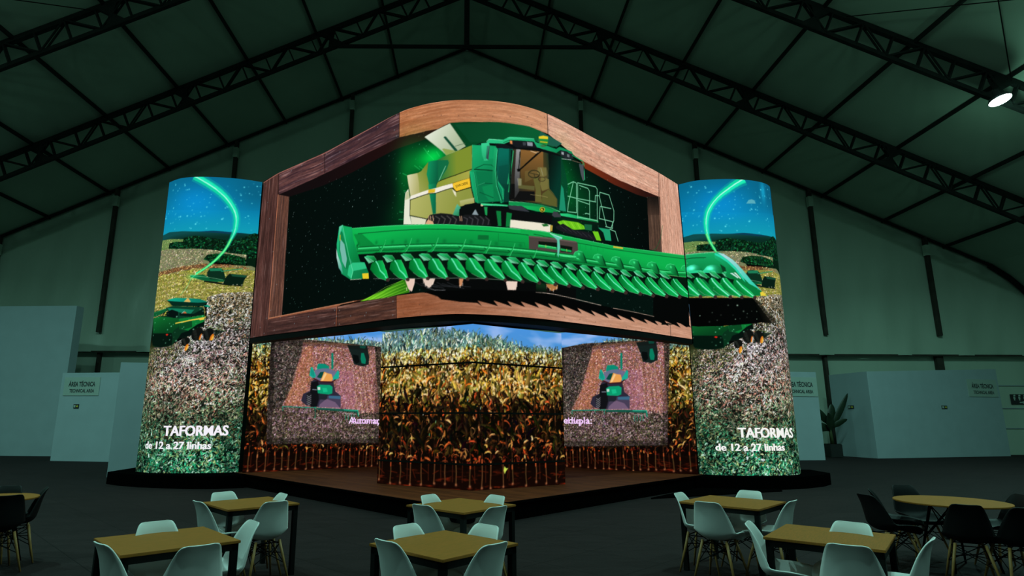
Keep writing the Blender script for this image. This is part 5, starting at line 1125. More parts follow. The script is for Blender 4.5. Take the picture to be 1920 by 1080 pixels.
["P","048a3c",[8.497,4.734,8.624,4.649,8.785,4.584,8.986,4.553,8.87,4.674,8.736,4.75,8.573,4.867,8.507,4.893],0.45],
["L","1ad890",0.0337,[8.573,4.94,8.623,4.878,8.736,4.75,8.87,4.674,9.012,4.573],0.8],
["L","a8f8d8",0.0146,[8.573,4.94,8.623,4.878,8.736,4.75,8.87,4.674,9.012,4.573],0.85],
["L","9affb0",0.0068,[8.689,4.946,8.751,4.896,8.889,4.767,9.029,4.587],0.65],
["L","e8e8e0",0.0067,[8.624,4.649,8.785,4.584,8.986,4.553],0.5],
["P","3a2a26",[8.979,4.582,9.051,4.601,9.086,4.559,9.05,4.521,8.985,4.526]],
["G","2cc878","067a34",[8.591,5.009,8.662,5.039,8.804,5.042,8.936,4.953,8.873,4.91,8.705,4.916],[8.662,5.039,8.873,4.91]],
["P","b0e8d0",[8.591,5.009,8.693,4.992,8.898,4.927,8.873,4.91,8.705,4.916],0.55],
["L","04381c",0.0079,[8.619,5.021,8.873,4.91],0.8],
["L","80f0a8",0.0079,[8.662,5.039,8.804,5.042,8.936,4.953],0.7],
["P","02100a",[8.705,4.916,8.873,4.91,8.92,4.932,8.876,4.853,8.894,4.748,8.818,4.815],0.9],
["G","00581e","0cc058",[8.92,4.932,9.013,4.962,9.092,4.957,9.159,4.908,9.318,4.781,9.484,4.608,9.435,4.571,9.201,4.595,9.023,4.661,8.894,4.748,8.876,4.853],[8.958,4.704,9.203,4.869]],
["P","048a3c",[8.894,4.748,9.023,4.661,9.201,4.595,9.435,4.571,9.299,4.69,9.149,4.763,8.97,4.874,8.902,4.9],0.45],
["L","1ad890",0.0342,[8.971,4.948,9.022,4.886,9.149,4.763,9.299,4.69,9.464,4.593],0.8],
["L","a8f8d8",0.0148,[8.971,4.948,9.022,4.886,9.149,4.763,9.299,4.69,9.464,4.593],0.85],
["L","9affb0",0.0069,[9.092,4.957,9.159,4.908,9.318,4.781,9.484,4.608],0.65],
["L","e8e8e0",0.0068,[9.023,4.661,9.201,4.595,9.435,4.571],0.5],
["P","3a2a26",[9.428,4.601,9.509,4.622,9.549,4.58,9.507,4.541,9.435,4.544]],
["G","2cc878","067a34",[8.937,5.019,9.013,5.051,9.158,5.056,9.311,4.968,9.236,4.924,9.054,4.93],[9.013,5.051,9.236,4.924]],
["P","b0e8d0",[8.937,5.019,9.045,5.002,9.266,4.941,9.236,4.924,9.054,4.93],0.55],
["L","04381c",0.008,[8.968,5.031,9.236,4.924],0.8],
["L","80f0a8",0.008,[9.013,5.051,9.158,5.056,9.311,4.968],0.7],
["P","02100a",[9.054,4.93,9.236,4.924,9.298,4.946,9.248,4.864,9.27,4.766,9.182,4.832],0.9],
["G","00581e","0cc058",[9.298,4.946,9.398,4.979,9.482,4.977,9.554,4.928,9.731,4.801,9.913,4.63,9.863,4.591,9.603,4.614,9.408,4.68,9.27,4.766,9.248,4.864],[9.339,4.723,9.605,4.889]],
["P","048a3c",[9.27,4.766,9.408,4.68,9.603,4.614,9.863,4.591,9.712,4.711,9.549,4.784,9.351,4.889,9.278,4.913],0.45],
["L","1ad890",0.0348,[9.353,4.964,9.407,4.903,9.549,4.784,9.712,4.711,9.893,4.614],0.8],
["L","a8f8d8",0.0151,[9.353,4.964,9.407,4.903,9.549,4.784,9.712,4.711,9.893,4.614],0.85],
["L","9affb0",0.007,[9.482,4.977,9.554,4.928,9.731,4.801,9.913,4.63],0.65],
["L","e8e8e0",0.007,[9.408,4.68,9.603,4.614,9.863,4.591],0.5],
["P","3a2a26",[9.855,4.622,9.942,4.644,9.984,4.601,9.939,4.56,9.862,4.563]],
["G","2cc878","067a34",[9.326,5.034,9.411,5.069,9.559,5.077,9.731,4.987,9.646,4.943,9.45,4.952],[9.411,5.069,9.646,4.943]],
["P","b0e8d0",[9.326,5.034,9.445,5.02,9.68,4.96,9.646,4.943,9.45,4.952],0.55],
["L","04381c",0.0081,[9.36,5.048,9.646,4.943],0.8],
["L","80f0a8",0.0082,[9.411,5.069,9.559,5.077,9.731,4.987],0.7],
["P","02100a",[9.45,4.952,9.646,4.943,9.723,4.965,9.669,4.881,9.694,4.789,9.595,4.855],0.9],
["G","00581e","0cc058",[9.723,4.965,9.827,4.998,9.913,4.998,9.988,4.948,10.179,4.819,10.376,4.65,10.324,4.608,10.044,4.631,9.837,4.7,9.694,4.789,9.669,4.881],[9.765,4.745,10.045,4.909]],
["P","048a3c",[9.694,4.789,9.837,4.7,10.044,4.631,10.324,4.608,10.161,4.731,9.989,4.804,9.777,4.907,9.701,4.931],0.45],
["L","1ad890",0.0356,[9.78,4.983,9.836,4.922,9.989,4.804,10.161,4.731,10.355,4.633],0.8],
["L","a8f8d8",0.0154,[9.78,4.983,9.836,4.922,9.989,4.804,10.161,4.731,10.355,4.633],0.85],
["L","9affb0",0.0072,[9.913,4.998,9.988,4.948,10.179,4.819,10.376,4.65],0.65],
["L","e8e8e0",0.0071,[9.837,4.7,10.044,4.631,10.324,4.608],0.5],
["P","3a2a26",[10.316,4.64,10.407,4.663,10.451,4.62,10.404,4.578,10.323,4.581]],
["G","2cc878","067a34",[9.786,5.066,9.877,5.103,10.023,5.11,10.212,5.017,10.117,4.972,9.911,4.986],[9.877,5.103,10.117,4.972]],
["P","b0e8d0",[9.786,5.066,9.912,5.052,10.155,4.99,10.117,4.972,9.911,4.986],0.55],
["L","04381c",0.0083,[9.822,5.081,10.117,4.972],0.8],
["L","80f0a8",0.0084,[9.877,5.103,10.023,5.11,10.212,5.017],0.7],
["P","02100a",[9.911,4.986,10.117,4.972,10.21,4.994,10.152,4.908,10.179,4.823,10.071,4.889],0.9],
["G","00581e","0cc058",[10.21,4.994,10.315,5.028,10.401,5.029,10.478,4.978,10.681,4.847,10.895,4.679,10.841,4.634,10.539,4.657,10.323,4.73,10.179,4.823,10.152,4.908],[10.251,4.777,10.54,4.939]],
["P","048a3c",[10.179,4.823,10.323,4.73,10.539,4.657,10.841,4.634,10.665,4.76,10.485,4.834,10.263,4.935,10.186,4.959],0.45],
["L","1ad890",0.0365,[10.267,5.013,10.323,4.951,10.485,4.834,10.665,4.76,10.873,4.661],0.8],
["L","a8f8d8",0.0158,[10.267,5.013,10.323,4.951,10.485,4.834,10.665,4.76,10.873,4.661],0.85],
["L","9affb0",0.0074,[10.401,5.029,10.478,4.978,10.681,4.847,10.895,4.679],0.65],
["L","e8e8e0",0.0073,[10.323,4.73,10.539,4.657,10.841,4.634],0.5],
["P","3a2a26",[10.833,4.669,10.929,4.693,10.974,4.648,10.924,4.605,10.839,4.607]],
["G","2cc878","067a34",[10.27,5.099,10.364,5.137,10.504,5.142,10.709,5.046,10.604,5.001,10.393,5.021],[10.364,5.137,10.604,5.001]],
["P","b0e8d0",[10.27,5.099,10.4,5.083,10.646,5.019,10.604,5.001,10.393,5.021],0.55],
["L","04381c",0.0085,[10.308,5.114,10.604,5.001],0.8],
["L","80f0a8",0.0086,[10.364,5.137,10.504,5.142,10.709,5.046],0.7],
["P","02100a",[10.393,5.021,10.604,5.001,10.713,5.023,10.651,4.934,10.682,4.856,10.566,4.923],0.9],
["G","00581e","0cc058",[10.713,5.023,10.819,5.057,10.905,5.06,10.983,5.007,11.199,4.873,11.428,4.707,11.372,4.659,11.049,4.681,10.824,4.76,10.682,4.856,10.651,4.934],[10.753,4.808,11.051,4.967]],
["P","048a3c",[10.682,4.856,10.824,4.76,11.049,4.681,11.372,4.659,11.184,4.787,10.998,4.863,10.764,4.963,10.688,4.987],0.45],
["L","1ad890",0.0375,[10.771,5.041,10.826,4.978,10.998,4.863,11.184,4.787,11.406,4.688],0.8],
["L","a8f8d8",0.0162,[10.771,5.041,10.826,4.978,10.998,4.863,11.184,4.787,11.406,4.688],0.85],
["L","9affb0",0.0075,[10.905,5.06,10.983,5.007,11.199,4.873,11.428,4.707],0.65],
["L","e8e8e0",0.0075,[10.824,4.76,11.049,4.681,11.372,4.659],0.5],
["P","3a2a26",[11.365,4.695,11.465,4.72,11.512,4.674,11.459,4.629,11.371,4.632]],
["G","2cc878","067a34",[10.732,5.129,10.83,5.168,10.963,5.172,11.182,5.071,11.068,5.027,10.852,5.053],[10.83,5.168,11.068,5.027]],
["P","b0e8d0",[10.732,5.129,10.865,5.112,11.113,5.045,11.068,5.027,10.852,5.053],0.55],
["L","04381c",0.0088,[10.771,5.145,11.068,5.027],0.8],
["L","80f0a8",0.0088,[10.83,5.168,10.963,5.172,11.182,5.071],0.7],
["P","02100a",[10.852,5.053,11.068,5.027,11.192,5.048,11.127,4.956,11.16,4.886,11.036,4.953],0.9],
["G","00581e","0cc058",[11.192,5.048,11.298,5.081,11.384,5.086,11.463,5.032,11.689,4.894,11.932,4.729,11.875,4.679,11.533,4.702,11.3,4.785,11.16,4.886,11.127,4.956],[11.23,4.835,11.536,4.991]],
["P","048a3c",[11.16,4.886,11.3,4.785,11.533,4.702,11.875,4.679,11.676,4.81,11.484,4.888,11.242,4.986,11.166,5.011],0.45],
["L","1ad890",0.0384,[11.25,5.066,11.304,5.002,11.484,4.888,11.676,4.81,11.909,4.709],0.8],
["L","a8f8d8",0.0166,[11.25,5.066,11.304,5.002,11.484,4.888,11.676,4.81,11.909,4.709],0.85],
["L","9affb0",0.0077,[11.384,5.086,11.463,5.032,11.689,4.894,11.932,4.729],0.65],
["L","e8e8e0",0.0077,[11.3,4.785,11.533,4.702,11.875,4.679],0.5],
["P","3a2a26",[11.867,4.716,11.972,4.742,12.02,4.695,11.964,4.649,11.873,4.651]],
["G","2cc878","067a34",[11.256,5.18,11.358,5.22,11.481,5.222,11.715,5.117,11.592,5.073,11.372,5.105],[11.358,5.22,11.592,5.073]],
["P","b0e8d0",[11.256,5.18,11.392,5.161,11.641,5.09,11.592,5.073,11.372,5.105],0.55],
["L","04381c",0.009,[11.296,5.196,11.592,5.073],0.8],
["L","80f0a8",0.009,[11.358,5.22,11.481,5.222,11.715,5.117],0.7],
["P","02100a",[11.372,5.105,11.592,5.073,11.732,5.093,11.665,4.999,11.7,4.936,11.569,5.004],0.9],
["G","00581e","0cc058",[11.732,5.093,11.839,5.126,11.923,5.132,12.002,5.077,12.242,4.936,12.507,4.774,12.446,4.72,12.077,4.741,11.837,4.83,11.7,4.936,11.665,4.999],[11.768,4.883,12.082,5.035]],
["P","048a3c",[11.7,4.936,11.837,4.83,12.077,4.741,12.446,4.72,12.231,4.853,12.031,4.932,11.78,5.029,11.705,5.055],0.45],
["L","1ad890",0.0395,[11.791,5.111,11.843,5.046,12.031,4.932,12.231,4.853,12.483,4.752],0.8],
["L","a8f8d8",0.0171,[11.791,5.111,11.843,5.046,12.031,4.932,12.231,4.853,12.483,4.752],0.85],
["L","9affb0",0.0079,[11.923,5.132,12.002,5.077,12.242,4.936,12.507,4.774],0.65],
["L","e8e8e0",0.0079,[11.837,4.83,12.077,4.741,12.446,4.72],0.5],
["P","3a2a26",[12.439,4.759,12.552,4.787,12.603,4.739,12.542,4.691,12.444,4.692]],
["G","2cc878","067a34",[11.746,5.212,11.852,5.254,11.976,5.255,12.221,5.147,12.09,5.102,11.863,5.136],[11.852,5.254,12.09,5.102]],
["P","b0e8d0",[11.746,5.212,11.886,5.193,12.142,5.12,12.09,5.102,11.863,5.136],0.55],
["L","04381c",0.0092,[11.788,5.229,12.09,5.102],0.8],
["L","80f0a8",0.0093,[11.852,5.254,11.976,5.255,12.221,5.147],0.7],
["P","02100a",[11.863,5.136,12.09,5.102,12.24,5.123,12.168,5.026,12.205,4.964,12.067,5.033],0.9],
["G","00581e","0cc058",[12.24,5.123,12.352,5.157,12.44,5.165,12.523,5.108,12.78,4.966,13.064,4.804,12.998,4.748,12.6,4.766,12.345,4.855,12.205,4.964,12.168,5.026],[12.275,4.909,12.608,5.066]],
["P","048a3c",[12.205,4.964,12.345,4.855,12.6,4.766,12.998,4.748,12.767,4.882,12.554,4.961,12.289,5.058,12.211,5.084],0.45],
["L","1ad890",0.0404,[12.301,5.142,12.355,5.075,12.554,4.961,12.767,4.882,13.038,4.782],0.8],
["L","a8f8d8",0.0175,[12.301,5.142,12.355,5.075,12.554,4.961,12.767,4.882,13.038,4.782],0.85],
["L","9affb0",0.0081,[12.44,5.165,12.523,5.108,12.78,4.966,13.064,4.804],0.65],
["L","e8e8e0",0.008,[12.345,4.855,12.6,4.766,12.998,4.748],0.5],
["P","3a2a26",[12.991,4.788,13.113,4.818,13.167,4.769,13.101,4.719,12.995,4.72]],
["G","2cc878","067a34",[12.275,5.273,12.388,5.317,12.522,5.319,12.783,5.211,12.641,5.163,12.399,5.196],[12.388,5.317,12.641,5.163]],
["P","b0e8d0",[12.275,5.273,12.424,5.254,12.697,5.182,12.641,5.163,12.399,5.196],0.55],
["L","04381c",0.0095,[12.32,5.29,12.641,5.163],0.8],
["L","80f0a8",0.0095,[12.388,5.317,12.522,5.319,12.783,5.211],0.7],
["P","02100a",[12.399,5.196,12.641,5.163,12.804,5.187,12.724,5.085,12.763,5.022,12.616,5.092],0.9],
["G","00581e","0cc058",[12.804,5.187,12.924,5.224,13.019,5.232,13.108,5.176,13.382,5.032,13.685,4.867,13.613,4.809,13.185,4.824,12.912,4.912,12.763,5.022,12.724,5.085],[12.837,4.967,13.199,5.133]],
["P","048a3c",[12.763,5.022,12.912,4.912,13.185,4.824,13.613,4.809,13.367,4.945,13.139,5.025,12.854,5.12,12.771,5.146],0.45],
["L","1ad890",0.0415,[12.87,5.207,12.926,5.139,13.139,5.025,13.367,4.945,13.656,4.844],0.8],
["L","a8f8d8",0.018,[12.87,5.207,12.926,5.139,13.139,5.025,13.367,4.945,13.656,4.844],0.85],
["L","9affb0",0.0084,[13.019,5.232,13.108,5.176,13.382,5.032,13.685,4.867],0.65],
["L","e8e8e0",0.0083,[12.912,4.912,13.185,4.824,13.613,4.809],0.5],
["P","3a2a26",[13.607,4.85,13.738,4.881,13.795,4.832,13.723,4.78,13.61,4.78]],
["G","2cc878","067a34",[12.832,5.343,12.955,5.39,13.098,5.394,13.377,5.286,13.224,5.235,12.964,5.266],[12.955,5.39,13.224,5.235]],
["P","b0e8d0",[12.832,5.343,12.992,5.326,13.285,5.255,13.224,5.235,12.964,5.266],0.55],
["L","04381c",0.0097,[12.881,5.362,13.224,5.235],0.8],
["L","80f0a8",0.0098,[12.955,5.39,13.098,5.394,13.377,5.286],0.7],
["P","02100a",[12.964,5.266,13.224,5.235,13.399,5.261,13.312,5.156,13.352,5.091,13.195,5.162],0.9],
["G","00581e","0cc058",[13.399,5.261,13.529,5.301,13.632,5.31,13.726,5.253,14.019,5.106,14.343,4.938,14.264,4.877,13.803,4.89,13.511,4.979,13.352,5.091,13.312,5.156],[13.432,5.036,13.824,5.209]],
["P","048a3c",[13.352,5.091,13.511,4.979,13.803,4.89,14.264,4.877,14.001,5.016,13.757,5.097,13.453,5.193,13.364,5.219],0.45],
["L","1ad890",0.0427,[13.47,5.283,13.53,5.214,13.757,5.097,14.001,5.016,14.311,4.914],0.8],
["L","a8f8d8",0.0185,[13.47,5.283,13.53,5.214,13.757,5.097,14.001,5.016,14.311,4.914],0.85],
["L","9affb0",0.0086,[13.632,5.31,13.726,5.253,14.019,5.106,14.343,4.938],0.65],
["L","e8e8e0",0.0085,[13.511,4.979,13.803,4.89,14.264,4.877],0.5],
["P","3a2a26",[14.258,4.92,14.4,4.953,14.46,4.902,14.382,4.848,14.259,4.847]],
["G","2cc878","067a34",[13.413,5.416,13.545,5.466,13.699,5.471,13.999,5.362,13.832,5.308,13.553,5.338],[13.545,5.466,13.832,5.308]],
["P","b0e8d0",[13.413,5.416,13.584,5.4,13.898,5.33,13.832,5.308,13.553,5.338],0.55],
["L","04381c",0.01,[13.465,5.436,13.832,5.308],0.8],
["L","80f0a8",0.01,[13.545,5.466,13.699,5.471,13.999,5.362],0.7],
["P","02100a",[13.553,5.338,13.832,5.308,14.022,5.337,13.925,5.227,13.968,5.161,13.8,5.232],0.9],
["G","00581e","0cc058",[14.022,5.337,14.164,5.379,14.276,5.39,14.376,5.331,14.687,5.182,15.024,5.008,14.939,4.945,14.449,4.956,14.137,5.046,13.968,5.161,13.925,5.227],[14.052,5.104,14.48,5.287]],
["P","048a3c",[13.968,5.161,14.137,5.046,14.449,4.956,14.939,4.945,14.665,5.088,14.406,5.17,14.079,5.267,13.983,5.293],0.45],
["L","1ad890",0.044,[14.1,5.36,14.162,5.289,14.406,5.17,14.665,5.088,14.99,4.983],0.8],
["L","a8f8d8",0.0191,[14.1,5.36,14.162,5.289,14.406,5.17,14.665,5.088,14.99,4.983],0.85],
["L","9affb0",0.0089,[14.276,5.39,14.376,5.331,14.687,5.182,15.024,5.008],0.65],
["L","e8e8e0",0.0087,[14.137,5.046,14.449,4.956,14.939,4.945],0.5],
["P","3a2a26",[14.934,4.989,15.085,5.024,15.146,4.971,15.062,4.915,14.933,4.914]],
["G","22b878","0a7a44",[3.537,5.784,3.612,6.202,3.742,6.216,3.849,6.145,4.09,6.084,4.169,5.792,4.45,5.21,4.604,5.169,4.766,4.901,4.768,4.773,4.556,4.813,4.509,4.802,4.111,4.843,3.765,5.029,3.566,5.486],[3.618,6.063,4.6,4.941]],
["P","0c8048",[3.67,6.085,3.75,6.036,4.083,5.239,3.989,5.097,3.862,5.148,3.637,5.635]],
["P","5cc8a0",[3.612,6.195,3.742,6.213,3.671,6.052,3.635,5.929]],
["P","74b8a8",[3.678,5.887,3.839,5.727,3.955,5.355,3.912,5.14,3.779,5.321,3.679,5.628]],
["G","c8dcd8","4aa890",[3.531,5.687,3.591,5.514,3.757,5.228,3.816,5.028,3.657,5.18,3.552,5.456],[3.561,5.584,3.762,5.1]],
["G","10a85c","067a3a",[3.743,6.2,4.105,6.081,4.169,5.792,4.45,5.21,4.182,5.223,4.028,5.406],[3.834,5.857,4.352,5.257]],
["P","2cc080",[4.036,5.184,4.182,5.229,4.604,5.169,4.693,5.018,4.213,5.031,4.145,4.854,3.993,4.97]],
["L","8ff0c0",0.013,[3.743,6.206,4.028,5.406,4.188,5.034,4.13,4.856],0.7],
["P","e8c828",[4.529,4.927,4.752,4.903,4.773,4.773,4.556,4.801]],
["L","e8e8d0",0.0125,[4.111,4.84,4.509,4.802],0.8],
["P","c8b030",[3.637,5.993,3.684,5.984,3.691,5.836,3.648,5.854],0.8],
["P","5cc8a8",[9.32,5.679,9.529,5.671,9.717,5.662,9.703,5.612,9.619,5.591,9.64,5.418,9.581,5.173,9.554,5.257,9.548,5.565]],
["L","c8f8e0",0.0117,[9.335,5.673,9.704,5.636]],
["L","3a6a48",0.0124,[4.351,5.304,5.129,5.173,5.512,5.113,5.85,5.06,6.146,5.02,6.418,4.988,6.922,4.94,7.385,4.928,7.848,4.942,8.335,4.976,8.877,5.035],0.0]]
ART['T'] = [
["G","06688c","0886b4",[-2.217,9.311,-1.163,9.052,-0.178,8.809,0.301,8.69,0.672,8.616,0.949,8.589,1.199,8.578,1.665,8.586,2.118,8.615,2.565,8.673,3.021,8.753,3.092,7.653,3.162,6.577,2.277,6.478,1.393,6.441,0.915,6.451,0.641,6.472,0.265,6.526,-0.675,6.688,-1.667,6.857,-1.936,8.057],[1.415,8.389,1.513,7.256]],
["G","0886b4","109cb4",[-0.333,7.619,0.435,7.462,0.71,7.422,0.935,7.405,1.338,7.394,1.715,7.403,2.45,7.457,3.197,7.564,3.248,6.759,2.506,6.667,1.779,6.616,1.408,6.607,1.016,6.613,0.803,6.624,0.559,6.648,0.223,6.703,-0.167,6.772],[1.501,7.396,1.557,6.748]],
["B","0048b0",[1.115,7.726,0.713,0.475],0.22,"add"],
["B","004a70",[2.721,8.167,0.652,0.456],0.0,"add"],
["B","0a5a78",[2.813,8.085,0.652,0.554],0.75,"mix"],
["P","8ac0a8",[14.896,10.928,14.896,11.112,14.896,11.124,14.896,10.995],0.0],
["S",[-0.053,8.387,0.283,8.308,0.563,8.25,0.774,8.222,0.961,8.207,1.305,8.197,1.627,8.203,2.255,8.246,2.883,8.34,2.935,6.908,2.306,6.833,1.68,6.797,1.021,6.797,0.839,6.806,0.639,6.824,0.386,6.86,0.059,6.921],120,"70f0f8",0.02,21],
["S",[-0.035,6.749,0.305,6.697,0.584,6.662,0.795,6.651,0.983,6.649,1.33,6.658,1.658,6.681,2.297,6.751,2.938,6.862,2.977,5.658,2.33,5.667,1.687,5.705,1.357,5.734,1.008,5.773,0.82,5.798,0.61,5.831,0.338,5.882,-0.005,5.951],50,"a8ffd8",0.018,22],
["G","0f4a4a","082c22",[-0.167,6.772,0.335,6.822,0.614,6.796,0.828,6.793,1.115,6.777,1.382,6.772,1.721,6.808,2.059,6.796,2.392,6.795,2.814,6.799,3.248,6.759,3.275,6.338,2.525,6.253,1.792,6.205,1.418,6.197,1.023,6.202,0.808,6.212,0.563,6.234,0.225,6.284,-0.168,6.349,-0.226,6.641],[1.553,6.794,1.568,6.61]],
["P","0a3a58",[1.207,6.764,1.721,6.808,2.143,6.792,2.561,6.785,2.147,6.737],0.8],
["P","6a8a4a",[-0.055,6.635,0.372,6.611,0.67,6.571,0.903,6.554,0.916,6.206,0.734,6.218,0.523,6.239,0.242,6.281,-0.08,6.335]],
["F",[-0.055,6.635,0.372,6.611,0.67,6.571,0.903,6.554,0.914,6.229,0.731,6.241,0.52,6.262,0.237,6.305,-0.085,6.359],["8a9a5a","a8a868","5a7a44"],400,0.05,0.02,5,"",1],
["P","051c0e",[0.384,6.328,0.394,6.487,0.652,6.499,0.887,6.481,0.899,6.595,1.218,6.653,1.568,6.61,1.825,6.572,2.162,6.544,2.406,6.61,2.652,6.685,2.667,6.78,2.812,6.836,3.159,6.795,3.227,5.728,2.716,5.769,2.611,6.079,2.196,6.088,2.023,6.192,1.852,6.244,1.165,6.266,0.822,6.28,0.628,6.296]],
["F",[0.384,6.328,0.394,6.487,0.652,6.499,0.887,6.481,0.899,6.595,1.218,6.653,1.568,6.61,1.825,6.572,2.162,6.544,2.406,6.61,2.813,6.822,3.159,6.795,3.201,6.143,2.446,6.062,1.852,6.244,1.2,6.249,0.842,6.271,0.64,6.29],["0c3a20","042010","10502c","021208"],900,0.05,0.03,60,"",1],
["P","7a8058",[-0.124,6.342,0.386,6.313,0.658,6.285,0.872,6.274,1.253,6.274,1.852,6.244,2.188,6.188,2.646,6.174,2.635,6.035,2.199,6.043,1.619,6.019,1.718,5.841,2.256,5.843,2.793,5.869,3.227,5.728,3.248,5.409,2.518,5.343,1.804,5.306,1.439,5.3,1.057,5.303,0.85,5.31,0.62,5.325,0.316,5.358,-0.065,5.409]],
["F",[-0.124,6.342,0.386,6.313,0.658,6.285,0.872,6.274,1.253,6.274,1.852,6.244,2.188,6.188,2.646,6.174,2.631,6.081,2.085,6.059,1.531,6.062,1.508,5.837,1.212,5.78,0.895,5.733,0.721,5.715,0.522,5.705,0.259,5.711,-0.044,5.727],["908c68","848460","a09878","707058","a8947c"],700,0.06,0.022,4,"",1],
["P","6a4028",[-0.055,5.568,-0.035,5.68,0.419,5.695,0.597,5.714,0.744,5.741,1.145,5.781,1.508,5.837,2.213,5.862,2.22,5.772,1.306,5.709,1.043,5.664,0.757,5.628,0.605,5.601,0.421,5.582],0.8],
["F",[-0.055,5.568,-0.04,5.703,0.416,5.713,0.595,5.73,0.743,5.755,1.143,5.796,1.506,5.855,2.46,5.858,2.798,5.801,2.47,5.723,1.896,5.696,1.307,5.691,1.044,5.651,0.758,5.619,0.606,5.594,0.421,5.577],["8a5a34","a87848","5a3c20","c8a868"],900,0.06,0.02,8,"",1],
["P","06240f",[1.517,5.972,1.611,6.109,1.859,6.153,2.191,6.156,2.442,6.117,2.611,6.079,2.648,5.854,2.211,5.885,1.712,5.909]],
["F",[1.517,5.972,1.611,6.109,1.859,6.153,2.191,6.156,2.442,6.117,2.611,6.079,2.646,5.876,2.211,5.885,1.712,5.909],["0c3a1c","041c0c","14502a"],900,0.05,0.03,60,"",1],
["P","8a8c3c",[-0.098,5.574,0.404,5.567,0.601,5.576,0.761,5.594,1.045,5.643,1.307,5.7,2.22,5.772,3.227,5.728,3.269,5.091,2.529,4.908,1.809,4.755,1.057,4.632,0.85,4.608,0.619,4.59,0.314,4.587,-0.068,4.596,-0.024,3.972,-0.063,4.775]],
["F",[-0.101,5.588,0.4,5.591,0.597,5.605,0.757,5.628,1.044,5.655,1.307,5.691,1.895,5.711,2.468,5.754,3.229,5.705,3.269,5.091,2.119,4.962,1.638,4.817,1.769,4.253,1.053,4.231,0.856,4.23,0.638,4.235,0.358,4.25,-0.004,4.279,-0.192,4.789],["a89c48","8a8a38","b8a860","74782c","c8b880","8a7c38"],800,0.08,0.022,8,"",1],
["L","6a6a28",0.0154,[-0.151,5.42,0.169,5.414,0.466,5.412,0.69,5.427,0.877,5.452,1.328,5.47,1.746,5.505,2.281,5.506,2.817,5.529],0.6],
["L","d8c888",0.0123,[-0.14,5.364,0.181,5.358,0.475,5.357,0.696,5.373,0.883,5.398,1.333,5.417,1.75,5.452,2.285,5.452,2.821,5.475],0.4],
["L","6a6a28",0.0153,[-0.125,5.289,0.196,5.286,0.486,5.289,0.704,5.308,0.89,5.335,1.338,5.364,1.754,5.407,2.287,5.425,2.821,5.466],0.6],
["L","d8c888",0.0122,[-0.114,5.233,0.207,5.231,0.495,5.234,0.711,5.254,0.896,5.282,1.343,5.31,1.758,5.354,2.291,5.372,2.825,5.411],0.4],
["L","6a6a28",0.0152,[-0.098,5.159,0.221,5.159,0.506,5.166,0.719,5.189,0.902,5.219,1.348,5.257,1.762,5.31,2.293,5.345,2.826,5.402],0.6],
["L","d8c888",0.0122,[-0.087,5.103,0.232,5.104,0.515,5.112,0.726,5.135,0.908,5.166,1.352,5.204,1.767,5.257,2.297,5.292,2.829,5.348],0.4],
["L","6a6a28",0.0152,[-0.072,5.029,0.247,5.033,0.525,5.044,0.734,5.07,0.915,5.104,1.357,5.151,1.77,5.212,2.299,5.265,2.83,5.339],0.6],
["L","d8c888",0.0121,[-0.061,4.973,0.258,4.978,0.533,4.99,0.74,5.017,0.921,5.05,1.362,5.098,1.775,5.159,2.303,5.212,2.834,5.286],0.4],
["L","6a6a28",0.0151,[-0.046,4.899,0.272,4.907,0.542,4.923,0.748,4.953,0.927,4.988,1.367,5.045,1.778,5.115,2.305,5.185,2.834,5.277],0.6],
["L","d8c888",0.0121,[-0.035,4.844,0.282,4.852,0.55,4.869,0.754,4.899,0.933,4.935,1.372,4.992,1.783,5.062,2.309,5.132,2.838,5.223],0.4],
["L","6a6a28",0.0151,[-0.02,4.771,0.296,4.782,0.56,4.802,0.761,4.835,0.94,4.874,1.377,4.94,1.787,5.018,2.311,5.105,2.839,5.214],0.6],
["L","d8c888",0.012,[-0.009,4.716,0.307,4.728,0.568,4.749,0.768,4.782,0.945,4.821,1.381,4.887,1.791,4.965,2.315,5.052,2.842,5.16],0.4],
["L","6a6a28",0.015,[0.006,4.642,0.32,4.657,0.578,4.682,0.775,4.718,0.952,4.759,1.386,4.834,1.795,4.921,2.317,5.026,2.843,5.151],0.6],
["L","d8c888",0.012,[0.017,4.588,0.331,4.603,0.586,4.629,0.781,4.665,0.958,4.707,1.391,4.782,1.799,4.869,2.321,4.973,2.847,5.097],0.4],
["K",[1.713,4.906,1.872,4.976,2.113,5.042,2.516,5.097,3.263,5.173,3.346,3.887,3.43,2.919,3.511,1.971,3.591,1.043,3.669,0.132,2.816,0.168,1.994,0.196,1.148,0.206,0.916,0.204,0.661,0.2,0.322,0.187,-0.115,0.166,-0.229,1.424,-0.087,2.683,-0.027,3.584,0.21,3.567,0.43,3.552,0.606,3.543,0.753,3.537,1.043,3.679,1.311,3.825,1.761,4.345,1.798,3.909],[[0.51,["2a9a70","1a6a48","7ac090","06140e","04100a","1c7a50","5aa070","08241a","98b070","b0e8c8","041008"]],[1.19,["3a8a60","2a5a40","a8b888","0c1a12","060c08","5a4a30","2c6a48","0c1c12","7a8a50","8ac8a0"]],[1.67,["8a9a70","4a6a48","c8c8a8","182016","0a0e0a","7a5040","4a7a58","101c14","a8a080"]],[2.24,["c8b098","a07060","f0e4dc","1c1814","0e0c0a","5a6a50","8a9078","142018","b07060"]],[3.06,["d8c0b8","a88088","f4ecec","221c1a","100e0e","5e5450","7a7e6a","1c1a18","c08878","283028"]],[3.83,["d8c8c8","a89094","f8f0f4","2a2420","14120e","6a5a54","7a826a","20201a","203028"]],[4.36,["b8b0a0","7a7264","221e18","12120c","dcd4cc","5a644c","8a6040","302c1e","46543c"]],[4.97,["c8c0a8","9a9070","5a5438","3a3622","e8e0d0","7a7050","a88860"]]],1500,"12140f"],
["B","0c2c22",[3.234,4.324,0.3,1.651],0.3,"mix"],
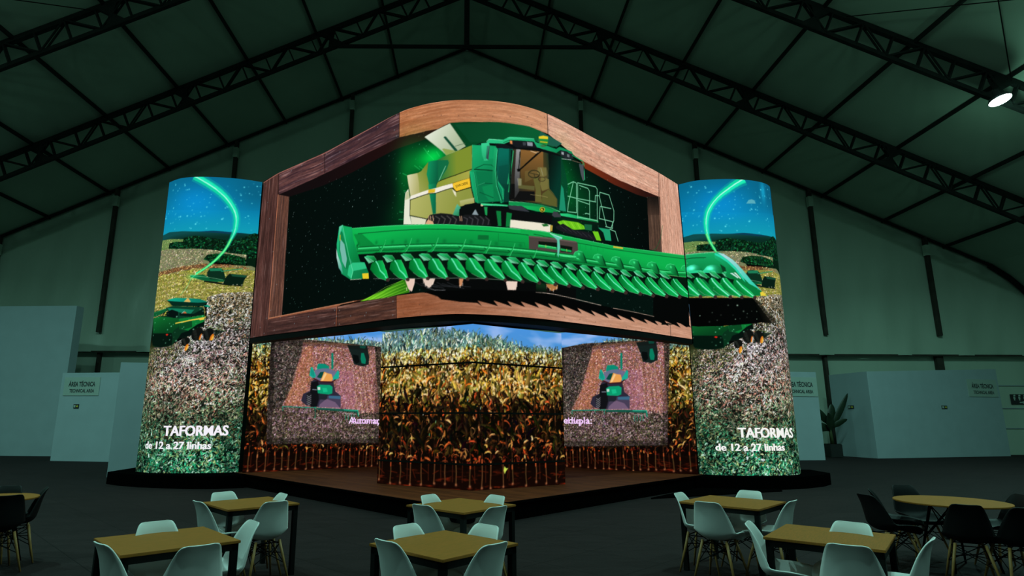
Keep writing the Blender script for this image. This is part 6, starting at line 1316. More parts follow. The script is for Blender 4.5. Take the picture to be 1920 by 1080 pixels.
["B","103020",[-0.108,2.007,0.169,1.548],0.35,"mix"],
["B","3a4420",[0.067,3.534,0.291,0.233],0.75,"mix"],
["B","4a4a30",[0.798,3.578,0.229,0.143],0.6,"mix"],
["B","20381c",[-0.067,2.981,0.202,0.375],0.5,"mix"],
["F",[-0.22,3.509,0.381,3.513,0.616,3.521,0.803,3.536,1.108,3.699,1.229,3.359,0.92,3.132,0.753,3.02,0.566,2.91,0.426,2.821,0.26,2.732,-0.101,2.555],["7a7a48","4a5a2c","2a3418","a89a70","141a0e"],500,0.07,0.018,60,"",1],
["P","0c5a34",[1.214,5.522,1.576,5.542,1.665,5.481,2.082,5.428,2.169,5.365,1.925,5.345,1.591,5.368,1.206,5.469]],
["P","0a2c1c",[1.653,5.615,1.727,5.729,1.892,5.747,2.061,5.709,2.111,5.586,2.166,5.409,1.753,5.416,1.663,5.503]],
["P","1c7a54",[1.695,5.715,2.017,5.743,2.048,5.664,1.734,5.644]],
["L","2a8a60",0.0242,[2.024,5.649,2.226,5.692,2.558,5.763]],
["P","071c12",[2.159,5.499,2.234,5.593,2.708,5.586,2.635,5.444,2.603,5.306,2.259,5.258,2.093,5.294]],
["P","164a34",[2.275,5.586,2.708,5.586,2.65,5.526,2.32,5.526]],
["P","0a120c",[1.591,5.368,1.925,5.345,2.257,5.28,2.625,5.298,2.586,5.259,2.095,5.272,1.593,5.337]],
["D","c8c8b0",[2.359,5.287,2.46,5.303,2.09,5.325,2.583,5.304],1.2],
["L","8ad8a0",0.012,[1.202,5.513,1.665,5.472,2.084,5.414],0.7],
["P","08301a",[-0.015,4.385,0.313,4.411,0.612,4.405,0.823,4.366,1.012,4.331,1.373,4.346,1.693,4.425,1.724,4.161,1.614,4.084,1.415,3.895,1.312,3.82,1.051,3.767,0.89,3.584,0.698,3.562,0.47,3.545,0.149,3.604,0.036,3.956]],
["G","0e6a2c","06401c",[0.004,4.383,0.314,4.407,0.538,4.376,0.713,4.354,1.013,4.322,1.037,4.085,0.906,3.995,0.854,3.902,0.706,3.912,0.538,3.926,0.325,3.946,0.07,3.972],[0.138,4.37,0.236,3.901]],
["P","03140c",[0.074,3.953,0.327,3.936,0.538,3.926,0.704,3.922,0.852,3.921,0.888,3.789,0.888,3.602,0.709,3.571,0.5,3.543,0.326,3.582,0.126,3.625,0.05,3.802]],
["P","0e7a34",[1.014,4.312,1.372,4.356,1.693,4.425,1.715,4.274,1.415,3.895,1.296,3.988,1.063,4.029]],
["P","063018",[1.041,4.236,1.38,4.271,1.407,4.082,1.181,4.008,1.063,4.029],0.7],
["P","04100c",[1.297,3.97,1.536,4.158,1.709,4.236,1.722,4.085,1.543,4.083,1.418,3.857,1.051,3.767,1.133,3.915]],
["L","e8c848",0.0319,[0.936,4.186,1.159,4.225,1.38,4.276,1.559,4.31,1.7,4.346]],
["P","e8c848",[1.379,4.286,1.698,4.359,1.704,4.293,1.598,4.269,1.56,4.291,1.417,4.267]],
["P","0a3c28",[0.556,4.619,0.766,4.664,1.224,4.642,1.639,4.634,1.693,4.425,1.371,4.365,1.014,4.312,0.721,4.475]],
["P","127a5a",[0.608,4.615,0.795,4.6,0.964,4.589,1.391,4.555,1.426,4.574,1.327,4.441,1.135,4.471,0.714,4.533]],
["P","041a14",[1.018,4.464,1.401,4.441,1.66,4.596,1.693,4.425,1.371,4.365,1.026,4.388]],
["P","04100e",[0.599,4.501,0.777,4.568,0.973,4.503,0.991,4.332,0.847,4.336,0.612,4.405]],
["P","c86a38",[1.097,4.462,1.17,4.509,1.233,4.451]],
["L","a8c8c0",0.0146,[1.078,4.453,1.149,4.519]],
["P","04281c",[0.579,4.829,0.788,4.663,1.232,4.651,1.637,4.653,1.753,4.77,1.21,4.785,0.916,4.801]],
["G","10a888","0c7a64",[0.564,4.84,0.848,4.89,1.287,4.871,1.547,4.853,1.762,4.774,1.483,4.751,1.183,4.766,0.86,4.79,0.656,4.814],[0.671,4.881,1.48,4.785]],
["P","d8b060",[1.104,4.777,1.157,4.834,1.209,4.89,1.295,4.784,1.279,4.761]],
["P","0c5a30",[-0.08,4.489,-0.047,4.544,0.299,4.571,0.585,4.607,0.624,4.534,0.422,4.475,0.164,4.425,-0.041,4.423]],
["L","2a8a50",0.015,[-0.046,4.54,0.291,4.567,0.572,4.603]],
["P","0c9a78",[1.636,4.663,1.741,4.703,1.835,4.657,1.783,4.633]],
["L","0a1a14",0.0176,[1.783,4.633,1.866,4.6,1.867,4.486,1.839,4.494]],
["P","e02818",[0.657,3.887,0.705,3.908,0.753,3.883,0.712,3.851]],
["P","0e100e",[1.711,3.897,1.689,3.825,1.647,3.764,1.591,3.723,1.531,3.709,1.475,3.722,1.431,3.763,1.406,3.823,1.406,3.895,1.428,3.966,1.471,4.028,1.527,4.069,1.588,4.084,1.644,4.07,1.687,4.03,1.71,3.969]],
["L","3a4038",0.0144,[1.417,4.026,1.52,3.989],0.7],
["L","3a4038",0.0144,[1.432,3.981,1.531,3.948],0.7],
["L","3a4038",0.0144,[1.447,3.936,1.542,3.907],0.7],
["L","3a4038",0.0144,[1.462,3.891,1.553,3.866],0.7],
["L","3a4038",0.0144,[1.477,3.846,1.564,3.824],0.7],
["L","3a4038",0.0144,[1.492,3.802,1.574,3.783],0.7],
["L","3a4038",0.0143,[1.506,3.757,1.585,3.742],0.7],
["P","d87820",[1.671,3.822,1.657,3.777,1.64,3.744,1.624,3.732,1.615,3.744,1.614,3.776,1.621,3.821,1.636,3.866,1.653,3.899,1.668,3.912,1.678,3.9,1.679,3.867]],
["P","f0b840",[1.669,3.808,1.657,3.774,1.645,3.75,1.636,3.741,1.633,3.75,1.635,3.774,1.644,3.808,1.655,3.842,1.667,3.867,1.676,3.876,1.68,3.867,1.677,3.842]],
["P","0e100e",[1.977,3.901,1.957,3.836,1.92,3.781,1.871,3.744,1.819,3.73,1.77,3.742,1.732,3.778,1.712,3.833,1.711,3.897,1.731,3.962,1.768,4.017,1.817,4.055,1.87,4.069,1.919,4.057,1.956,4.021,1.977,3.966]],
["L","3a4038",0.0145,[1.721,4.015,1.811,3.983],0.7],
["L","3a4038",0.0144,[1.735,3.975,1.821,3.946],0.7],
["L","3a4038",0.0144,[1.749,3.935,1.831,3.909],0.7],
["L","3a4038",0.0144,[1.763,3.894,1.841,3.872],0.7],
["L","3a4038",0.0144,[1.778,3.854,1.852,3.835],0.7],
["L","3a4038",0.0144,[1.792,3.814,1.862,3.798],0.7],
["L","3a4038",0.0144,[1.806,3.774,1.872,3.761],0.7],
["P","d87820",[1.984,3.798,1.963,3.74,1.936,3.697,1.909,3.681,1.89,3.696,1.884,3.738,1.892,3.797,1.912,3.855,1.94,3.898,1.966,3.914,1.986,3.899,1.992,3.857]],
["P","f0b840",[1.978,3.781,1.962,3.737,1.944,3.705,1.93,3.693,1.922,3.704,1.923,3.736,1.932,3.78,1.948,3.824,1.966,3.856,1.981,3.868,1.989,3.856,1.988,3.824]],
["P","0e100e",[1.379,3.689,1.364,3.643,1.334,3.604,1.294,3.578,1.25,3.569,1.208,3.578,1.176,3.605,1.157,3.644,1.155,3.691,1.171,3.737,1.202,3.776,1.243,3.802,1.287,3.811,1.328,3.801,1.36,3.775,1.378,3.736]],
["L","3a4038",0.0143,[1.164,3.775,1.24,3.75],0.7],
["L","3a4038",0.0143,[1.178,3.746,1.25,3.724],0.7],
["L","3a4038",0.0143,[1.193,3.717,1.26,3.697],0.7],
["L","3a4038",0.0143,[1.207,3.688,1.27,3.67],0.7],
["L","3a4038",0.0143,[1.221,3.659,1.28,3.644],0.7],
["L","3a4038",0.0143,[1.235,3.629,1.29,3.617],0.7],
["L","3a4038",0.0143,[1.249,3.6,1.3,3.59],0.7],
["P","d87820",[1.355,3.532,1.337,3.483,1.312,3.448,1.287,3.435,1.268,3.448,1.261,3.484,1.267,3.532,1.285,3.58,1.31,3.615,1.336,3.628,1.354,3.615,1.362,3.58]],
["P","f0b840",[1.35,3.517,1.336,3.481,1.32,3.455,1.306,3.445,1.298,3.455,1.298,3.481,1.306,3.517,1.32,3.553,1.336,3.58,1.35,3.589,1.358,3.58,1.358,3.553]],
["P","c84020",[1.619,3.784,1.643,3.859,1.667,3.897,1.658,3.784],0.7],
["P","d8e0e0",[1.669,3.868,1.699,3.897,1.684,3.803,1.652,3.756],0.8],
["F",[1.475,3.634,1.576,3.709,1.842,3.712,2.033,3.752,2.121,3.53,1.495,3.411],["d8c8c8","a89898","2a2824","e8e0e8","14120e"],2600,0.06,0.024,50,"",1],
["P","04140c",[1.959,4.014,2.293,4.005,2.091,3.904,2.006,3.864,1.981,3.958],0.8],
["L","4a6a30",0.0145,[1.829,4.087,2.294,3.995]],
["S",[-0.031,4.464,0.311,4.464,0.591,4.473,0.802,4.495,0.992,4.522,1.342,4.584,1.673,4.654,1.722,4.085,1.076,3.524,0.702,3.534,0.47,3.545,0.158,3.565],36,"90ffc8",0.02,25]]
ART['TL'] = [
["P","12c8a8",[1.09,8.59,1.13,8.57,1.17,8.54,1.22,8.51,1.28,8.47,1.35,8.44,1.41,8.4,1.47,8.36,1.53,8.32,1.6,8.28,1.66,8.24,1.73,8.2,1.79,8.15,1.84,8.11,1.89,8.06,1.94,8.02,1.99,7.97,2.04,7.93,2.08,7.88,2.12,7.83,2.16,7.77,2.2,7.72,2.24,7.66,2.27,7.61,2.3,7.55,2.33,7.5,2.35,7.44,2.37,7.39,2.38,7.34,2.39,7.28,2.4,7.22,2.4,7.16,2.4,7.1,2.4,7.04,2.39,6.98,2.38,6.92,2.37,6.86,2.36,6.81,2.34,6.76,2.32,6.71,2.3,6.66,2.28,6.62,2.25,6.57,2.23,6.52,2.21,6.46,2.19,6.41,2.16,6.35,2.13,6.29,2.1,6.24,2.06,6.18,2.02,6.12,1.98,6.06,1.93,6.01,1.89,5.95,1.84,5.9,1.8,5.86,1.76,5.81,1.71,5.78,1.67,5.74,1.62,5.7,1.58,5.67,1.54,5.64,1.5,5.62,1.46,5.59,1.43,5.57,1.4,5.55,1.38,5.54,1.35,5.59,1.37,5.61,1.39,5.63,1.43,5.65,1.47,5.67,1.5,5.7,1.54,5.73,1.58,5.76,1.62,5.8,1.66,5.84,1.7,5.88,1.74,5.92,1.78,5.97,1.83,6.01,1.87,6.07,1.91,6.12,1.95,6.18,1.99,6.24,2.02,6.29,2.05,6.34,2.07,6.4,2.09,6.45,2.11,6.51,2.13,6.56,2.15,6.62,2.16,6.67,2.17,6.72,2.18,6.76,2.19,6.81,2.19,6.85,2.19,6.89,2.2,6.94,2.2,6.99,2.19,7.04,2.19,7.1,2.18,7.14,2.18,7.19,2.17,7.23,2.16,7.26,2.14,7.3,2.13,7.33,2.11,7.37,2.09,7.41,2.06,7.45,2.03,7.49,2.0,7.53,1.96,7.58,1.93,7.62,1.89,7.66,1.85,7.7,1.81,7.74,1.77,7.77,1.72,7.81,1.68,7.84,1.63,7.88,1.58,7.92,1.52,7.96,1.46,8.0,1.39,8.04,1.33,8.07,1.27,8.11,1.21,8.14,1.15,8.18,1.09,8.21,1.04,8.24,0.99,8.26,0.95,8.28],0.35],
["P","10e0a0",[1.07,8.53,1.1,8.51,1.15,8.48,1.2,8.45,1.26,8.42,1.32,8.38,1.38,8.34,1.44,8.31,1.5,8.27,1.57,8.23,1.63,8.19,1.7,8.14,1.76,8.1,1.81,8.06,1.86,8.02,1.91,7.97,1.96,7.93,2.0,7.88,2.04,7.84,2.08,7.79,2.13,7.74,2.16,7.68,2.2,7.63,2.23,7.58,2.26,7.52,2.29,7.47,2.31,7.42,2.32,7.37,2.34,7.32,2.35,7.27,2.36,7.22,2.36,7.16,2.36,7.1,2.36,7.04,2.35,6.98,2.35,6.92,2.34,6.87,2.32,6.81,2.31,6.77,2.29,6.72,2.27,6.67,2.25,6.63,2.23,6.58,2.21,6.53,2.19,6.47,2.17,6.42,2.14,6.36,2.11,6.3,2.08,6.25,2.05,6.19,2.01,6.13,1.96,6.07,1.92,6.02,1.88,5.96,1.83,5.91,1.79,5.87,1.75,5.83,1.7,5.79,1.66,5.75,1.62,5.72,1.58,5.68,1.54,5.65,1.5,5.63,1.46,5.6,1.42,5.58,1.39,5.56,1.37,5.55,1.35,5.58,1.37,5.6,1.4,5.61,1.44,5.64,1.47,5.66,1.51,5.69,1.55,5.72,1.59,5.75,1.63,5.79,1.67,5.83,1.71,5.87,1.75,5.91,1.8,5.95,1.84,6.0,1.88,6.06,1.92,6.11,1.96,6.17,2.0,6.22,2.03,6.28,2.06,6.33,2.09,6.39,2.11,6.45,2.13,6.5,2.15,6.56,2.17,6.61,2.18,6.66,2.19,6.71,2.21,6.75,2.21,6.8,2.22,6.84,2.23,6.89,2.23,6.94,2.23,6.99,2.23,7.04,2.23,7.1,2.23,7.15,2.22,7.19,2.21,7.24,2.2,7.28,2.19,7.32,2.17,7.35,2.15,7.39,2.13,7.43,2.1,7.48,2.07,7.52,2.04,7.57,2.0,7.61,1.96,7.66,1.92,7.7,1.88,7.74,1.84,7.78,1.8,7.82,1.76,7.86,1.71,7.89,1.66,7.93,1.6,7.97,1.54,8.01,1.48,8.05,1.42,8.09,1.36,8.13,1.3,8.16,1.24,8.2,1.18,8.23,1.12,8.26,1.06,8.29,1.01,8.32,0.98,8.34],0.8],
["P","2af8c8",[1.06,8.51,1.09,8.49,1.14,8.46,1.19,8.43,1.25,8.39,1.31,8.36,1.37,8.32,1.43,8.29,1.49,8.25,1.56,8.21,1.62,8.16,1.69,8.12,1.74,8.08,1.8,8.04,1.85,8.0,1.9,7.95,1.94,7.91,1.99,7.87,2.03,7.82,2.07,7.77,2.11,7.72,2.15,7.67,2.18,7.62,2.22,7.56,2.25,7.51,2.27,7.46,2.29,7.41,2.31,7.37,2.32,7.32,2.33,7.27,2.34,7.21,2.34,7.16,2.34,7.1,2.34,7.04,2.34,6.98,2.33,6.92,2.32,6.87,2.31,6.82,2.3,6.77,2.28,6.72,2.26,6.68,2.25,6.63,2.22,6.58,2.2,6.53,2.18,6.47,2.16,6.42,2.14,6.36,2.11,6.31,2.08,6.25,2.04,6.19,2.0,6.13,1.96,6.08,1.92,6.02,1.87,5.97,1.83,5.92,1.79,5.87,1.74,5.83,1.7,5.79,1.65,5.75,1.61,5.72,1.57,5.69,1.53,5.66,1.49,5.63,1.45,5.61,1.42,5.59,1.39,5.57,1.37,5.55,1.36,5.57,1.38,5.58,1.41,5.6,1.44,5.63,1.48,5.65,1.52,5.68,1.56,5.71,1.6,5.74,1.64,5.78,1.68,5.81,1.72,5.85,1.77,5.89,1.81,5.94,1.85,5.99,1.89,6.04,1.94,6.1,1.98,6.15,2.02,6.21,2.05,6.27,2.08,6.32,2.11,6.38,2.13,6.43,2.15,6.49,2.17,6.54,2.19,6.6,2.21,6.65,2.22,6.69,2.24,6.74,2.25,6.79,2.26,6.83,2.27,6.88,2.27,6.93,2.27,6.99,2.28,7.04,2.28,7.1,2.27,7.15,2.27,7.2,2.26,7.25,2.25,7.29,2.23,7.34,2.22,7.38,2.2,7.42,2.18,7.46,2.15,7.51,2.12,7.56,2.08,7.61,2.05,7.66,2.01,7.7,1.97,7.75,1.93,7.79,1.88,7.83,1.84,7.87,1.79,7.91,1.74,7.95,1.69,7.99,1.64,8.03,1.58,8.07,1.51,8.11,1.45,8.15,1.39,8.19,1.33,8.23,1.27,8.26,1.21,8.3,1.15,8.33,1.09,8.36,1.04,8.38,1.01,8.4],0.6],
["P","b8ffe8",[1.03,8.44,1.06,8.42,1.11,8.4,1.16,8.37,1.22,8.33,1.28,8.3,1.34,8.26,1.4,8.23,1.47,8.19,1.53,8.15,1.59,8.11,1.66,8.07,1.71,8.02,1.76,7.98,1.81,7.94,1.86,7.9,1.91,7.86,1.95,7.82,1.99,7.78,2.03,7.73,2.07,7.68,2.11,7.63,2.14,7.58,2.17,7.53,2.2,7.48,2.23,7.44,2.25,7.39,2.26,7.35,2.28,7.3,2.29,7.26,2.29,7.21,2.3,7.15,2.3,7.1,2.3,7.04,2.3,6.98,2.29,6.93,2.29,6.88,2.28,6.83,2.27,6.78,2.25,6.73,2.24,6.69,2.22,6.64,2.2,6.59,2.18,6.54,2.16,6.48,2.14,6.43,2.12,6.37,2.09,6.32,2.06,6.26,2.03,6.2,1.99,6.15,1.95,6.09,1.9,6.03,1.86,5.98,1.82,5.93,1.77,5.89,1.73,5.84,1.69,5.8,1.64,5.77,1.6,5.73,1.56,5.7,1.52,5.67,1.49,5.64,1.45,5.62,1.41,5.6,1.38,5.58,1.36,5.56,1.36,5.57,1.38,5.58,1.41,5.6,1.44,5.62,1.48,5.65,1.52,5.68,1.56,5.71,1.6,5.74,1.64,5.77,1.68,5.81,1.73,5.85,1.77,5.89,1.81,5.94,1.85,5.99,1.9,6.04,1.94,6.1,1.98,6.15,2.02,6.21,2.05,6.27,2.08,6.32,2.11,6.38,2.13,6.43,2.15,6.49,2.17,6.54,2.19,6.6,2.21,6.65,2.23,6.69,2.24,6.74,2.25,6.78,2.26,6.83,2.27,6.88,2.28,6.93,2.28,6.99,2.28,7.04,2.28,7.1,2.28,7.15,2.27,7.2,2.26,7.25,2.25,7.29,2.24,7.34,2.22,7.38,2.2,7.42,2.18,7.47,2.15,7.52,2.12,7.56,2.09,7.61,2.05,7.66,2.01,7.71,1.97,7.75,1.93,7.8,1.89,7.84,1.84,7.88,1.8,7.92,1.75,7.96,1.7,8.0,1.64,8.04,1.58,8.08,1.52,8.12,1.45,8.16,1.39,8.2,1.33,8.23,1.27,8.27,1.21,8.3,1.15,8.34,1.09,8.37,1.05,8.39,1.01,8.41],0.85],
["P","30e060",[2.232,6.577,2.218,6.541,2.198,6.492,2.175,6.432,2.148,6.368,2.118,6.304,2.085,6.243,2.05,6.186,2.011,6.127,1.968,6.069,1.925,6.013,1.881,5.959,1.838,5.91,1.794,5.864,1.749,5.822,1.705,5.783,1.661,5.746,1.619,5.712,1.58,5.68,1.541,5.648,1.501,5.616,1.464,5.587,1.429,5.561,1.4,5.54,1.379,5.524,1.349,5.564,1.37,5.581,1.398,5.603,1.431,5.63,1.468,5.661,1.506,5.693,1.544,5.726,1.582,5.76,1.623,5.795,1.666,5.833,1.708,5.872,1.75,5.914,1.791,5.959,1.833,6.007,1.876,6.059,1.919,6.114,1.96,6.171,1.998,6.227,2.032,6.281,2.061,6.339,2.089,6.401,2.113,6.463,2.135,6.522,2.153,6.572,2.166,6.609],0.3],
["P","50f070",[2.22,6.583,2.205,6.547,2.186,6.497,2.163,6.438,2.137,6.374,2.107,6.31,2.075,6.251,2.04,6.193,2.001,6.135,1.959,6.078,1.916,6.022,1.872,5.968,1.829,5.919,1.786,5.874,1.742,5.832,1.698,5.792,1.654,5.756,1.612,5.721,1.573,5.688,1.534,5.656,1.495,5.625,1.458,5.595,1.423,5.569,1.395,5.548,1.373,5.532,1.355,5.556,1.375,5.573,1.404,5.595,1.437,5.622,1.474,5.652,1.513,5.684,1.551,5.717,1.589,5.751,1.63,5.786,1.673,5.823,1.716,5.863,1.759,5.905,1.8,5.949,1.842,5.998,1.885,6.05,1.928,6.106,1.97,6.162,2.008,6.219,2.042,6.274,2.072,6.332,2.1,6.395,2.125,6.458,2.147,6.516,2.165,6.566,2.179,6.603],0.7],
["P","90ffa0",[2.215,6.585,2.2,6.549,2.181,6.5,2.159,6.441,2.132,6.377,2.103,6.313,2.071,6.253,2.036,6.197,1.997,6.139,1.955,6.081,1.912,6.025,1.868,5.972,1.825,5.923,1.782,5.878,1.738,5.836,1.694,5.796,1.651,5.759,1.609,5.725,1.57,5.692,1.532,5.66,1.493,5.628,1.455,5.599,1.421,5.572,1.392,5.551,1.371,5.535,1.361,5.548,1.382,5.564,1.411,5.586,1.444,5.613,1.481,5.643,1.52,5.674,1.558,5.707,1.597,5.74,1.639,5.775,1.682,5.813,1.725,5.852,1.768,5.894,1.81,5.939,1.852,5.987,1.896,6.04,1.939,6.096,1.981,6.153,2.019,6.21,2.054,6.266,2.084,6.324,2.113,6.388,2.138,6.451,2.161,6.51,2.179,6.56,2.193,6.596],0.5],
["P","c0ffc0",[2.201,6.592,2.187,6.556,2.169,6.506,2.146,6.447,2.12,6.383,2.091,6.32,2.06,6.261,2.026,6.205,1.987,6.148,1.945,6.09,1.902,6.035,1.858,5.982,1.816,5.933,1.774,5.888,1.73,5.846,1.686,5.806,1.643,5.769,1.602,5.734,1.563,5.701,1.525,5.669,1.486,5.637,1.448,5.607,1.414,5.581,1.386,5.559,1.365,5.543,1.362,5.547,1.383,5.563,1.411,5.585,1.445,5.612,1.482,5.642,1.521,5.673,1.559,5.706,1.598,5.739,1.64,5.774,1.683,5.811,1.726,5.851,1.769,5.893,1.811,5.938,1.854,5.986,1.897,6.039,1.94,6.095,1.982,6.152,2.021,6.209,2.055,6.265,2.086,6.324,2.114,6.387,2.14,6.45,2.162,6.509,2.181,6.559,2.195,6.595],0.5],
["L","60f0a0",0.015,[1.364,5.544,1.245,5.433,1.138,5.168,0.978,4.952],0.5],
["B","10a060",[1.284,5.477,0.15,0.075],0.4,"add"],
["T","TAFORMAS",[0.933,1.231,2.56,1.246],0.2615,"f4f0f8",0.016],
["T","de 12 a 27 linhas",[0.375,0.902,2.178,0.9],0.1882,"f0f0f4",0.016],
["P","ffffff",[2.524,7.449,2.538,7.451,2.539,7.435],0.0]]
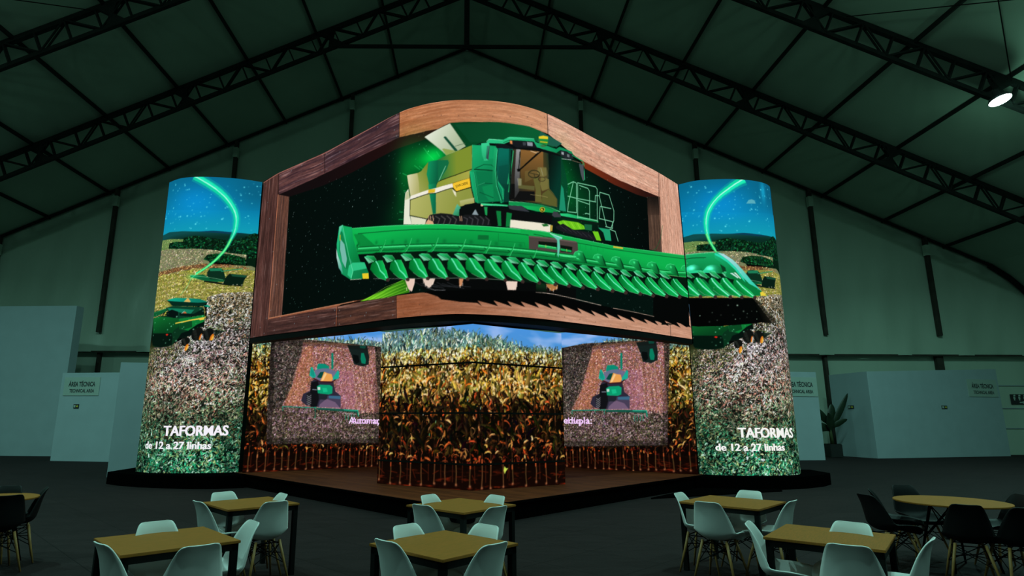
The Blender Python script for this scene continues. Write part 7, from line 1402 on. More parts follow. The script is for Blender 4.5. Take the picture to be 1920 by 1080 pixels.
ART['TR'] = [
["P","12c8a8",[1.96,8.25,1.93,8.24,1.9,8.23,1.85,8.21,1.81,8.19,1.76,8.17,1.72,8.15,1.68,8.12,1.64,8.1,1.59,8.07,1.55,8.04,1.5,8.01,1.46,7.98,1.41,7.95,1.37,7.92,1.33,7.89,1.29,7.86,1.25,7.83,1.21,7.81,1.18,7.78,1.14,7.74,1.1,7.71,1.07,7.68,1.04,7.64,1.01,7.61,0.98,7.58,0.96,7.54,0.93,7.51,0.91,7.47,0.89,7.44,0.88,7.4,0.86,7.37,0.85,7.34,0.84,7.3,0.83,7.27,0.82,7.23,0.81,7.19,0.8,7.16,0.79,7.12,0.79,7.09,0.78,7.05,0.78,7.01,0.77,6.97,0.77,6.94,0.77,6.9,0.77,6.86,0.77,6.82,0.77,6.78,0.77,6.74,0.78,6.7,0.78,6.67,0.79,6.64,0.8,6.6,0.81,6.57,0.82,6.53,0.83,6.5,0.85,6.45,0.87,6.41,0.89,6.37,0.91,6.33,0.92,6.31,0.85,6.26,0.83,6.29,0.82,6.32,0.79,6.36,0.77,6.41,0.75,6.45,0.73,6.49,0.72,6.53,0.7,6.56,0.69,6.6,0.68,6.64,0.67,6.67,0.66,6.71,0.65,6.75,0.63,6.79,0.62,6.83,0.62,6.88,0.61,6.92,0.6,6.97,0.6,7.01,0.6,7.06,0.6,7.1,0.6,7.15,0.6,7.19,0.61,7.23,0.61,7.28,0.62,7.32,0.63,7.37,0.64,7.41,0.65,7.46,0.67,7.51,0.69,7.56,0.72,7.6,0.75,7.65,0.77,7.69,0.8,7.73,0.84,7.77,0.87,7.82,0.9,7.86,0.94,7.9,0.98,7.94,1.02,7.98,1.06,8.02,1.1,8.06,1.14,8.09,1.18,8.13,1.23,8.16,1.27,8.2,1.31,8.23,1.35,8.26,1.39,8.29,1.44,8.33,1.48,8.36,1.52,8.39,1.57,8.42,1.61,8.46,1.65,8.49,1.7,8.53,1.74,8.56,1.77,8.58,1.79,8.6],0.35],
["P","10e8a0",[1.93,8.32,1.9,8.3,1.87,8.29,1.82,8.27,1.78,8.25,1.73,8.22,1.69,8.2,1.65,8.17,1.61,8.15,1.56,8.12,1.52,8.09,1.47,8.06,1.43,8.02,1.39,7.99,1.34,7.96,1.3,7.94,1.26,7.91,1.22,7.88,1.18,7.85,1.15,7.81,1.11,7.78,1.07,7.75,1.04,7.71,1.01,7.68,0.98,7.64,0.95,7.61,0.92,7.57,0.9,7.53,0.88,7.49,0.86,7.46,0.84,7.42,0.82,7.39,0.81,7.35,0.8,7.32,0.79,7.28,0.78,7.24,0.77,7.2,0.76,7.16,0.76,7.13,0.75,7.09,0.75,7.05,0.74,7.01,0.74,6.97,0.74,6.93,0.74,6.89,0.74,6.85,0.74,6.81,0.75,6.77,0.75,6.73,0.76,6.7,0.76,6.66,0.77,6.63,0.78,6.6,0.79,6.56,0.8,6.53,0.82,6.49,0.84,6.44,0.86,6.4,0.88,6.36,0.89,6.32,0.9,6.3,0.86,6.27,0.85,6.3,0.83,6.33,0.81,6.37,0.79,6.42,0.77,6.46,0.75,6.5,0.73,6.54,0.72,6.57,0.71,6.61,0.7,6.64,0.69,6.68,0.68,6.72,0.67,6.76,0.66,6.8,0.65,6.84,0.64,6.88,0.64,6.93,0.63,6.97,0.63,7.01,0.63,7.05,0.63,7.1,0.63,7.14,0.64,7.18,0.64,7.23,0.65,7.27,0.66,7.31,0.67,7.35,0.68,7.4,0.69,7.44,0.71,7.49,0.73,7.53,0.76,7.58,0.78,7.62,0.81,7.66,0.84,7.7,0.87,7.74,0.9,7.78,0.94,7.83,0.97,7.87,1.01,7.9,1.05,7.94,1.09,7.98,1.13,8.02,1.17,8.05,1.21,8.08,1.25,8.12,1.29,8.15,1.34,8.18,1.38,8.21,1.42,8.25,1.46,8.28,1.51,8.31,1.55,8.34,1.59,8.37,1.64,8.4,1.68,8.44,1.73,8.47,1.77,8.49,1.8,8.52,1.82,8.53],0.8],
["P","2af8c8",[1.92,8.34,1.89,8.33,1.85,8.31,1.81,8.29,1.77,8.27,1.72,8.25,1.68,8.22,1.64,8.19,1.59,8.17,1.55,8.14,1.51,8.11,1.46,8.07,1.42,8.04,1.37,8.01,1.33,7.98,1.29,7.95,1.25,7.92,1.21,7.89,1.17,7.86,1.13,7.83,1.1,7.8,1.06,7.76,1.03,7.73,0.99,7.69,0.96,7.65,0.93,7.62,0.91,7.58,0.88,7.54,0.86,7.5,0.84,7.47,0.82,7.43,0.81,7.39,0.79,7.36,0.78,7.32,0.77,7.28,0.76,7.24,0.76,7.2,0.75,7.17,0.74,7.13,0.74,7.09,0.73,7.05,0.73,7.01,0.73,6.97,0.73,6.93,0.73,6.89,0.73,6.85,0.73,6.81,0.74,6.77,0.74,6.73,0.75,6.7,0.76,6.66,0.76,6.63,0.77,6.59,0.78,6.56,0.8,6.52,0.81,6.48,0.83,6.44,0.85,6.4,0.87,6.36,0.89,6.32,0.9,6.3,0.88,6.28,0.86,6.31,0.85,6.34,0.83,6.38,0.8,6.43,0.78,6.47,0.77,6.51,0.75,6.55,0.74,6.58,0.73,6.62,0.72,6.65,0.71,6.69,0.7,6.72,0.7,6.76,0.69,6.8,0.68,6.84,0.68,6.89,0.67,6.93,0.67,6.97,0.67,7.01,0.67,7.05,0.67,7.09,0.68,7.14,0.68,7.18,0.69,7.22,0.7,7.26,0.7,7.3,0.71,7.34,0.72,7.38,0.74,7.42,0.76,7.46,0.78,7.51,0.8,7.55,0.82,7.59,0.85,7.63,0.88,7.67,0.91,7.71,0.94,7.75,0.97,7.79,1.01,7.82,1.04,7.86,1.08,7.9,1.12,7.93,1.16,7.97,1.2,8.0,1.24,8.03,1.28,8.06,1.33,8.09,1.37,8.13,1.41,8.16,1.45,8.19,1.5,8.22,1.54,8.25,1.59,8.28,1.63,8.31,1.67,8.34,1.72,8.37,1.76,8.4,1.8,8.42,1.84,8.44,1.86,8.46],0.6],
["P","d0fff0",[1.88,8.41,1.86,8.4,1.82,8.38,1.78,8.36,1.74,8.33,1.69,8.3,1.65,8.28,1.61,8.25,1.56,8.22,1.52,8.19,1.47,8.16,1.43,8.13,1.39,8.09,1.34,8.06,1.3,8.03,1.26,8.0,1.22,7.97,1.18,7.94,1.14,7.91,1.1,7.87,1.06,7.84,1.03,7.8,0.99,7.76,0.96,7.73,0.93,7.69,0.9,7.65,0.87,7.61,0.85,7.57,0.82,7.53,0.8,7.49,0.78,7.45,0.76,7.41,0.75,7.37,0.74,7.33,0.73,7.29,0.72,7.25,0.71,7.21,0.71,7.17,0.7,7.13,0.7,7.09,0.69,7.05,0.69,7.01,0.69,6.97,0.69,6.93,0.7,6.89,0.7,6.85,0.71,6.81,0.71,6.76,0.72,6.73,0.73,6.69,0.73,6.65,0.74,6.62,0.75,6.59,0.77,6.55,0.78,6.52,0.79,6.48,0.81,6.43,0.83,6.39,0.85,6.35,0.87,6.31,0.88,6.29,0.88,6.28,0.86,6.31,0.85,6.34,0.83,6.38,0.81,6.43,0.79,6.47,0.77,6.51,0.76,6.55,0.74,6.58,0.73,6.62,0.72,6.65,0.71,6.69,0.71,6.72,0.7,6.76,0.69,6.8,0.69,6.84,0.68,6.89,0.68,6.93,0.68,6.97,0.68,7.01,0.68,7.05,0.68,7.09,0.68,7.13,0.69,7.18,0.69,7.22,0.7,7.26,0.71,7.3,0.72,7.34,0.73,7.38,0.74,7.42,0.76,7.46,0.78,7.5,0.8,7.54,0.83,7.58,0.85,7.62,0.88,7.66,0.91,7.7,0.94,7.74,0.98,7.78,1.01,7.82,1.05,7.86,1.09,7.89,1.12,7.93,1.16,7.96,1.2,7.99,1.25,8.03,1.29,8.06,1.33,8.09,1.37,8.12,1.41,8.15,1.46,8.18,1.5,8.21,1.55,8.25,1.59,8.28,1.63,8.3,1.68,8.33,1.72,8.36,1.76,8.39,1.81,8.41,1.84,8.43,1.86,8.45],0.85],
["P","30e060",[0.708,6.809,0.713,6.789,0.719,6.761,0.726,6.729,0.734,6.695,0.743,6.663,0.751,6.634,0.76,6.611,0.769,6.59,0.778,6.569,0.789,6.547,0.801,6.523,0.814,6.495,0.83,6.462,0.847,6.425,0.866,6.386,0.885,6.347,0.903,6.31,0.92,6.275,0.935,6.242,0.95,6.208,0.965,6.176,0.977,6.147,0.988,6.123,0.996,6.105,0.955,6.081,0.946,6.098,0.934,6.122,0.92,6.15,0.904,6.181,0.888,6.213,0.871,6.246,0.854,6.28,0.836,6.317,0.816,6.355,0.797,6.394,0.778,6.43,0.762,6.463,0.749,6.49,0.736,6.514,0.724,6.536,0.713,6.558,0.703,6.581,0.692,6.608,0.681,6.638,0.671,6.672,0.661,6.707,0.652,6.74,0.645,6.767,0.639,6.786],0.3],
["P","50f070",[0.695,6.805,0.7,6.785,0.706,6.757,0.714,6.725,0.722,6.691,0.731,6.658,0.74,6.629,0.749,6.605,0.758,6.584,0.768,6.563,0.779,6.541,0.791,6.517,0.805,6.489,0.82,6.456,0.838,6.419,0.857,6.381,0.876,6.342,0.894,6.304,0.911,6.269,0.926,6.236,0.941,6.203,0.956,6.171,0.969,6.143,0.98,6.119,0.988,6.101,0.963,6.086,0.954,6.103,0.942,6.126,0.928,6.155,0.913,6.186,0.897,6.219,0.88,6.251,0.863,6.285,0.845,6.322,0.825,6.361,0.806,6.4,0.788,6.436,0.772,6.469,0.758,6.496,0.746,6.52,0.735,6.542,0.724,6.564,0.713,6.587,0.703,6.612,0.693,6.643,0.683,6.677,0.673,6.711,0.665,6.744,0.657,6.771,0.652,6.791],0.7],
["P","90ffa0",[0.69,6.803,0.694,6.783,0.701,6.755,0.709,6.723,0.717,6.689,0.726,6.656,0.736,6.627,0.745,6.603,0.754,6.581,0.764,6.56,0.775,6.538,0.787,6.514,0.8,6.486,0.816,6.453,0.834,6.417,0.853,6.378,0.872,6.339,0.89,6.302,0.907,6.267,0.922,6.234,0.938,6.201,0.953,6.169,0.966,6.141,0.977,6.117,0.985,6.099,0.972,6.091,0.963,6.108,0.952,6.132,0.938,6.161,0.923,6.192,0.907,6.225,0.891,6.258,0.874,6.292,0.856,6.329,0.836,6.368,0.817,6.407,0.799,6.443,0.783,6.476,0.77,6.503,0.758,6.527,0.746,6.549,0.736,6.571,0.726,6.593,0.716,6.618,0.706,6.648,0.697,6.682,0.687,6.716,0.679,6.748,0.672,6.776,0.667,6.796],0.5],
["P","c0ffc0",[0.676,6.798,0.681,6.779,0.687,6.751,0.695,6.719,0.704,6.684,0.714,6.651,0.724,6.622,0.733,6.597,0.743,6.575,0.753,6.554,0.764,6.532,0.776,6.507,0.79,6.48,0.806,6.447,0.824,6.41,0.843,6.372,0.862,6.333,0.88,6.295,0.897,6.261,0.913,6.228,0.929,6.195,0.944,6.164,0.957,6.135,0.968,6.111,0.977,6.094,0.973,6.091,0.964,6.109,0.953,6.133,0.939,6.161,0.924,6.193,0.908,6.226,0.892,6.258,0.875,6.293,0.857,6.33,0.838,6.369,0.819,6.407,0.801,6.444,0.785,6.476,0.771,6.504,0.759,6.528,0.748,6.55,0.737,6.572,0.727,6.594,0.718,6.619,0.708,6.649,0.698,6.682,0.689,6.717,0.681,6.749,0.674,6.776,0.669,6.796],0.5],
["P","020202",[-0.362,4.302,-0.199,4.352,0.042,5.027,0.48,4.975,0.892,4.957,1.314,4.951,1.766,4.96,1.855,4.87,2.078,4.581,2.323,4.298,2.116,4.288,1.928,4.282,1.686,4.24,1.243,4.203,0.824,4.176,0.275,4.192,0.091,4.23]],
["G","000000","1a1810",[1.766,4.96,1.957,4.873,2.223,4.588,2.534,4.312,2.296,4.278,2.09,4.25,1.941,4.392],[1.795,4.868,2.007,4.949],0.7],
["G","14a860","067a3c",[0.066,6.258,0.297,6.245,0.564,6.232,0.827,6.236,1.138,6.147,1.391,5.761,1.663,5.462,2.03,5.137,2.309,5.041,1.975,5.023,1.483,5.011,1.037,5.017,0.552,5.017,0.308,5.031,0.044,5.057],[0.649,6.209,0.6,5.601]],
["L","4fe8a0",0.0156,[0.066,6.266,0.371,6.248,0.827,6.244]],
["L","054a24",0.0203,[0.075,6.139,0.213,6.144,0.606,6.105]],
["P","04481f",[0.05,5.6,0.307,5.572,0.544,5.558,1.015,5.562,1.104,5.767,0.986,6.037,1.076,5.844,1.086,5.559,0.664,5.54,0.239,5.549],0.8],
["L","06481f",0.1466,[0.061,5.726,0.537,5.682,1.024,5.663]],
["L","12a850",0.108,[0.061,5.726,0.537,5.682,1.024,5.663]],
["L","80ffc8",0.0278,[0.063,5.752,0.539,5.712,1.027,5.694]],
["L","032010",0.0462,[0.055,5.657,0.311,5.621,0.548,5.6,1.017,5.588]],
["P","032814",[0.028,5.681,0.305,5.635,0.561,5.604,1.07,5.579,1.075,5.494,0.559,5.505,0.299,5.528,0.019,5.567]],
["G","38d8a8","04682c",[0.04,5.824,0.076,5.905,0.182,5.944,0.296,5.946,0.4,5.894,0.485,5.797,0.503,5.695,0.46,5.642,0.033,5.738],[0.076,5.905,0.503,5.695]],
["G","38d8a8","04682c",[0.505,5.723,0.549,5.776,0.62,5.857,0.728,5.892,0.832,5.887,0.96,5.838,1.045,5.75,1.072,5.607,0.989,5.567,0.499,5.638],[0.549,5.776,1.045,5.75]],
["B","90ffe0",[0.217,5.851,0.092,0.062],0.5,"add"],
["B","90ffe0",[0.706,5.794,0.091,0.061],0.5,"add"],
["P","28d090",[0.038,5.81,0.482,5.752,0.49,5.689,0.031,5.724]],
["P","28d090",[0.502,5.759,0.819,5.728,0.84,5.673,0.503,5.695]],
["P","031c0e",[0.031,5.724,0.502,5.681,0.969,5.639,1.07,5.579,1.066,5.537,0.559,5.576,0.303,5.614,0.027,5.667]],
["P","0a3a20",[0.966,5.909,1.103,5.805,1.123,5.577,1.078,5.522,1.017,5.58,1.017,5.737]],
["G","2cc878","067a34",[-0.5,5.87,-0.418,5.888,-0.326,5.852,-0.153,5.656,-0.248,5.64,-0.413,5.745],[-0.418,5.888,-0.248,5.64]],
["P","b0e8d0",[-0.5,5.87,-0.395,5.805,-0.21,5.646,-0.248,5.64,-0.413,5.745],0.55],
["L","04381c",0.011,[-0.467,5.877,-0.248,5.64],0.8],
["L","80f0a8",0.011,[-0.418,5.888,-0.326,5.852,-0.153,5.656],0.7],
["P","02100a",[-0.413,5.745,-0.248,5.64,-0.141,5.623,-0.194,5.53,-0.17,5.449,-0.267,5.566],0.9],
["G","00581e","0cc058",[-0.141,5.623,-0.062,5.632,-0.002,5.616,0.053,5.53,0.219,5.304,0.389,5.062,0.35,5.014,0.097,5.125,-0.075,5.288,-0.17,5.449,-0.194,5.53],[-0.122,5.368,0.109,5.459]],
["P","048a3c",[-0.17,5.449,-0.075,5.288,0.097,5.125,0.35,5.014,0.209,5.214,0.07,5.356,-0.109,5.535,-0.162,5.586],0.45],
["L","1ad890",0.0465,[-0.098,5.628,-0.063,5.538,0.07,5.356,0.209,5.214,0.374,5.043],0.8],
["L","c8fff0",0.0201,[-0.098,5.628,-0.063,5.538,0.07,5.356,0.209,5.214,0.374,5.043],0.85],
["L","9affb0",0.0093,[-0.002,5.616,0.053,5.53,0.219,5.304,0.389,5.062],0.65],
["L","e8e8e0",0.0092,[-0.075,5.288,0.097,5.125,0.35,5.014],0.5],
["P","3a2a26",[0.346,5.06,0.418,5.066,0.448,5.003,0.409,4.962,0.347,4.984]],
["G","2cc878","067a34",[-0.065,5.789,0.013,5.807,0.104,5.771,0.272,5.579,0.18,5.563,0.017,5.667],[0.013,5.807,0.18,5.563]],
["P","b0e8d0",[-0.065,5.789,0.036,5.726,0.217,5.569,0.18,5.563,0.017,5.667],0.55],
["L","04381c",0.0109,[-0.034,5.797,0.18,5.563],0.8],
["L","80f0a8",0.0108,[0.013,5.807,0.104,5.771,0.272,5.579],0.7],
["P","02100a",[0.017,5.667,0.18,5.563,0.284,5.546,0.232,5.455,0.255,5.375,0.161,5.491],0.9],
["G","00581e","0cc058",[0.284,5.546,0.358,5.557,0.414,5.543,0.464,5.462,0.613,5.253,0.773,5.027,0.735,4.976,0.501,5.066,0.345,5.218,0.255,5.375,0.232,5.455],[0.3,5.296,0.514,5.396]],
["P","048a3c",[0.255,5.375,0.345,5.218,0.501,5.066,0.735,4.976,0.603,5.162,0.479,5.292,0.314,5.461,0.263,5.51],0.45],
["L","1ad890",0.0456,[0.325,5.552,0.357,5.464,0.479,5.292,0.603,5.162,0.758,5.007],0.8],
["L","c8fff0",0.0198,[0.325,5.552,0.357,5.464,0.479,5.292,0.603,5.162,0.758,5.007],0.85],
["L","9affb0",0.0091,[0.414,5.543,0.464,5.462,0.613,5.253,0.773,5.027],0.65],
["L","e8e8e0",0.009,[0.345,5.218,0.501,5.066,0.735,4.976],0.5],
["P","3a2a26",[0.731,5.021,0.801,5.033,0.831,4.972,0.793,4.929,0.732,4.947]],
["G","2cc878","067a34",[0.357,5.719,0.43,5.739,0.511,5.71,0.664,5.536,0.578,5.512,0.433,5.602],[0.43,5.739,0.578,5.512]],
["P","b0e8d0",[0.357,5.719,0.45,5.661,0.612,5.521,0.578,5.512,0.433,5.602],0.55],
["L","04381c",0.0107,[0.386,5.727,0.578,5.512],0.8],
["L","80f0a8",0.0107,[0.43,5.739,0.511,5.71,0.664,5.536],0.7],
["P","02100a",[0.433,5.602,0.578,5.512,0.675,5.505,0.626,5.41,0.647,5.333,0.562,5.439],0.9],
["G","00581e","0cc058",[0.675,5.505,0.746,5.522,0.801,5.514,0.85,5.436,1.0,5.235,1.163,5.014,1.123,4.963,0.886,5.045,0.731,5.186,0.647,5.333,0.626,5.41],[0.689,5.259,0.9,5.374]],
["P","048a3c",[0.647,5.333,0.731,5.186,0.886,5.045,1.123,4.963,0.99,5.145,0.864,5.268,0.703,5.423,0.655,5.467],0.45],
["L","1ad890",0.0452,[0.714,5.515,0.745,5.431,0.864,5.268,0.99,5.145,1.147,4.994],0.8],
["L","c8fff0",0.0196,[0.714,5.515,0.745,5.431,0.864,5.268,0.99,5.145,1.147,4.994],0.85],
["L","9affb0",0.009,[0.801,5.514,0.85,5.436,1.0,5.235,1.163,5.014],0.65],
["L","e8e8e0",0.009,[0.731,5.186,0.886,5.045,1.123,4.963],0.5],
["P","3a2a26",[1.12,5.008,1.192,5.021,1.222,4.961,1.183,4.917,1.121,4.933]],
["G","2cc878","067a34",[0.655,5.689,0.727,5.714,0.809,5.69,0.962,5.522,0.876,5.495,0.729,5.578],[0.727,5.714,0.876,5.495]],
["P","b0e8d0",[0.655,5.689,0.747,5.638,0.91,5.506,0.876,5.495,0.729,5.578],0.55],
["L","04381c",0.0106,[0.684,5.699,0.876,5.495],0.8],
["L","80f0a8",0.0106,[0.727,5.714,0.809,5.69,0.962,5.522],0.7],
["P","02100a",[0.729,5.578,0.876,5.495,0.974,5.491,0.923,5.395,0.945,5.319,0.858,5.422],0.9],
["G","00581e","0cc058",[0.974,5.491,1.046,5.51,1.102,5.502,1.151,5.426,1.304,5.228,1.472,5.011,1.43,4.959,1.187,5.036,1.03,5.174,0.945,5.319,0.923,5.395],[0.987,5.247,1.203,5.365]],
["P","048a3c",[0.945,5.319,1.03,5.174,1.187,5.036,1.43,4.959,1.293,5.138,1.165,5.258,1.002,5.41,0.954,5.453],0.45],
["L","1ad890",0.0451,[1.013,5.502,1.044,5.418,1.165,5.258,1.293,5.138,1.455,4.99],0.8],
["L","c8fff0",0.0195,[1.013,5.502,1.044,5.418,1.165,5.258,1.293,5.138,1.455,4.99],0.85],
["L","9affb0",0.009,[1.102,5.502,1.151,5.426,1.304,5.228,1.472,5.011],0.65],
["L","e8e8e0",0.0089,[1.03,5.174,1.187,5.036,1.43,4.959],0.5],
["P","3a2a26",[1.427,5.003,1.503,5.018,1.534,4.959,1.492,4.914,1.427,4.929]],
["G","2cc878","067a34",[0.996,5.664,1.069,5.692,1.152,5.67,1.309,5.505,1.22,5.477,1.071,5.556],[1.069,5.692,1.22,5.477]],
["P","b0e8d0",[0.996,5.664,1.089,5.616,1.255,5.488,1.22,5.477,1.071,5.556],0.55],
["L","04381c",0.0106,[1.025,5.675,1.22,5.477],0.8],
["L","80f0a8",0.0106,[1.069,5.692,1.152,5.67,1.309,5.505],0.7],
["P","02100a",[1.071,5.556,1.22,5.477,1.32,5.475,1.268,5.378,1.29,5.303,1.202,5.404],0.9],
["G","00581e","0cc058",[1.32,5.475,1.395,5.495,1.453,5.489,1.505,5.415,1.669,5.222,1.851,5.011,1.805,4.957,1.541,5.026,1.377,5.16,1.29,5.303,1.268,5.378],[1.333,5.231,1.56,5.355]],
["P","048a3c",[1.29,5.303,1.377,5.16,1.541,5.026,1.805,4.957,1.657,5.131,1.52,5.248,1.349,5.395,1.299,5.436],0.45],
["L","1ad890",0.045,[1.361,5.486,1.393,5.404,1.52,5.248,1.657,5.131,1.833,4.989],0.8],
["L","c8fff0",0.0195,[1.361,5.486,1.393,5.404,1.52,5.248,1.657,5.131,1.833,4.989],0.85],
["L","9affb0",0.009,[1.453,5.489,1.505,5.415,1.669,5.222,1.851,5.011],0.65],
["L","e8e8e0",0.0089,[1.377,5.16,1.541,5.026,1.805,4.957],0.5],
["P","3a2a26",[1.802,5.002,1.884,5.019,1.918,4.961,1.872,4.915,1.802,4.927]],
["G","18b070","067a3a",[0.835,6.231,0.943,6.258,1.098,6.191,1.324,6.014,1.55,5.757,1.807,5.424,2.1,5.14,2.023,5.038,1.855,5.046,1.586,5.278,1.378,5.438,1.143,5.513,1.083,5.578,1.133,5.69,1.116,5.804,0.996,5.951,0.849,6.079],[0.936,6.169,1.277,5.517]],
["G","a8d8dc","38d0b0",[0.915,6.242,1.098,6.191,1.325,6.021,1.55,5.765,1.808,5.431,2.1,5.14,1.939,5.246,1.725,5.351,1.568,5.517,1.386,5.799,1.189,6.017,1.015,6.165],[1.198,6.117,1.833,5.383]],
["P","30e8c0",[0.848,6.231,1.015,6.165,1.189,6.017,1.386,5.799,1.568,5.517,1.625,5.377,1.548,5.46,1.353,5.743,1.157,5.96,0.982,6.095,0.857,6.172],0.8],
["P","d8f0f0",[1.209,5.646,1.277,5.652,1.441,5.516,1.411,5.495],0.9],
["P","e8f0e8",[1.305,5.665,1.372,5.657,1.508,5.488,1.479,5.481],0.9],
["P","e8d040",[2.033,5.123,2.118,5.155,2.255,5.037,2.037,5.025]],
["S",[0.188,4.93,0.585,4.888,0.972,4.871,1.368,4.863,1.795,4.868,2.099,4.324,1.595,4.284,1.143,4.26,0.279,4.247],16,"c8f8d8",0.019,33],
["S",[0.023,6.275,0.295,6.223,0.546,6.188,1.044,6.159,1.546,5.644,2.099,5.161,1.543,5.127,1.046,5.117,0.568,5.121,0.329,5.137,0.071,5.166],14,"b0ffe0",0.018,34],
["P","6ab8c0",[1.869,7.684,1.956,7.797,2.055,7.826,2.152,7.803,2.181,7.71],0.8],
["B","20a0b0",[2.51,8.122,0.097,0.291],0.35,"add"],
["T","TAFORMAS",[1.046,1.253,2.7,1.251],0.2552,"f4f4f0",0.016],
["T","de 12 a 27 linhas",[0.462,0.915,2.3,0.923],0.1813,"f4f4f0",0.016],
["L","000000",0.0363,[-0.016,8.404,0.011,7.186,0.037,6.006,0.063,4.861,0.088,3.75]],
["L","7ab8e8",0.0362,[0.041,4.83,0.05,4.019],0.9]]
ART['P'] = [
["L","c8ffe8",0.0139,[2.368,2.085,2.362,2.042],0.9],
["L","c8ffd8",0.0139,[2.683,1.921,2.676,1.879],0.9],
["L","80ff90",0.0141,[1.702,1.553,1.696,1.51],0.9],
["L","70f0a0",0.0142,[1.408,1.38,1.402,1.336],0.9],
["L","a0ffb0",0.0142,[1.568,1.644,1.561,1.6],0.9],
["L","f0fff0",0.0145,[1.234,1.799,1.227,1.755],0.9],
["L","90ffb0",0.014,[2.587,2.293,2.58,2.25],0.9],
["P","c8d850",[3.27,0.736,3.323,0.691,3.378,0.699,3.308,0.629,3.28,0.578,3.254,0.652]]]
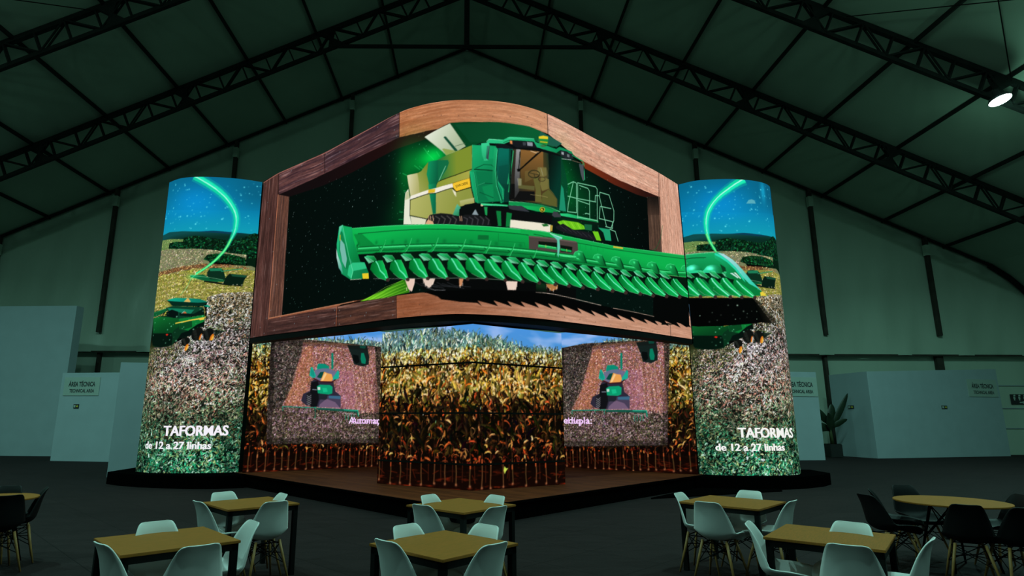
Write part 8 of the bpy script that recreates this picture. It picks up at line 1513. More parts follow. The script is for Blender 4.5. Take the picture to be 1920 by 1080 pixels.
ART['I'] = [
["P","2c241e",[0.49,3.809,1.12,3.898,2.135,3.904,3.004,3.888,3.924,3.87,3.945,2.405,3.965,0.986,3.168,0.991,2.411,0.995,1.463,1.005,0.573,1.014,0.532,2.389]],
["F",[0.49,3.809,1.12,3.898,2.135,3.904,3.004,3.888,3.924,3.87,3.945,2.405,3.965,0.986,3.168,0.991,2.411,0.995,1.463,1.005,0.573,1.014,0.532,2.389],["7a6458","4a3a30","988070","2c2620","141210","5a5038","88685c"],1700,0.06,0.024,60,"",1],
["P","a06a50",[1.412,3.82,2.003,3.846,2.619,3.874,3.153,3.862,3.706,3.849,3.936,1.914,3.264,1.911,2.645,1.94,2.049,1.967,1.476,1.993,0.925,2.018,1.169,2.555],0.75],
["F",[1.414,3.789,1.955,3.803,2.517,3.818,3.1,3.833,3.706,3.849,3.92,1.85,3.267,1.848,2.647,1.893,2.051,1.936,1.477,1.978,0.925,2.018,1.169,2.555],["b87c74","985c56","cc9892","6e4040","a07c88","b88468","5a3a38","b07890"],1300,0.05,0.022,60,"",1],
["P","d07838",[1.408,3.603,1.675,3.776,1.775,3.127,1.482,2.022,0.984,2.047,1.224,2.677],0.25],
["L","e8b8a0",0.0347,[2.859,3.177,3.052,1.91],0.28],
["L","7a4238",0.0237,[2.912,3.179,3.13,1.911],0.35],
["L","e8b8a0",0.0349,[2.993,3.183,3.222,1.911],0.28],
["L","7a4238",0.0238,[3.047,3.186,3.3,1.912],0.35],
["L","e8b8a0",0.035,[3.129,3.189,3.393,1.912],0.28],
["L","7a4238",0.0239,[3.183,3.192,3.472,1.912],0.35],
["L","e8b8a0",0.0352,[3.265,3.196,3.566,1.913],0.28],
["L","7a4238",0.024,[3.32,3.198,3.646,1.913],0.35],
["L","e8b8a0",0.0354,[3.403,3.202,3.741,1.914],0.28],
["L","7a4238",0.0242,[3.458,3.205,3.821,1.914],0.35],
["P","b06890",[2.448,3.063,3.005,3.087,3.158,1.911,2.499,1.97],0.28],
["P","2a2420",[0.49,3.809,1.423,3.915,1.397,3.509,1.154,2.795,0.925,2.018,0.521,1.784,0.506,2.784],0.55],
["F",[0.49,3.809,1.41,3.851,1.365,3.507,1.139,2.795,0.908,2.047,0.525,1.726,0.508,2.754],["6a5c58","443a36","887672","241f1c","141210","4c4840"],1200,0.055,0.022,60,"",1],
["P","3a2c28",[0.541,1.928,0.956,2.003,1.837,1.973,2.773,1.94,3.269,1.785,3.94,1.785,3.965,0.986,3.168,0.991,2.411,0.995,1.463,1.005,0.573,1.014],0.7],
["F",[0.541,1.928,0.956,2.003,1.837,1.973,2.773,1.94,3.269,1.785,3.951,1.785,3.965,0.986,3.168,0.991,2.411,0.995,1.463,1.005,0.573,1.014],["8a706c","5c4440","a89088","2c2420","1c1814","4c5034","a88494","66603e"],1700,0.06,0.024,60,"",1],
["P","14201e",[2.778,3.846,3.445,3.865,3.53,3.538,3.52,3.306,3.322,3.231,3.032,3.282,2.952,3.505]],
["P","0c5a48",[3.189,3.864,3.408,3.862,3.375,3.777,3.21,3.783]],
["P","0a7a5c",[3.252,3.637,3.343,3.643,3.424,3.433,3.41,3.317,3.282,3.327,3.241,3.456]],
["P","070c0c",[2.985,3.572,3.165,3.55,3.209,3.356,3.103,3.302,2.991,3.41]],
["P","2c2838",[1.458,2.172,1.51,2.368,1.746,2.464,1.732,2.724,1.826,2.789,2.395,2.746,2.476,2.466,2.652,2.345,2.667,2.002,1.965,2.012,1.608,2.054]],
["P","4a4058",[2.212,2.336,2.654,2.298,2.674,2.002,1.965,2.002,2.02,2.21],0.85],
["P","101014",[1.717,2.693,1.927,2.746,2.014,2.333,1.932,2.011,1.745,2.01,1.705,2.327]],
["P","1c1c20",[1.606,2.37,1.684,2.417,1.757,2.373,1.752,2.055,1.654,2.084,1.604,2.234]],
["L","a8a8b0",0.0148,[1.625,2.325,1.685,2.281,1.746,2.334],0.8],
["L","a8a8b0",0.0148,[1.628,2.271,1.688,2.226,1.749,2.279],0.8],
["L","a8a8b0",0.0148,[1.631,2.216,1.691,2.172,1.752,2.224],0.8],
["L","a8a8b0",0.0148,[1.634,2.162,1.694,2.118,1.755,2.17],0.8],
["L","a8a8b0",0.0148,[1.637,2.108,1.697,2.064,1.758,2.115],0.8],
["P","0a8a70",[1.873,3.147,1.901,3.242,2.101,3.242,2.238,3.18,2.263,3.023,1.881,2.992]],
["L","0c8068",0.0626,[2.322,3.549,2.346,3.121]],
["P","6a6a8a",[1.812,3.051,2.041,3.108,2.241,3.117,2.519,3.018,2.393,2.777,1.993,2.732,1.79,2.849],0.9],
["P","1aa890",[1.684,3.122,1.736,3.131,1.86,2.882,1.793,2.803,1.658,2.881]],
["P","1aa890",[2.516,3.082,2.569,3.036,2.568,2.846,2.41,2.778,2.363,2.839,2.452,2.968]],
["L","0a6a5c",0.0152,[1.697,3.067,1.723,2.893],0.8],
["L","0a6a5c",0.0152,[1.731,3.044,1.763,2.876],0.8],
["L","0a6a5c",0.0152,[1.765,3.021,1.803,2.859],0.8],
["P","08443c",[1.98,2.996,2.112,3.017,2.055,2.828,1.956,2.824,1.888,2.853]],
["P","e8a050",[2.095,3.016,2.215,2.974,2.334,2.957,2.381,2.824,2.344,2.75,1.993,2.732,2.046,2.874]],
["P","f8c888",[2.13,2.986,2.182,2.957,2.091,2.767,2.026,2.749,2.069,2.875]],
["L","3a1018",0.0302,[1.792,2.812,1.994,2.726,2.362,2.726,2.46,2.804]],
["P","0c9a6c",[1.902,2.591,1.998,2.64,2.298,2.643,2.385,2.589,2.384,2.402,2.278,2.369,1.945,2.393]],
["P","c8d8d0",[1.923,2.57,2.002,2.572,2.012,2.492,1.933,2.49]],
["P","1cc890",[2.069,2.549,2.202,2.553,2.241,2.445,2.108,2.427],0.7],
["P","20242c",[1.962,2.378,2.244,2.368,2.235,2.213,1.987,2.225]],
["P","3a6a88",[2.279,2.338,2.652,2.339,2.65,2.245,2.29,2.261],0.9],
["L","a8b8c8",0.015,[1.776,2.496,1.907,2.49]],
["P","c090b0",[2.026,2.088,2.217,2.244,2.49,2.155,2.669,1.971,1.969,1.936],0.35],
["L","1a8a70",0.023,[0.941,2.003,1.933,1.99]],
["P","0a5a48",[1.933,1.99,2.755,1.965,3.227,1.943,3.263,1.747,3.217,1.769,3.202,1.864,2.758,1.893,1.936,1.935],0.9],
["L","30c8a0",0.0183,[2.773,1.94,3.228,1.93,3.256,1.754]],
["L","d8e8e0",0.0153,[2.795,1.841,3.179,1.816],0.8],
["L","189a78",0.023,[0.941,2.003,0.957,1.901],0.8],
["L","189a78",0.0235,[1.61,2.009,1.626,1.904],0.8],
["L","189a78",0.0238,[1.884,2.011,1.912,1.664],0.8],
["L","189a78",0.0244,[2.831,1.8,2.847,1.661],0.8],
["L","189a78",0.0245,[2.917,1.8,2.934,1.66],0.8],
["L","189a78",0.0246,[3.022,1.801,3.038,1.66],0.8],
["L","189a78",0.0247,[3.109,1.801,3.126,1.66],0.8],
["P","128a68",[1.873,1.784,1.918,1.784,1.927,1.499,1.862,1.508],0.7],
["F",[1.083,1.931,1.837,1.965,1.944,1.784,2.709,1.847,2.767,1.291,1.921,1.305,1.121,1.317],["8a706c","5c4440","a89088","2c2420","a07890","564038"],900,0.06,0.024,60,"",1],
["P","100c0a",[0.49,3.809,0.597,3.808,0.658,2.402,0.718,1.039,0.573,1.014,0.532,2.389],0.5],
["P","100c0a",[0.564,1.156,1.342,1.146,2.165,1.136,3.037,1.125,3.961,1.113,3.967,0.939,3.044,0.956,2.173,0.971,1.352,0.986,0.574,1.0],0.45],
["P","100c0a",[3.743,3.868,3.932,3.871,3.954,2.406,3.976,0.986,3.801,0.991,3.772,2.407],0.3],
["P","100c0a",[0.49,3.809,1.289,3.855,2.135,3.904,3.004,3.888,3.924,3.87,3.928,3.729,3.01,3.737,2.143,3.745,1.298,3.704,0.5,3.665],0.3],
["G","181210","241a14",[0.541,1.928,0.956,2.003,1.837,1.973,2.773,1.94,3.269,1.785,3.94,1.785,3.965,0.986,3.168,0.991,2.411,0.995,1.463,1.005,0.573,1.014],[0.548,0.956,0.501,1.653],0.16],
["T","Automaç",[2.948,1.552,3.968,1.544],0.1981,"f4d8f8",0.012],
["T","Automa",[3.033,1.551,3.932,1.545],0.1833,"e8b8f0",0.01]]
ART['J'] = [
["P","2c241e",[3.389,3.868,4.155,3.953,4.708,3.948,5.241,3.943,6.059,3.915,6.833,3.888,6.706,2.434,6.581,1.02,5.906,0.992,5.197,0.962,4.203,0.929,3.142,0.894,3.264,2.361]],
["F",[3.389,3.868,4.155,3.953,4.708,3.948,5.241,3.943,6.059,3.915,6.833,3.888,6.706,2.434,6.581,1.02,5.906,0.992,5.197,0.962,4.203,0.929,3.142,0.894,3.264,2.361],["7a6458","4a3a30","988070","2c2620","141210","5a5038","88685c"],1700,0.06,0.024,60,"",1],
["P","a06a50",[4.474,3.867,5.102,3.887,5.705,3.906,6.655,3.869,6.652,2.895,6.65,1.944,6.085,1.924,5.524,1.936,4.941,1.948,4.333,1.96,3.7,1.973,4.052,2.544],0.75],
["F",[4.472,3.835,5.048,3.844,5.603,3.852,6.138,3.861,6.655,3.869,6.642,2.862,6.63,1.879,6.081,1.861,5.521,1.887,4.939,1.914,4.332,1.943,3.7,1.973,4.052,2.544],["b87c74","985c56","cc9892","6e4040","a07c88","b88468","5a3a38","b07890"],1300,0.05,0.022,60,"",1],
["P","d07838",[4.445,3.64,4.753,3.818,4.786,3.145,4.343,1.993,3.774,2.006,4.13,2.673],0.25],
["L","e8b8a0",0.0334,[5.855,3.198,5.897,1.918],0.28],
["L","7a4238",0.0227,[5.903,3.2,5.967,1.92],0.35],
["L","e8b8a0",0.0332,[5.977,3.204,6.048,1.923],0.28],
["L","7a4238",0.0226,[6.024,3.207,6.116,1.925],0.35],
["L","e8b8a0",0.0331,[6.098,3.211,6.197,1.928],0.28],
["L","7a4238",0.0225,[6.145,3.213,6.265,1.93],0.35],
["L","e8b8a0",0.033,[6.218,3.217,6.344,1.933],0.28],
["L","7a4238",0.0225,[6.265,3.22,6.411,1.935],0.35],
["L","e8b8a0",0.0328,[6.337,3.224,6.49,1.938],0.28],
["L","7a4238",0.0224,[6.384,3.226,6.557,1.94],0.35],
["P","b06890",[5.457,3.081,5.976,3.107,5.992,1.921,5.388,1.964],0.28],
["P","2a2420",[3.389,3.868,3.952,3.917,4.497,3.965,4.422,3.543,4.064,2.796,3.7,1.973,3.173,1.712,3.28,2.78],0.55],
["F",[3.389,3.868,3.942,3.884,4.476,3.899,4.386,3.541,4.046,2.795,3.683,2.003,3.171,1.651,3.279,2.749],["6a5c58","443a36","887672","241f1c","141210","4c4840"],1200,0.055,0.022,60,"",1],
["P","3a2c28",[3.217,1.866,3.736,1.959,4.721,1.95,5.645,1.941,6.077,1.797,6.64,1.815,6.581,1.02,5.906,0.992,5.197,0.962,4.203,0.929,3.142,0.894],0.7],
["F",[3.217,1.866,3.736,1.959,4.721,1.95,5.645,1.941,6.077,1.797,6.649,1.816,6.581,1.02,5.906,0.992,5.197,0.962,4.203,0.929,3.142,0.894],["8a706c","5c4440","a89088","2c2420","1c1814","4c5034","a88494","66603e"],1700,0.06,0.024,60,"",1],
["P","14201e",[5.85,3.876,6.44,3.888,6.478,3.56,6.447,3.328,6.27,3.253,6.021,3.304,5.973,3.53]],
["P","0c5a48",[6.22,3.89,6.408,3.886,6.371,3.8,6.23,3.808]],
["P","0a7a5c",[6.251,3.661,6.33,3.666,6.378,3.455,6.354,3.339,6.246,3.349,6.223,3.479]],
["P","070c0c",[6.009,3.597,6.167,3.574,6.185,3.379,6.086,3.324,5.998,3.433]],
["P","2c2838",[4.334,2.148,4.414,2.354,4.68,2.458,4.694,2.727,4.801,2.795,5.371,2.756,5.419,2.471,5.574,2.35,5.552,2.001,4.859,1.994,4.484,2.028]],
["P","4a4058",[5.147,2.334,5.571,2.303,5.559,2.001,4.858,1.984,4.938,2.2],0.85],
["P","101014",[4.675,2.695,4.901,2.752,4.945,2.326,4.825,1.993,4.627,1.986,4.621,2.315]],
["P","1c1c20",[4.519,2.358,4.608,2.408,4.682,2.364,4.64,2.034,4.538,2.061,4.501,2.216]],
["L","a8a8b0",0.0155,[4.534,2.311,4.594,2.267,4.666,2.322],0.8],
["L","a8a8b0",0.0155,[4.531,2.255,4.591,2.21,4.663,2.266],0.8],
["L","a8a8b0",0.0155,[4.528,2.198,4.588,2.154,4.66,2.209],0.8],
["L","a8a8b0",0.0155,[4.525,2.142,4.585,2.097,4.657,2.153],0.8],
["L","a8a8b0",0.0154,[4.522,2.086,4.582,2.041,4.654,2.096],0.8],
["P","0a8a70",[4.89,3.166,4.93,3.264,5.134,3.264,5.265,3.2,5.272,3.04,4.881,3.005]],
["L","0c8068",0.0622,[5.387,3.578,5.364,3.141]],
["P","6a6a8a",[4.816,3.066,5.058,3.126,5.261,3.135,5.52,3.036,5.373,2.788,4.969,2.739,4.77,2.857],0.9],
["P","1aa890",[4.689,3.14,4.745,3.149,4.848,2.892,4.768,2.809,4.634,2.889]],
["P","1aa890",[5.524,3.1,5.57,3.054,5.548,2.86,5.389,2.789,5.35,2.851,5.451,2.984]],
["L","0a6a5c",0.0157,[4.696,3.083,4.704,2.902],0.8],
["L","0a6a5c",0.0157,[4.73,3.059,4.744,2.885],0.8],
["L","0a6a5c",0.0157,[4.763,3.035,4.785,2.867],0.8],
["P","08443c",[4.984,3.01,5.121,3.032,5.042,2.837,4.94,2.833,4.873,2.862]],
["P","e8a050",[5.104,3.032,5.219,2.989,5.334,2.972,5.366,2.836,5.322,2.76,4.969,2.739,5.038,2.885]],
["P","f8c888",[5.136,3.001,5.184,2.971,5.072,2.775,5.003,2.756,5.061,2.886]],
["L","3a1018",0.0312,[4.768,2.819,4.968,2.732,5.337,2.736,5.44,2.817]],
["P","0c9a6c",[4.858,2.591,4.963,2.643,5.265,2.65,5.345,2.596,5.323,2.404,5.215,2.368,4.881,2.387]],
["P","c8d8d0",[4.878,2.57,4.959,2.573,4.961,2.491,4.88,2.488]],
["P","1cc890",[5.025,2.551,5.16,2.556,5.187,2.446,5.052,2.425],0.7],
["P","20242c",[4.897,2.372,5.182,2.367,5.156,2.208,4.905,2.215]],
["P","3a6a88",[5.213,2.337,5.574,2.344,5.562,2.248,5.215,2.258],0.9],
["L","a8b8c8",0.0155,[4.716,2.491,4.853,2.487]],
["P","c090b0",[4.931,2.074,5.141,2.239,5.4,2.154,5.55,1.97,4.855,1.915],0.35],
["L","1a8a70",0.0253,[3.718,1.958,4.281,1.964,4.824,1.971]],
["P","0a5a48",[4.824,1.971,5.631,1.966,6.056,1.955,6.068,1.759,6.029,1.78,6.026,1.875,5.626,1.893,4.821,1.914],0.9],
["L","30c8a0",0.0178,[5.645,1.941,6.055,1.942,6.062,1.765]],
["L","d8e8e0",0.0148,[5.655,1.84,6.001,1.826],0.8],
["L","189a78",0.0253,[3.718,1.958,3.724,1.85],0.8],
["L","189a78",0.0247,[4.482,1.982,4.487,1.873],0.8],
["L","189a78",0.0245,[4.774,1.991,4.765,1.633],0.8],
["L","189a78",0.0236,[5.684,1.8,5.684,1.659],0.8],
["L","189a78",0.0235,[5.763,1.803,5.764,1.661],0.8],
["L","189a78",0.0234,[5.858,1.806,5.858,1.664],0.8],
["L","189a78",0.0234,[5.937,1.808,5.937,1.666],0.8],
["P","128a68",[4.737,1.756,4.785,1.758,4.762,1.462,4.695,1.47],0.7],
["F",[3.877,1.886,4.72,1.942,4.812,1.758,5.575,1.844,5.571,1.28,4.734,1.261,3.848,1.241],["8a706c","5c4440","a89088","2c2420","a07890","564038"],900,0.06,0.024,60,"",1],
["P","100c0a",[3.389,3.868,3.522,3.865,3.423,2.376,3.327,0.927,3.142,0.894,3.264,2.361],0.5],
["P","100c0a",[3.147,1.044,4.083,1.072,4.967,1.098,5.801,1.123,6.591,1.146,6.578,0.973,5.79,0.951,4.957,0.928,4.075,0.904,3.141,0.879],0.45],
["P","100c0a",[6.687,3.888,6.84,3.888,6.713,2.434,6.59,1.02,6.447,1.017,6.565,2.432],0.3],
["P","100c0a",[3.389,3.868,4.342,3.907,5.241,3.943,6.059,3.915,6.833,3.888,6.823,3.747,6.049,3.763,5.232,3.78,4.334,3.748,3.383,3.715],0.3],
["G","181210","241a14",[3.217,1.866,3.736,1.959,4.721,1.95,5.645,1.941,6.077,1.797,6.64,1.815,6.581,1.02,5.906,0.992,5.197,0.962,4.203,0.929,3.142,0.894],[-11.369,0.505,-11.494,1.656],0.16],
["T","edupla:",[3.422,1.576,4.362,1.574],0.1978,"f4d8f8",0.012],
["T","d dopla",[3.495,1.576,4.259,1.574],0.1815,"e8b8f0",0.01]]
# furniture positions
CHAIRS = [
["w",-2.413,5.104,-2.419,"white chair behind the nearest left table, only its back top showing"],
["w",-2.342,4.61,-0.691,"white chair at the near left corner of the nearest left table, cropped at the bottom"],
["w",-1.984,4.555,0.722,"white chair at the near right side of the nearest left table, cropped at the bottom"],
["w",-2.009,5.169,-4.033,"white chair seen side-on at the right of the nearest left table"],
["w",-2.69,7.226,-2.329,"white chair on the far left side of the back left table"],
["w",-2.357,7.121,-4.07,"white chair behind the right end of the back left table, only its back top showing"],
["w",-2.629,6.78,-0.754,"white chair seen from the side at the left of the back left table"],
["w",-2.186,6.799,0.729,"white chair at the near right of the back left table, wooden legs showing"],
["w",-0.335,5.018,-2.318,"white chair on the far left side of the nearest middle table"],
["w",-0.055,5.017,-3.917,"white chair on the far right side of the nearest middle table"],
["w",-0.414,4.737,-0.773,"white chair on the near left side of the nearest middle table, cropped at the bottom"],
["w",-0.019,4.643,0.785,"white chair on the near right side of the nearest middle table, cropped at the bottom"],
["w",-0.272,7.061,-2.218,"white chair on the far left side of the back middle table, by the stage"],
["w",0.091,7.02,-4.007,"white chair on the far right side of the back middle table, by the stage"],
["w",-0.329,6.6,-0.681,"white chair on the near left side of the back middle table"],
["w",0.086,6.489,0.741,"white chair on the near right side of the back middle table"],
["w",2.654,7.36,-2.269,"white chair at the far left end of the back right table"],
["w",2.647,6.903,-0.735,"white chair at the near left of the back right table, back to the viewer"],
["w",3.22,7.589,-3.917,"white chair on the far side of the back right table, facing the viewer"],
["w",3.265,7.042,0.761,"white chair seen side-on at the right of the back right table"],
["w",2.549,5.252,-2.113,"white chair seen side-on left of the nearest right table, facing right"],
["w",3.017,5.232,-3.926,"white chair on the far side of the nearest right table, only its back top showing"],
["w",2.742,4.677,-0.604,"white chair on the near side of the nearest right table, back to the viewer"],
["w",3.147,4.877,0.821,"white chair seen side-on right of the nearest right table, facing left"],
["b",5.242,7.875,-2.151,"further of two overlapping black chairs left of the right round table"],
["b",4.862,7.483,-1.453,"nearer of two overlapping black chairs left of the right round table"],
["b",5.754,8.264,-3.235,"black chair behind the left end of the right round table"],
["b",5.223,6.803,-0.541,"black chair in front of the right round table, back to the viewer"],
["b",6.192,7.522,1.453,"black chair behind the right end of the right round table, cropped by the right edge"],
["b",5.547,6.62,-0.148,"lower black chair at the right edge, near side of the right round table"],
["b",-5.691,7.703,-2.881,"black chair behind the left round table, only its back top showing"],
["b",-5.421,7.662,-4.063,"black chair seen side-on at the right of the left round table"],
["b",-5.26,7.178,0.863,"black chair in front of the left round table, back to the viewer"]]
TABLES = [[-2.355,5.02,42,0.83,"square oak topped table nearest the camera on the left"],[-2.475,7.164,42.5,0.8,"square oak topped table further back on the left"],[-0.204,4.908,46.8,0.8,"square oak topped table nearest the camera in the middle"],[-0.107,7.067,48,0.86,"square oak topped table in the middle, right in front of the stage corner"],[3.039,7.438,46.5,0.9,"square oak topped table further back on the right"],[2.943,5.295,51.5,0.83,"square oak topped table nearest the camera on the right"]]
RTABLES = [[5.69,7.581,0.575,"round oak topped table at the right with black chairs around it"],[-5.636,7.499,0.48,"round oak topped table cut by the left edge, with black chairs around it"]]

ST = 0.3
# header: corner screen with a rounded nose
hd = Surf(HEADER, 3.8, 8.3)
cv = Canvas(0, hd.L, 3.8, 8.3); paint(cv, ART['M'])
t = thing('corner_screen', 'huge wrap-around corner screen showing a green harvester breaking out of a wooden frame', 'screen', (0, 13, 3.7))
display(cv, hd, t, soft=0.3); casing(hd, 0.8, 3.66, 8.29, t, back=lambda a: (a[0], a[1] + .28 + .5 * max(0, 1 - abs(a[0]) / 6)))
# towers
for key, rows_, lab in (('L', TOWL, 'tall curved screen tower left of the corner screen, green ribbon over a field'),
                        ('R', TOWR, 'tall curved screen tower right of the corner screen, harvester header reaching into it')):
    su = Surf([(x, y, y) for x, y in rows_], ST, 8.4)
    cv = Canvas(0, su.L, ST, 8.4); paint(cv, ART['T']); paint(cv, ART['T' + key])
    t = thing('curved_screen_tower', lab, 'screen', (su.p[len(su.p) // 2][0], 17, ST))
    display(cv, su, t, soft=.4)
    sg = -1 if key == 'L' else 1
    casing(su, 1.0, ST, 8.39, t, back=lambda a, sg=sg: (sg * (6.3 + (abs(a[0]) - 6.0) * 0.72), a[1] * 0.0 + 17.9))
# pillar
pl = Surf([(x, y, y) for x, y in PILLAR], ST, 3.62, False)
cv = Canvas(0, pl.L, ST, 3.62); SKYH = [.50, .50, .34, .22, .10, .08]; corn(cv, 0.55, 1.0, (0.3, .82, 1.8, 2.66, 2.98, 3.62)); paint(cv, ART['P'])
t = thing('wedge_screen_pillar', 'wedge-shaped screen pillar showing tall corn, mid stage under the corner screen', 'screen', (0, 13, ST))
display(cv, pl, t)
casing(pl, 0.6, ST, 3.62, t, back=lambda a: (a[0] * 0.95, 14.3))
for z in (0.79, 1.80, 2.82):
    mb = MB()
    for a, b in zip(PILLAR[:-1], PILLAR[1:]): mb.beam((a[0], a[1] - .004, z), (b[0], b[1] - .004, z), 0.02, 0.038)
    o = mb.build('joint_strip', M['black'], t); o.location = -t.location
# back walls of the niche
for key, rows_, lab in (('BL', BACKL, 'flat screen wall left of the wedge pillar, with an aerial harvester view'),
                        ('BR', BACKR, 'flat screen wall right of the wedge pillar, with an aerial harvester view')):
    su = Surf([(x, y, y) for x, y in rows_], ST, 4.35, False)
    cv = Canvas(0, su.L, ST, 4.35); SKYH = [.3, .35, .4, .45, .4, .35] if key == 'BL' else [.0, .05, .1, .25, .45, .6]; corn(cv, 0.55 if key == 'BL' else 0.8, .8, (0.3, .8, 1.7, 3.0, 3.5, 4.2)); paint(cv, ART['I'] if key == 'BL' else ART['J'])
    t = thing('screen_wall', lab, 'screen', (su.p[0][0], 18, ST))
    display(cv, su, t); casing(su, 0.25, ST, 4.34, t, name='casing')

# ------------------------------------------------------------------ stage
SG = [(-5.75, 16.0), (-0.1, 10.0), (5.72, 16.03)]
inner = [(-6.3, 16.6), (-0.1, 10.05), (6.2, 16.6), (5.8, 17.6), (0.05, 21.2), (-5.8, 17.6)]
t = thing('stage', 'low pointed stage with a brown plank deck and black skirting under the wedge pillar', 'stage', (0, 14, 0))
o = MB().prism(inner, 0.0, 0.27).build('skirt', M['carpet'], t); o.location = -t.location
o = MB().prism(inner, 0.27, ST - .002).build('deck', M['deck'], t); o.location = -t.location
mb = MB()
for a, b in zip(inner[:2], inner[1:3]): mb.beam((a[0], a[1], .288), (b[0], b[1], .288), 0.07, 0.03)
o = mb.build('edge_strip', M['carpet'], t); o.location = -t.location
def plinth(sg, rows_, label):
    t = thing('tower_plinth', label, 'plinth', (sg * 7.6, 16.5, 0))
    o = MB().prism(rows_, 0, ST - .001).build('plinth_block', M['carpet'], t, bevel=0.0); o.location = -t.location
plinth(-1, [(-9.5, 16.55), (-9.0, 16.15), (-8.3, 15.78), (-7.6, 15.56), (-6.9, 15.42), (-6.2, 15.45), (-5.62, 15.72), (-6.25, 16.62), (-6.2, 18.2), (-9.6, 18.2)], 'black curved plinth under the left screen tower')
plinth(1, [(9.75, 17.2), (9.2, 16.6), (8.5, 16.12), (7.8, 15.85), (7.0, 15.72), (6.2, 15.8), (5.66, 15.98), (6.2, 16.62), (6.2, 18.4), (9.85, 18.4)], 'black curved plinth under the right screen tower')
o = MB().prism([(3.9, 13.85), (7.55, 15.45), (7.65, 15.9), (6.3, 16.3), (5.5, 15.75)], 0.0, 0.03).build('cable_mat', M['carpet']); tag(o, 'flat black floor mat tapering to a point beside the right plinth', 'mat')

# ------------------------------------------------------------------ technical partitions
def panel(name, label, a, b, z1, thick=0.08, zb=0.0, m='white'):
    a = Vector((*a, 0)); b = Vector((*b, 0)); d = (b - a); L = d.length; rz = math.atan2(d.y, d.x)
    o = MB().box(0, L, 0, thick, 0, z1 - zb).build(name, M[m]); o.location = (a.x, a.y, zb); o.rotation_euler = (0, 0, rz)
    return tag(o, label, 'partition')
def sign(name, label, cat, a, b, s0, z0, w, h, lines, board='sign', ink='ink', size=.2, t_=.02):
    a = Vector((*a, 0)); b = Vector((*b, 0)); d = b - a; rz = math.atan2(d.y, d.x); u = d.normalized(); n_ = Vector((u.y, -u.x, 0))
    loc = a + u * s0 + n_ * 0.005; r = thing(name, label, cat, (loc.x, loc.y, z0), rz)
    MB().box(0, w, -t_, 0, 0, h).build('board', M[board], r)
    for i, (txt, x0, zz, tw, th, bold) in enumerate(lines):
        v, f = text_mesh(txt, 1.0, bold); V = np.array(v); xa, xb = V[:, 0].min(), V[:, 0].max()
        vs = [(x0 + (p[0] - xa) / (xb - xa) * tw, -t_ - .004, zz + p[1] / .72 * th) for p in v]
        MB().add(vs, f).build('lettering', M[ink], r)
    return r
P1 = ((-27.5, 29.0), (-18.75, 28.11)); P2 = ((-16.88, 25.3), (-13.3, 24.75)); P3 = ((-10.55, 18.36), (-8.2, 18.9))
panel('partition_wall', 'tall grey-white partition wall at the far left edge', (-27.5, 29.0), (-18.75, 28.4), 6.9, .5)
panel('partition_wall', 'white technical area partition carrying a sign, left of the left screen tower', *P2, 3.5)
panel('partition_wall', 'white partition panel just behind the left screen tower', *P3, 3.32)
PR = ((12.0, 27.4), (15.73, 27.98))
panel('partition_wall', 'white partition panel half hidden behind the right screen tower', *PR, 3.88)
bx = thing('partition_box', 'white partition enclosure with a technical area sign, right of the potted plant', 'partition', (19.0, 29.43, 0))
for a, b, h, h2, nm in (((18.43, 31.6), (19.0, 29.43), 4.02, 4.04, 'side_wall'), ((19.0, 29.43), (27.44, 32.0), 4.04, 4.40, 'front_wall')):
    d = Vector((b[0] - a[0], b[1] - a[1], 0)); L = d.length
    mb = MB().add([(0, 0, 0), (L, 0, 0), (L, .1, 0), (0, .1, 0), (0, 0, h), (L, 0, h2), (L, .1, h2), (0, .1, h)], [(3, 2, 1, 0), (4, 5, 6, 7), (0, 1, 5, 4), (1, 2, 6, 5), (2, 3, 7, 6), (3, 0, 4, 7)])
    o = mb.build(nm, M['white'], bx); o.location = (a[0] - 19.0, a[1] - 29.43, 0); o.rotation_euler = (0, 0, math.atan2(d.y, d.x))
TA = lambda w, h: [('ÁREA TÉCNICA', .13 * w, .50 * h, .75 * w, .25 * h, .03), ('TECHNICAL AREA', .17 * w, .17 * h, .70 * w, .18 * h, .03)]
sign('area_sign', 'pale sign reading ÁREA TÉCNICA TECHNICAL AREA on the left partition', 'sign', *P2, 0.16, 2.58, 1.62, .74, TA(1.62, .74))
sign('area_sign', 'pale technical area sign partly hidden by the right screen tower', 'sign', *PR, 2.0, 2.78, 1.75, .86, TA(1.75, .86))
sign('area_sign', 'pale sign reading ÁREA TÉCNICA TECHNICAL AREA on the enclosure at the far right', 'sign', (19.0, 29.43), (27.44, 32.0), 6.55, 2.95, 2.1, .88, TA(2.1, .88))
def exit_sticker(label, a, b, s0, z0, w=.34):
    r = sign('exit_sticker', label, 'sticker', a, b, s0, z0, w, .16, [], 'darksign', 'ink')
    MB().box(.02, w * .4, -.026, -.02, .03, .13).build('running_figure', M['sign'], r)
    v = [(w * .55, -.026, .05), (w * .75, -.026, .05), (w * .75, -.026, .02), (w * .93, -.026, .08), (w * .75, -.026, .14), (w * .75, -.026, .11), (w * .55, -.026, .11)]
    MB().add(v, [tuple(range(7))]).build('arrow', M['yellow'], r)
exit_sticker('small dark exit sticker under the sign on the left partition', *P2, 0.72, 2.07, .24)
exit_sticker('small dark exit sticker in the middle of the far right enclosure front', (19.0, 29.43), (27.44, 32.0), 4.55, 2.32, .36)
exit_sticker('small dark exit sticker on the shaded side of the far right enclosure', (18.43, 31.6), (19.0, 29.43), .95, 2.3, .34)
rs = sign('restroom_sign', 'dark restroom sign with pale figures on the back wall at the right edge', 'sign', (28.9, 33.22), (30.4, 33.22), 0.1, 2.62, 1.2, .54, [], 'darksign')
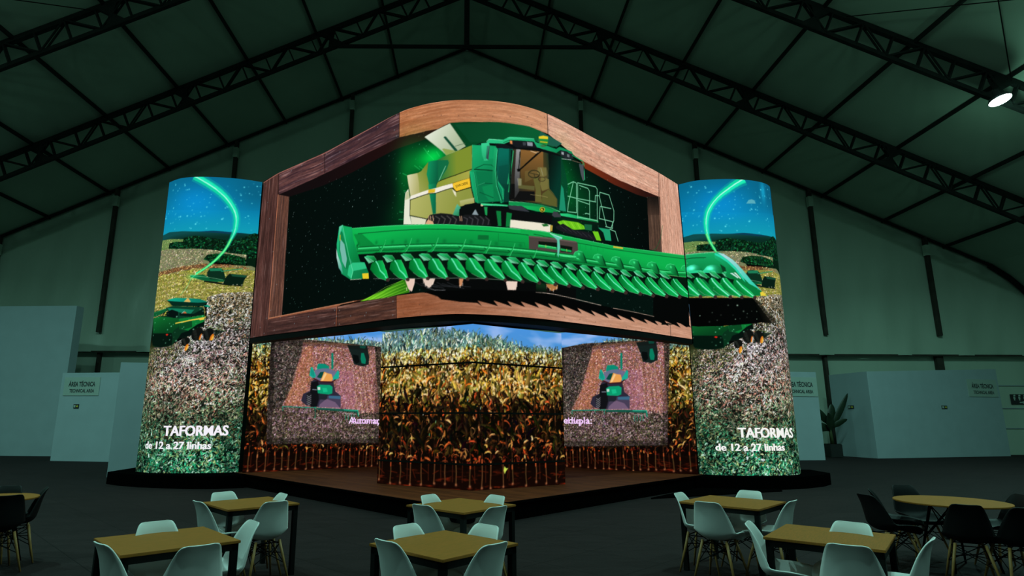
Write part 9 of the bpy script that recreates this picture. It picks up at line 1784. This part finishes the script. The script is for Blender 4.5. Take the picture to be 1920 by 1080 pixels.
for i in range(3):
    mb = MB(); x = .2 + .27 * i
    mb.lathe([(0.001, 0), (.04, .02), (.05, .05), (.04, .08), (.001, .1)], 10, (x, -.05, .41)).box(x - .05, x + .05, -.03, -.022, .29, .41).box(x - .03, x + .03, -.03, -.022, .21, .29)
    mb.build('figure', M['sign'], rs)
MB().add([(.45, -.026, .08), (.62, -.026, .08), (.62, -.026, .03), (.78, -.026, .11), (.62, -.026, .19), (.62, -.026, .14), (.45, -.026, .14)], [tuple(range(7))]).build('arrow', M['sign'], rs)
o = MB().box(-.5, 0, 0, .1, 0, .95).build('low_partition', M['post']); o.location = (-17.6, 21.6, 0); tag(o, 'low dark panel cut by the left edge of the picture', 'panel')

# plant
pt = thing('potted_banana_plant', 'dark banana plant in a black square pot between the two right partitions', 'plant', (17.45, 30.3, 0))
MB().box(-.30, .30, -.30, .30, 0, .62).build('pot', M['pot'], pt, bevel=.02)
MB().box(-.26, .26, -.26, .26, .6, .63).build('soil', M['carpet'], pt)
MB().tube([(0, 0, .6), (-.03, 0, 1.2), (.02, 0, 1.9)], [.09, .07, .05]).build('stem', M['stem'], pt, True)
def leaf(base, tip, w, sag):
    mb = MB(); b = Vector(base); e = Vector(tip); n_ = 12; d = (e - b); side = d.cross(Vector((0, 1, 0))).normalized()
    vs = []
    for i in range(n_ + 1):
        t_ = i / n_; p = b + d * t_ + Vector((0, 0, -sag * t_ * t_)); ww = w * (math.sin(math.pi * min(1, t_ * .93 + .07)) ** .6) * (0.15 + 0.85 * min(1, t_ * 3))
        fold = ww * .35
        vs += [p - side * ww + Vector((0, -fold, 0)), p, p + side * ww + Vector((0, -fold, 0))]
    fs = []
    for i in range(n_):
        o_ = i * 3; fs += [(o_, o_ + 1, o_ + 4, o_ + 3), (o_ + 1, o_ + 2, o_ + 5, o_ + 4)]
    o_ = mb.add(vs, fs).build('leaf', M['leaf'], pt, True); m_ = o_.modifiers.new('t', 'SOLIDIFY'); m_.thickness = .01
for a in (((0, 0, 1.3), (1.05, .0, 3.05), .15, .0), ((0, 0, 1.5), (.25, .1, 2.6), .2, .05), ((0, 0, 1.5), (-1.3, -.1, 2.9), .2, .45), ((0, 0, 1.2), (-1.15, -.2, 1.9), .22, .5), ((0, 0, 1.4), (-.9, -.3, 2.6), .17, .2), ((0, 0, 1.3), (.75, -.2, 2.1), .14, .3), ((0, 0, 1.1), (-.2, -.3, 2.2), .2, .1)):
    leaf(*a)

# ------------------------------------------------------------------ chairs and tables
def shell_mesh():
    P = np.array([(.222, .405, .165, .0), (.238, .43, .182, .01), (.215, .447, .200, .035), (.13, .442, .216, .065), (.03, .432, .222, .085), (-.07, .430, .222, .088), (-.14, .445, .220, .088),
                  (-.188, .487, .216, .088), (-.208, .55, .207, .084), (-.222, .62, .192, .07), (-.238, .70, .170, .05), (-.256, .765, .149, .03), (-.270, .80, .134, .018), (-.279, .819, .116, .01), (-.283, .827, .085, .006)])
    P = catmull(P, 3); nu = 17; vs = []
    for i, (y, z, w, cu) in enumerate(P):
        j0, j1 = max(i - 1, 0), min(i + 1, len(P) - 1); ty, tz = P[j1][0] - P[j0][0], P[j1][1] - P[j0][1]; l = math.hypot(ty, tz); ny, nz_ = -tz / l, ty / l
        ny, nz_ = (tz / l, -ty / l)
        for k_ in range(nu):
            u = -1 + 2 * k_ / (nu - 1); e = cu * abs(u) ** 2.4
            vs.append((u * w, y + ny * e, z + nz_ * e + (0)))
    return vs, [(i * nu + k_, i * nu + k_ + 1, (i + 1) * nu + k_ + 1, (i + 1) * nu + k_) for i in range(len(P) - 1) for k_ in range(nu - 1)]
def make_chair(label, cat, black, group):
    t = thing('shell_chair', label, cat, (0, 0, 0), 0, group)
    v, f = shell_mesh(); o = MB().add(v, f).build('seat_shell', M['chair_black' if black else 'chair'], t, True)
    m_ = o.modifiers.new('t', 'SOLIDIFY'); m_.thickness = .009; m_.offset = 0
    for sx in (-1, 1):
        for sy in (-1, 1):
            MB().tube([(sx * .125, sy * .12 - .01, .425), (sx * .165, sy * .165, .24), (sx * .215, sy * .22, .004)], [.014, .014, .009], 10).build('leg', M['beech'], t, True)
    mb = MB()
    for sx in (-1, 1):
        mb.tube([(sx * .125, -.13, .39), (sx * .125, .11, .39)], .006, 6); mb.tube([(-.125, sx * .12, .40), (.125, sx * .12, .40)], .006, 6)
        mb.tube([(sx * .15, -.15, .30), (-sx * .15, .15, .30)], .005, 6)
        mb.tube([(-.172, sx * .172, .2), (.13, sx * .125, .38)], .005, 6); mb.tube([(.172, sx * .172, .2), (-.13, sx * .125, .38)], .005, 6)
        mb.tube([(sx * .172, -.172, .2), (sx * .13, .12, .38)], .005, 6); mb.tube([(sx * .172, .172, .2), (sx * .13, -.12, .38)], .005, 6)
    mb.build('wire_bracing', M['wire'], t)
    return t
protos = {}
GR = {'w': 'white shell chairs around the square tables', 'b': 'black shell chairs around the round tables'}
def place_chair(kind_, x, y, face, label):
    if kind_ not in protos:
        protos[kind_] = make_chair(label, 'chair', kind_ == 'b', GR[kind_]); o = protos[kind_]; o.location = (x, y, 0); o.rotation_euler = (0, 0, face)
    else: clone(protos[kind_], (x, y, 0), face, label)
for kind_, x, y, face, label in CHAIRS: place_chair(kind_, x, y, face, label)
def square_table(x, y, ang, w, label):
    t = thing('cafe_table', label, 'table', (x, y, 0), R(ang), 'square oak topped tables')
    h = w / 2
    MB().box(-h, h, -h, h, .722, .742).build('table_top', M['table'], t, bevel=.003)
    mb = MB(); e = h - .012
    for s_ in (-1, 1): mb.box(-e, e, s_ * e - (.03 if s_ > 0 else 0), s_ * e + (.03 if s_ < 0 else 0), .672, .72); mb.box(s_ * e - (.03 if s_ > 0 else 0), s_ * e + (.03 if s_ < 0 else 0), -e, e, .672, .72)
    mb.build('frame', M['wire'], t)
    for sx in (-1, 1):
        for sy in (-1, 1): MB().box(sx * (e - .024) - .024, sx * (e - .024) + .024, sy * (e - .024) - .024, sy * (e - .024) + .024, 0, .72).build('leg', M['wire'], t)
for a in TABLES: square_table(*a)
def round_table(x, y, r, label):
    t = thing('round_table', label, 'table', (x, y, 0), 0, 'round oak topped tables')
    MB().lathe([(r - .01, .722), (r, .726), (r, .738), (r - .004, .742)], 64).build('table_top', M['table'], t)
    for sx in (-1, 1):
        for sy in (-1, 1): MB().tube([(sx * .14, sy * .14, .72), (sx * .27, sy * .27, .0)], [.018, .011], 8).build('leg', M['wire'], t, True)
    mb = MB()
    for s_ in (-1, 1):
        mb.tube([(-.15, s_ * .15, .68), (.22, s_ * .22, .3)], .007, 6); mb.tube([(.15, s_ * .15, .68), (-.22, s_ * .22, .3)], .007, 6)
        mb.tube([(s_ * .15, -.15, .68), (s_ * .22, .22, .3)], .007, 6); mb.tube([(s_ * .15, .15, .68), (s_ * .22, -.22, .3)], .007, 6)
    mb.build('wire_bracing', M['wire'], t)
for a in RTABLES: round_table(*a)
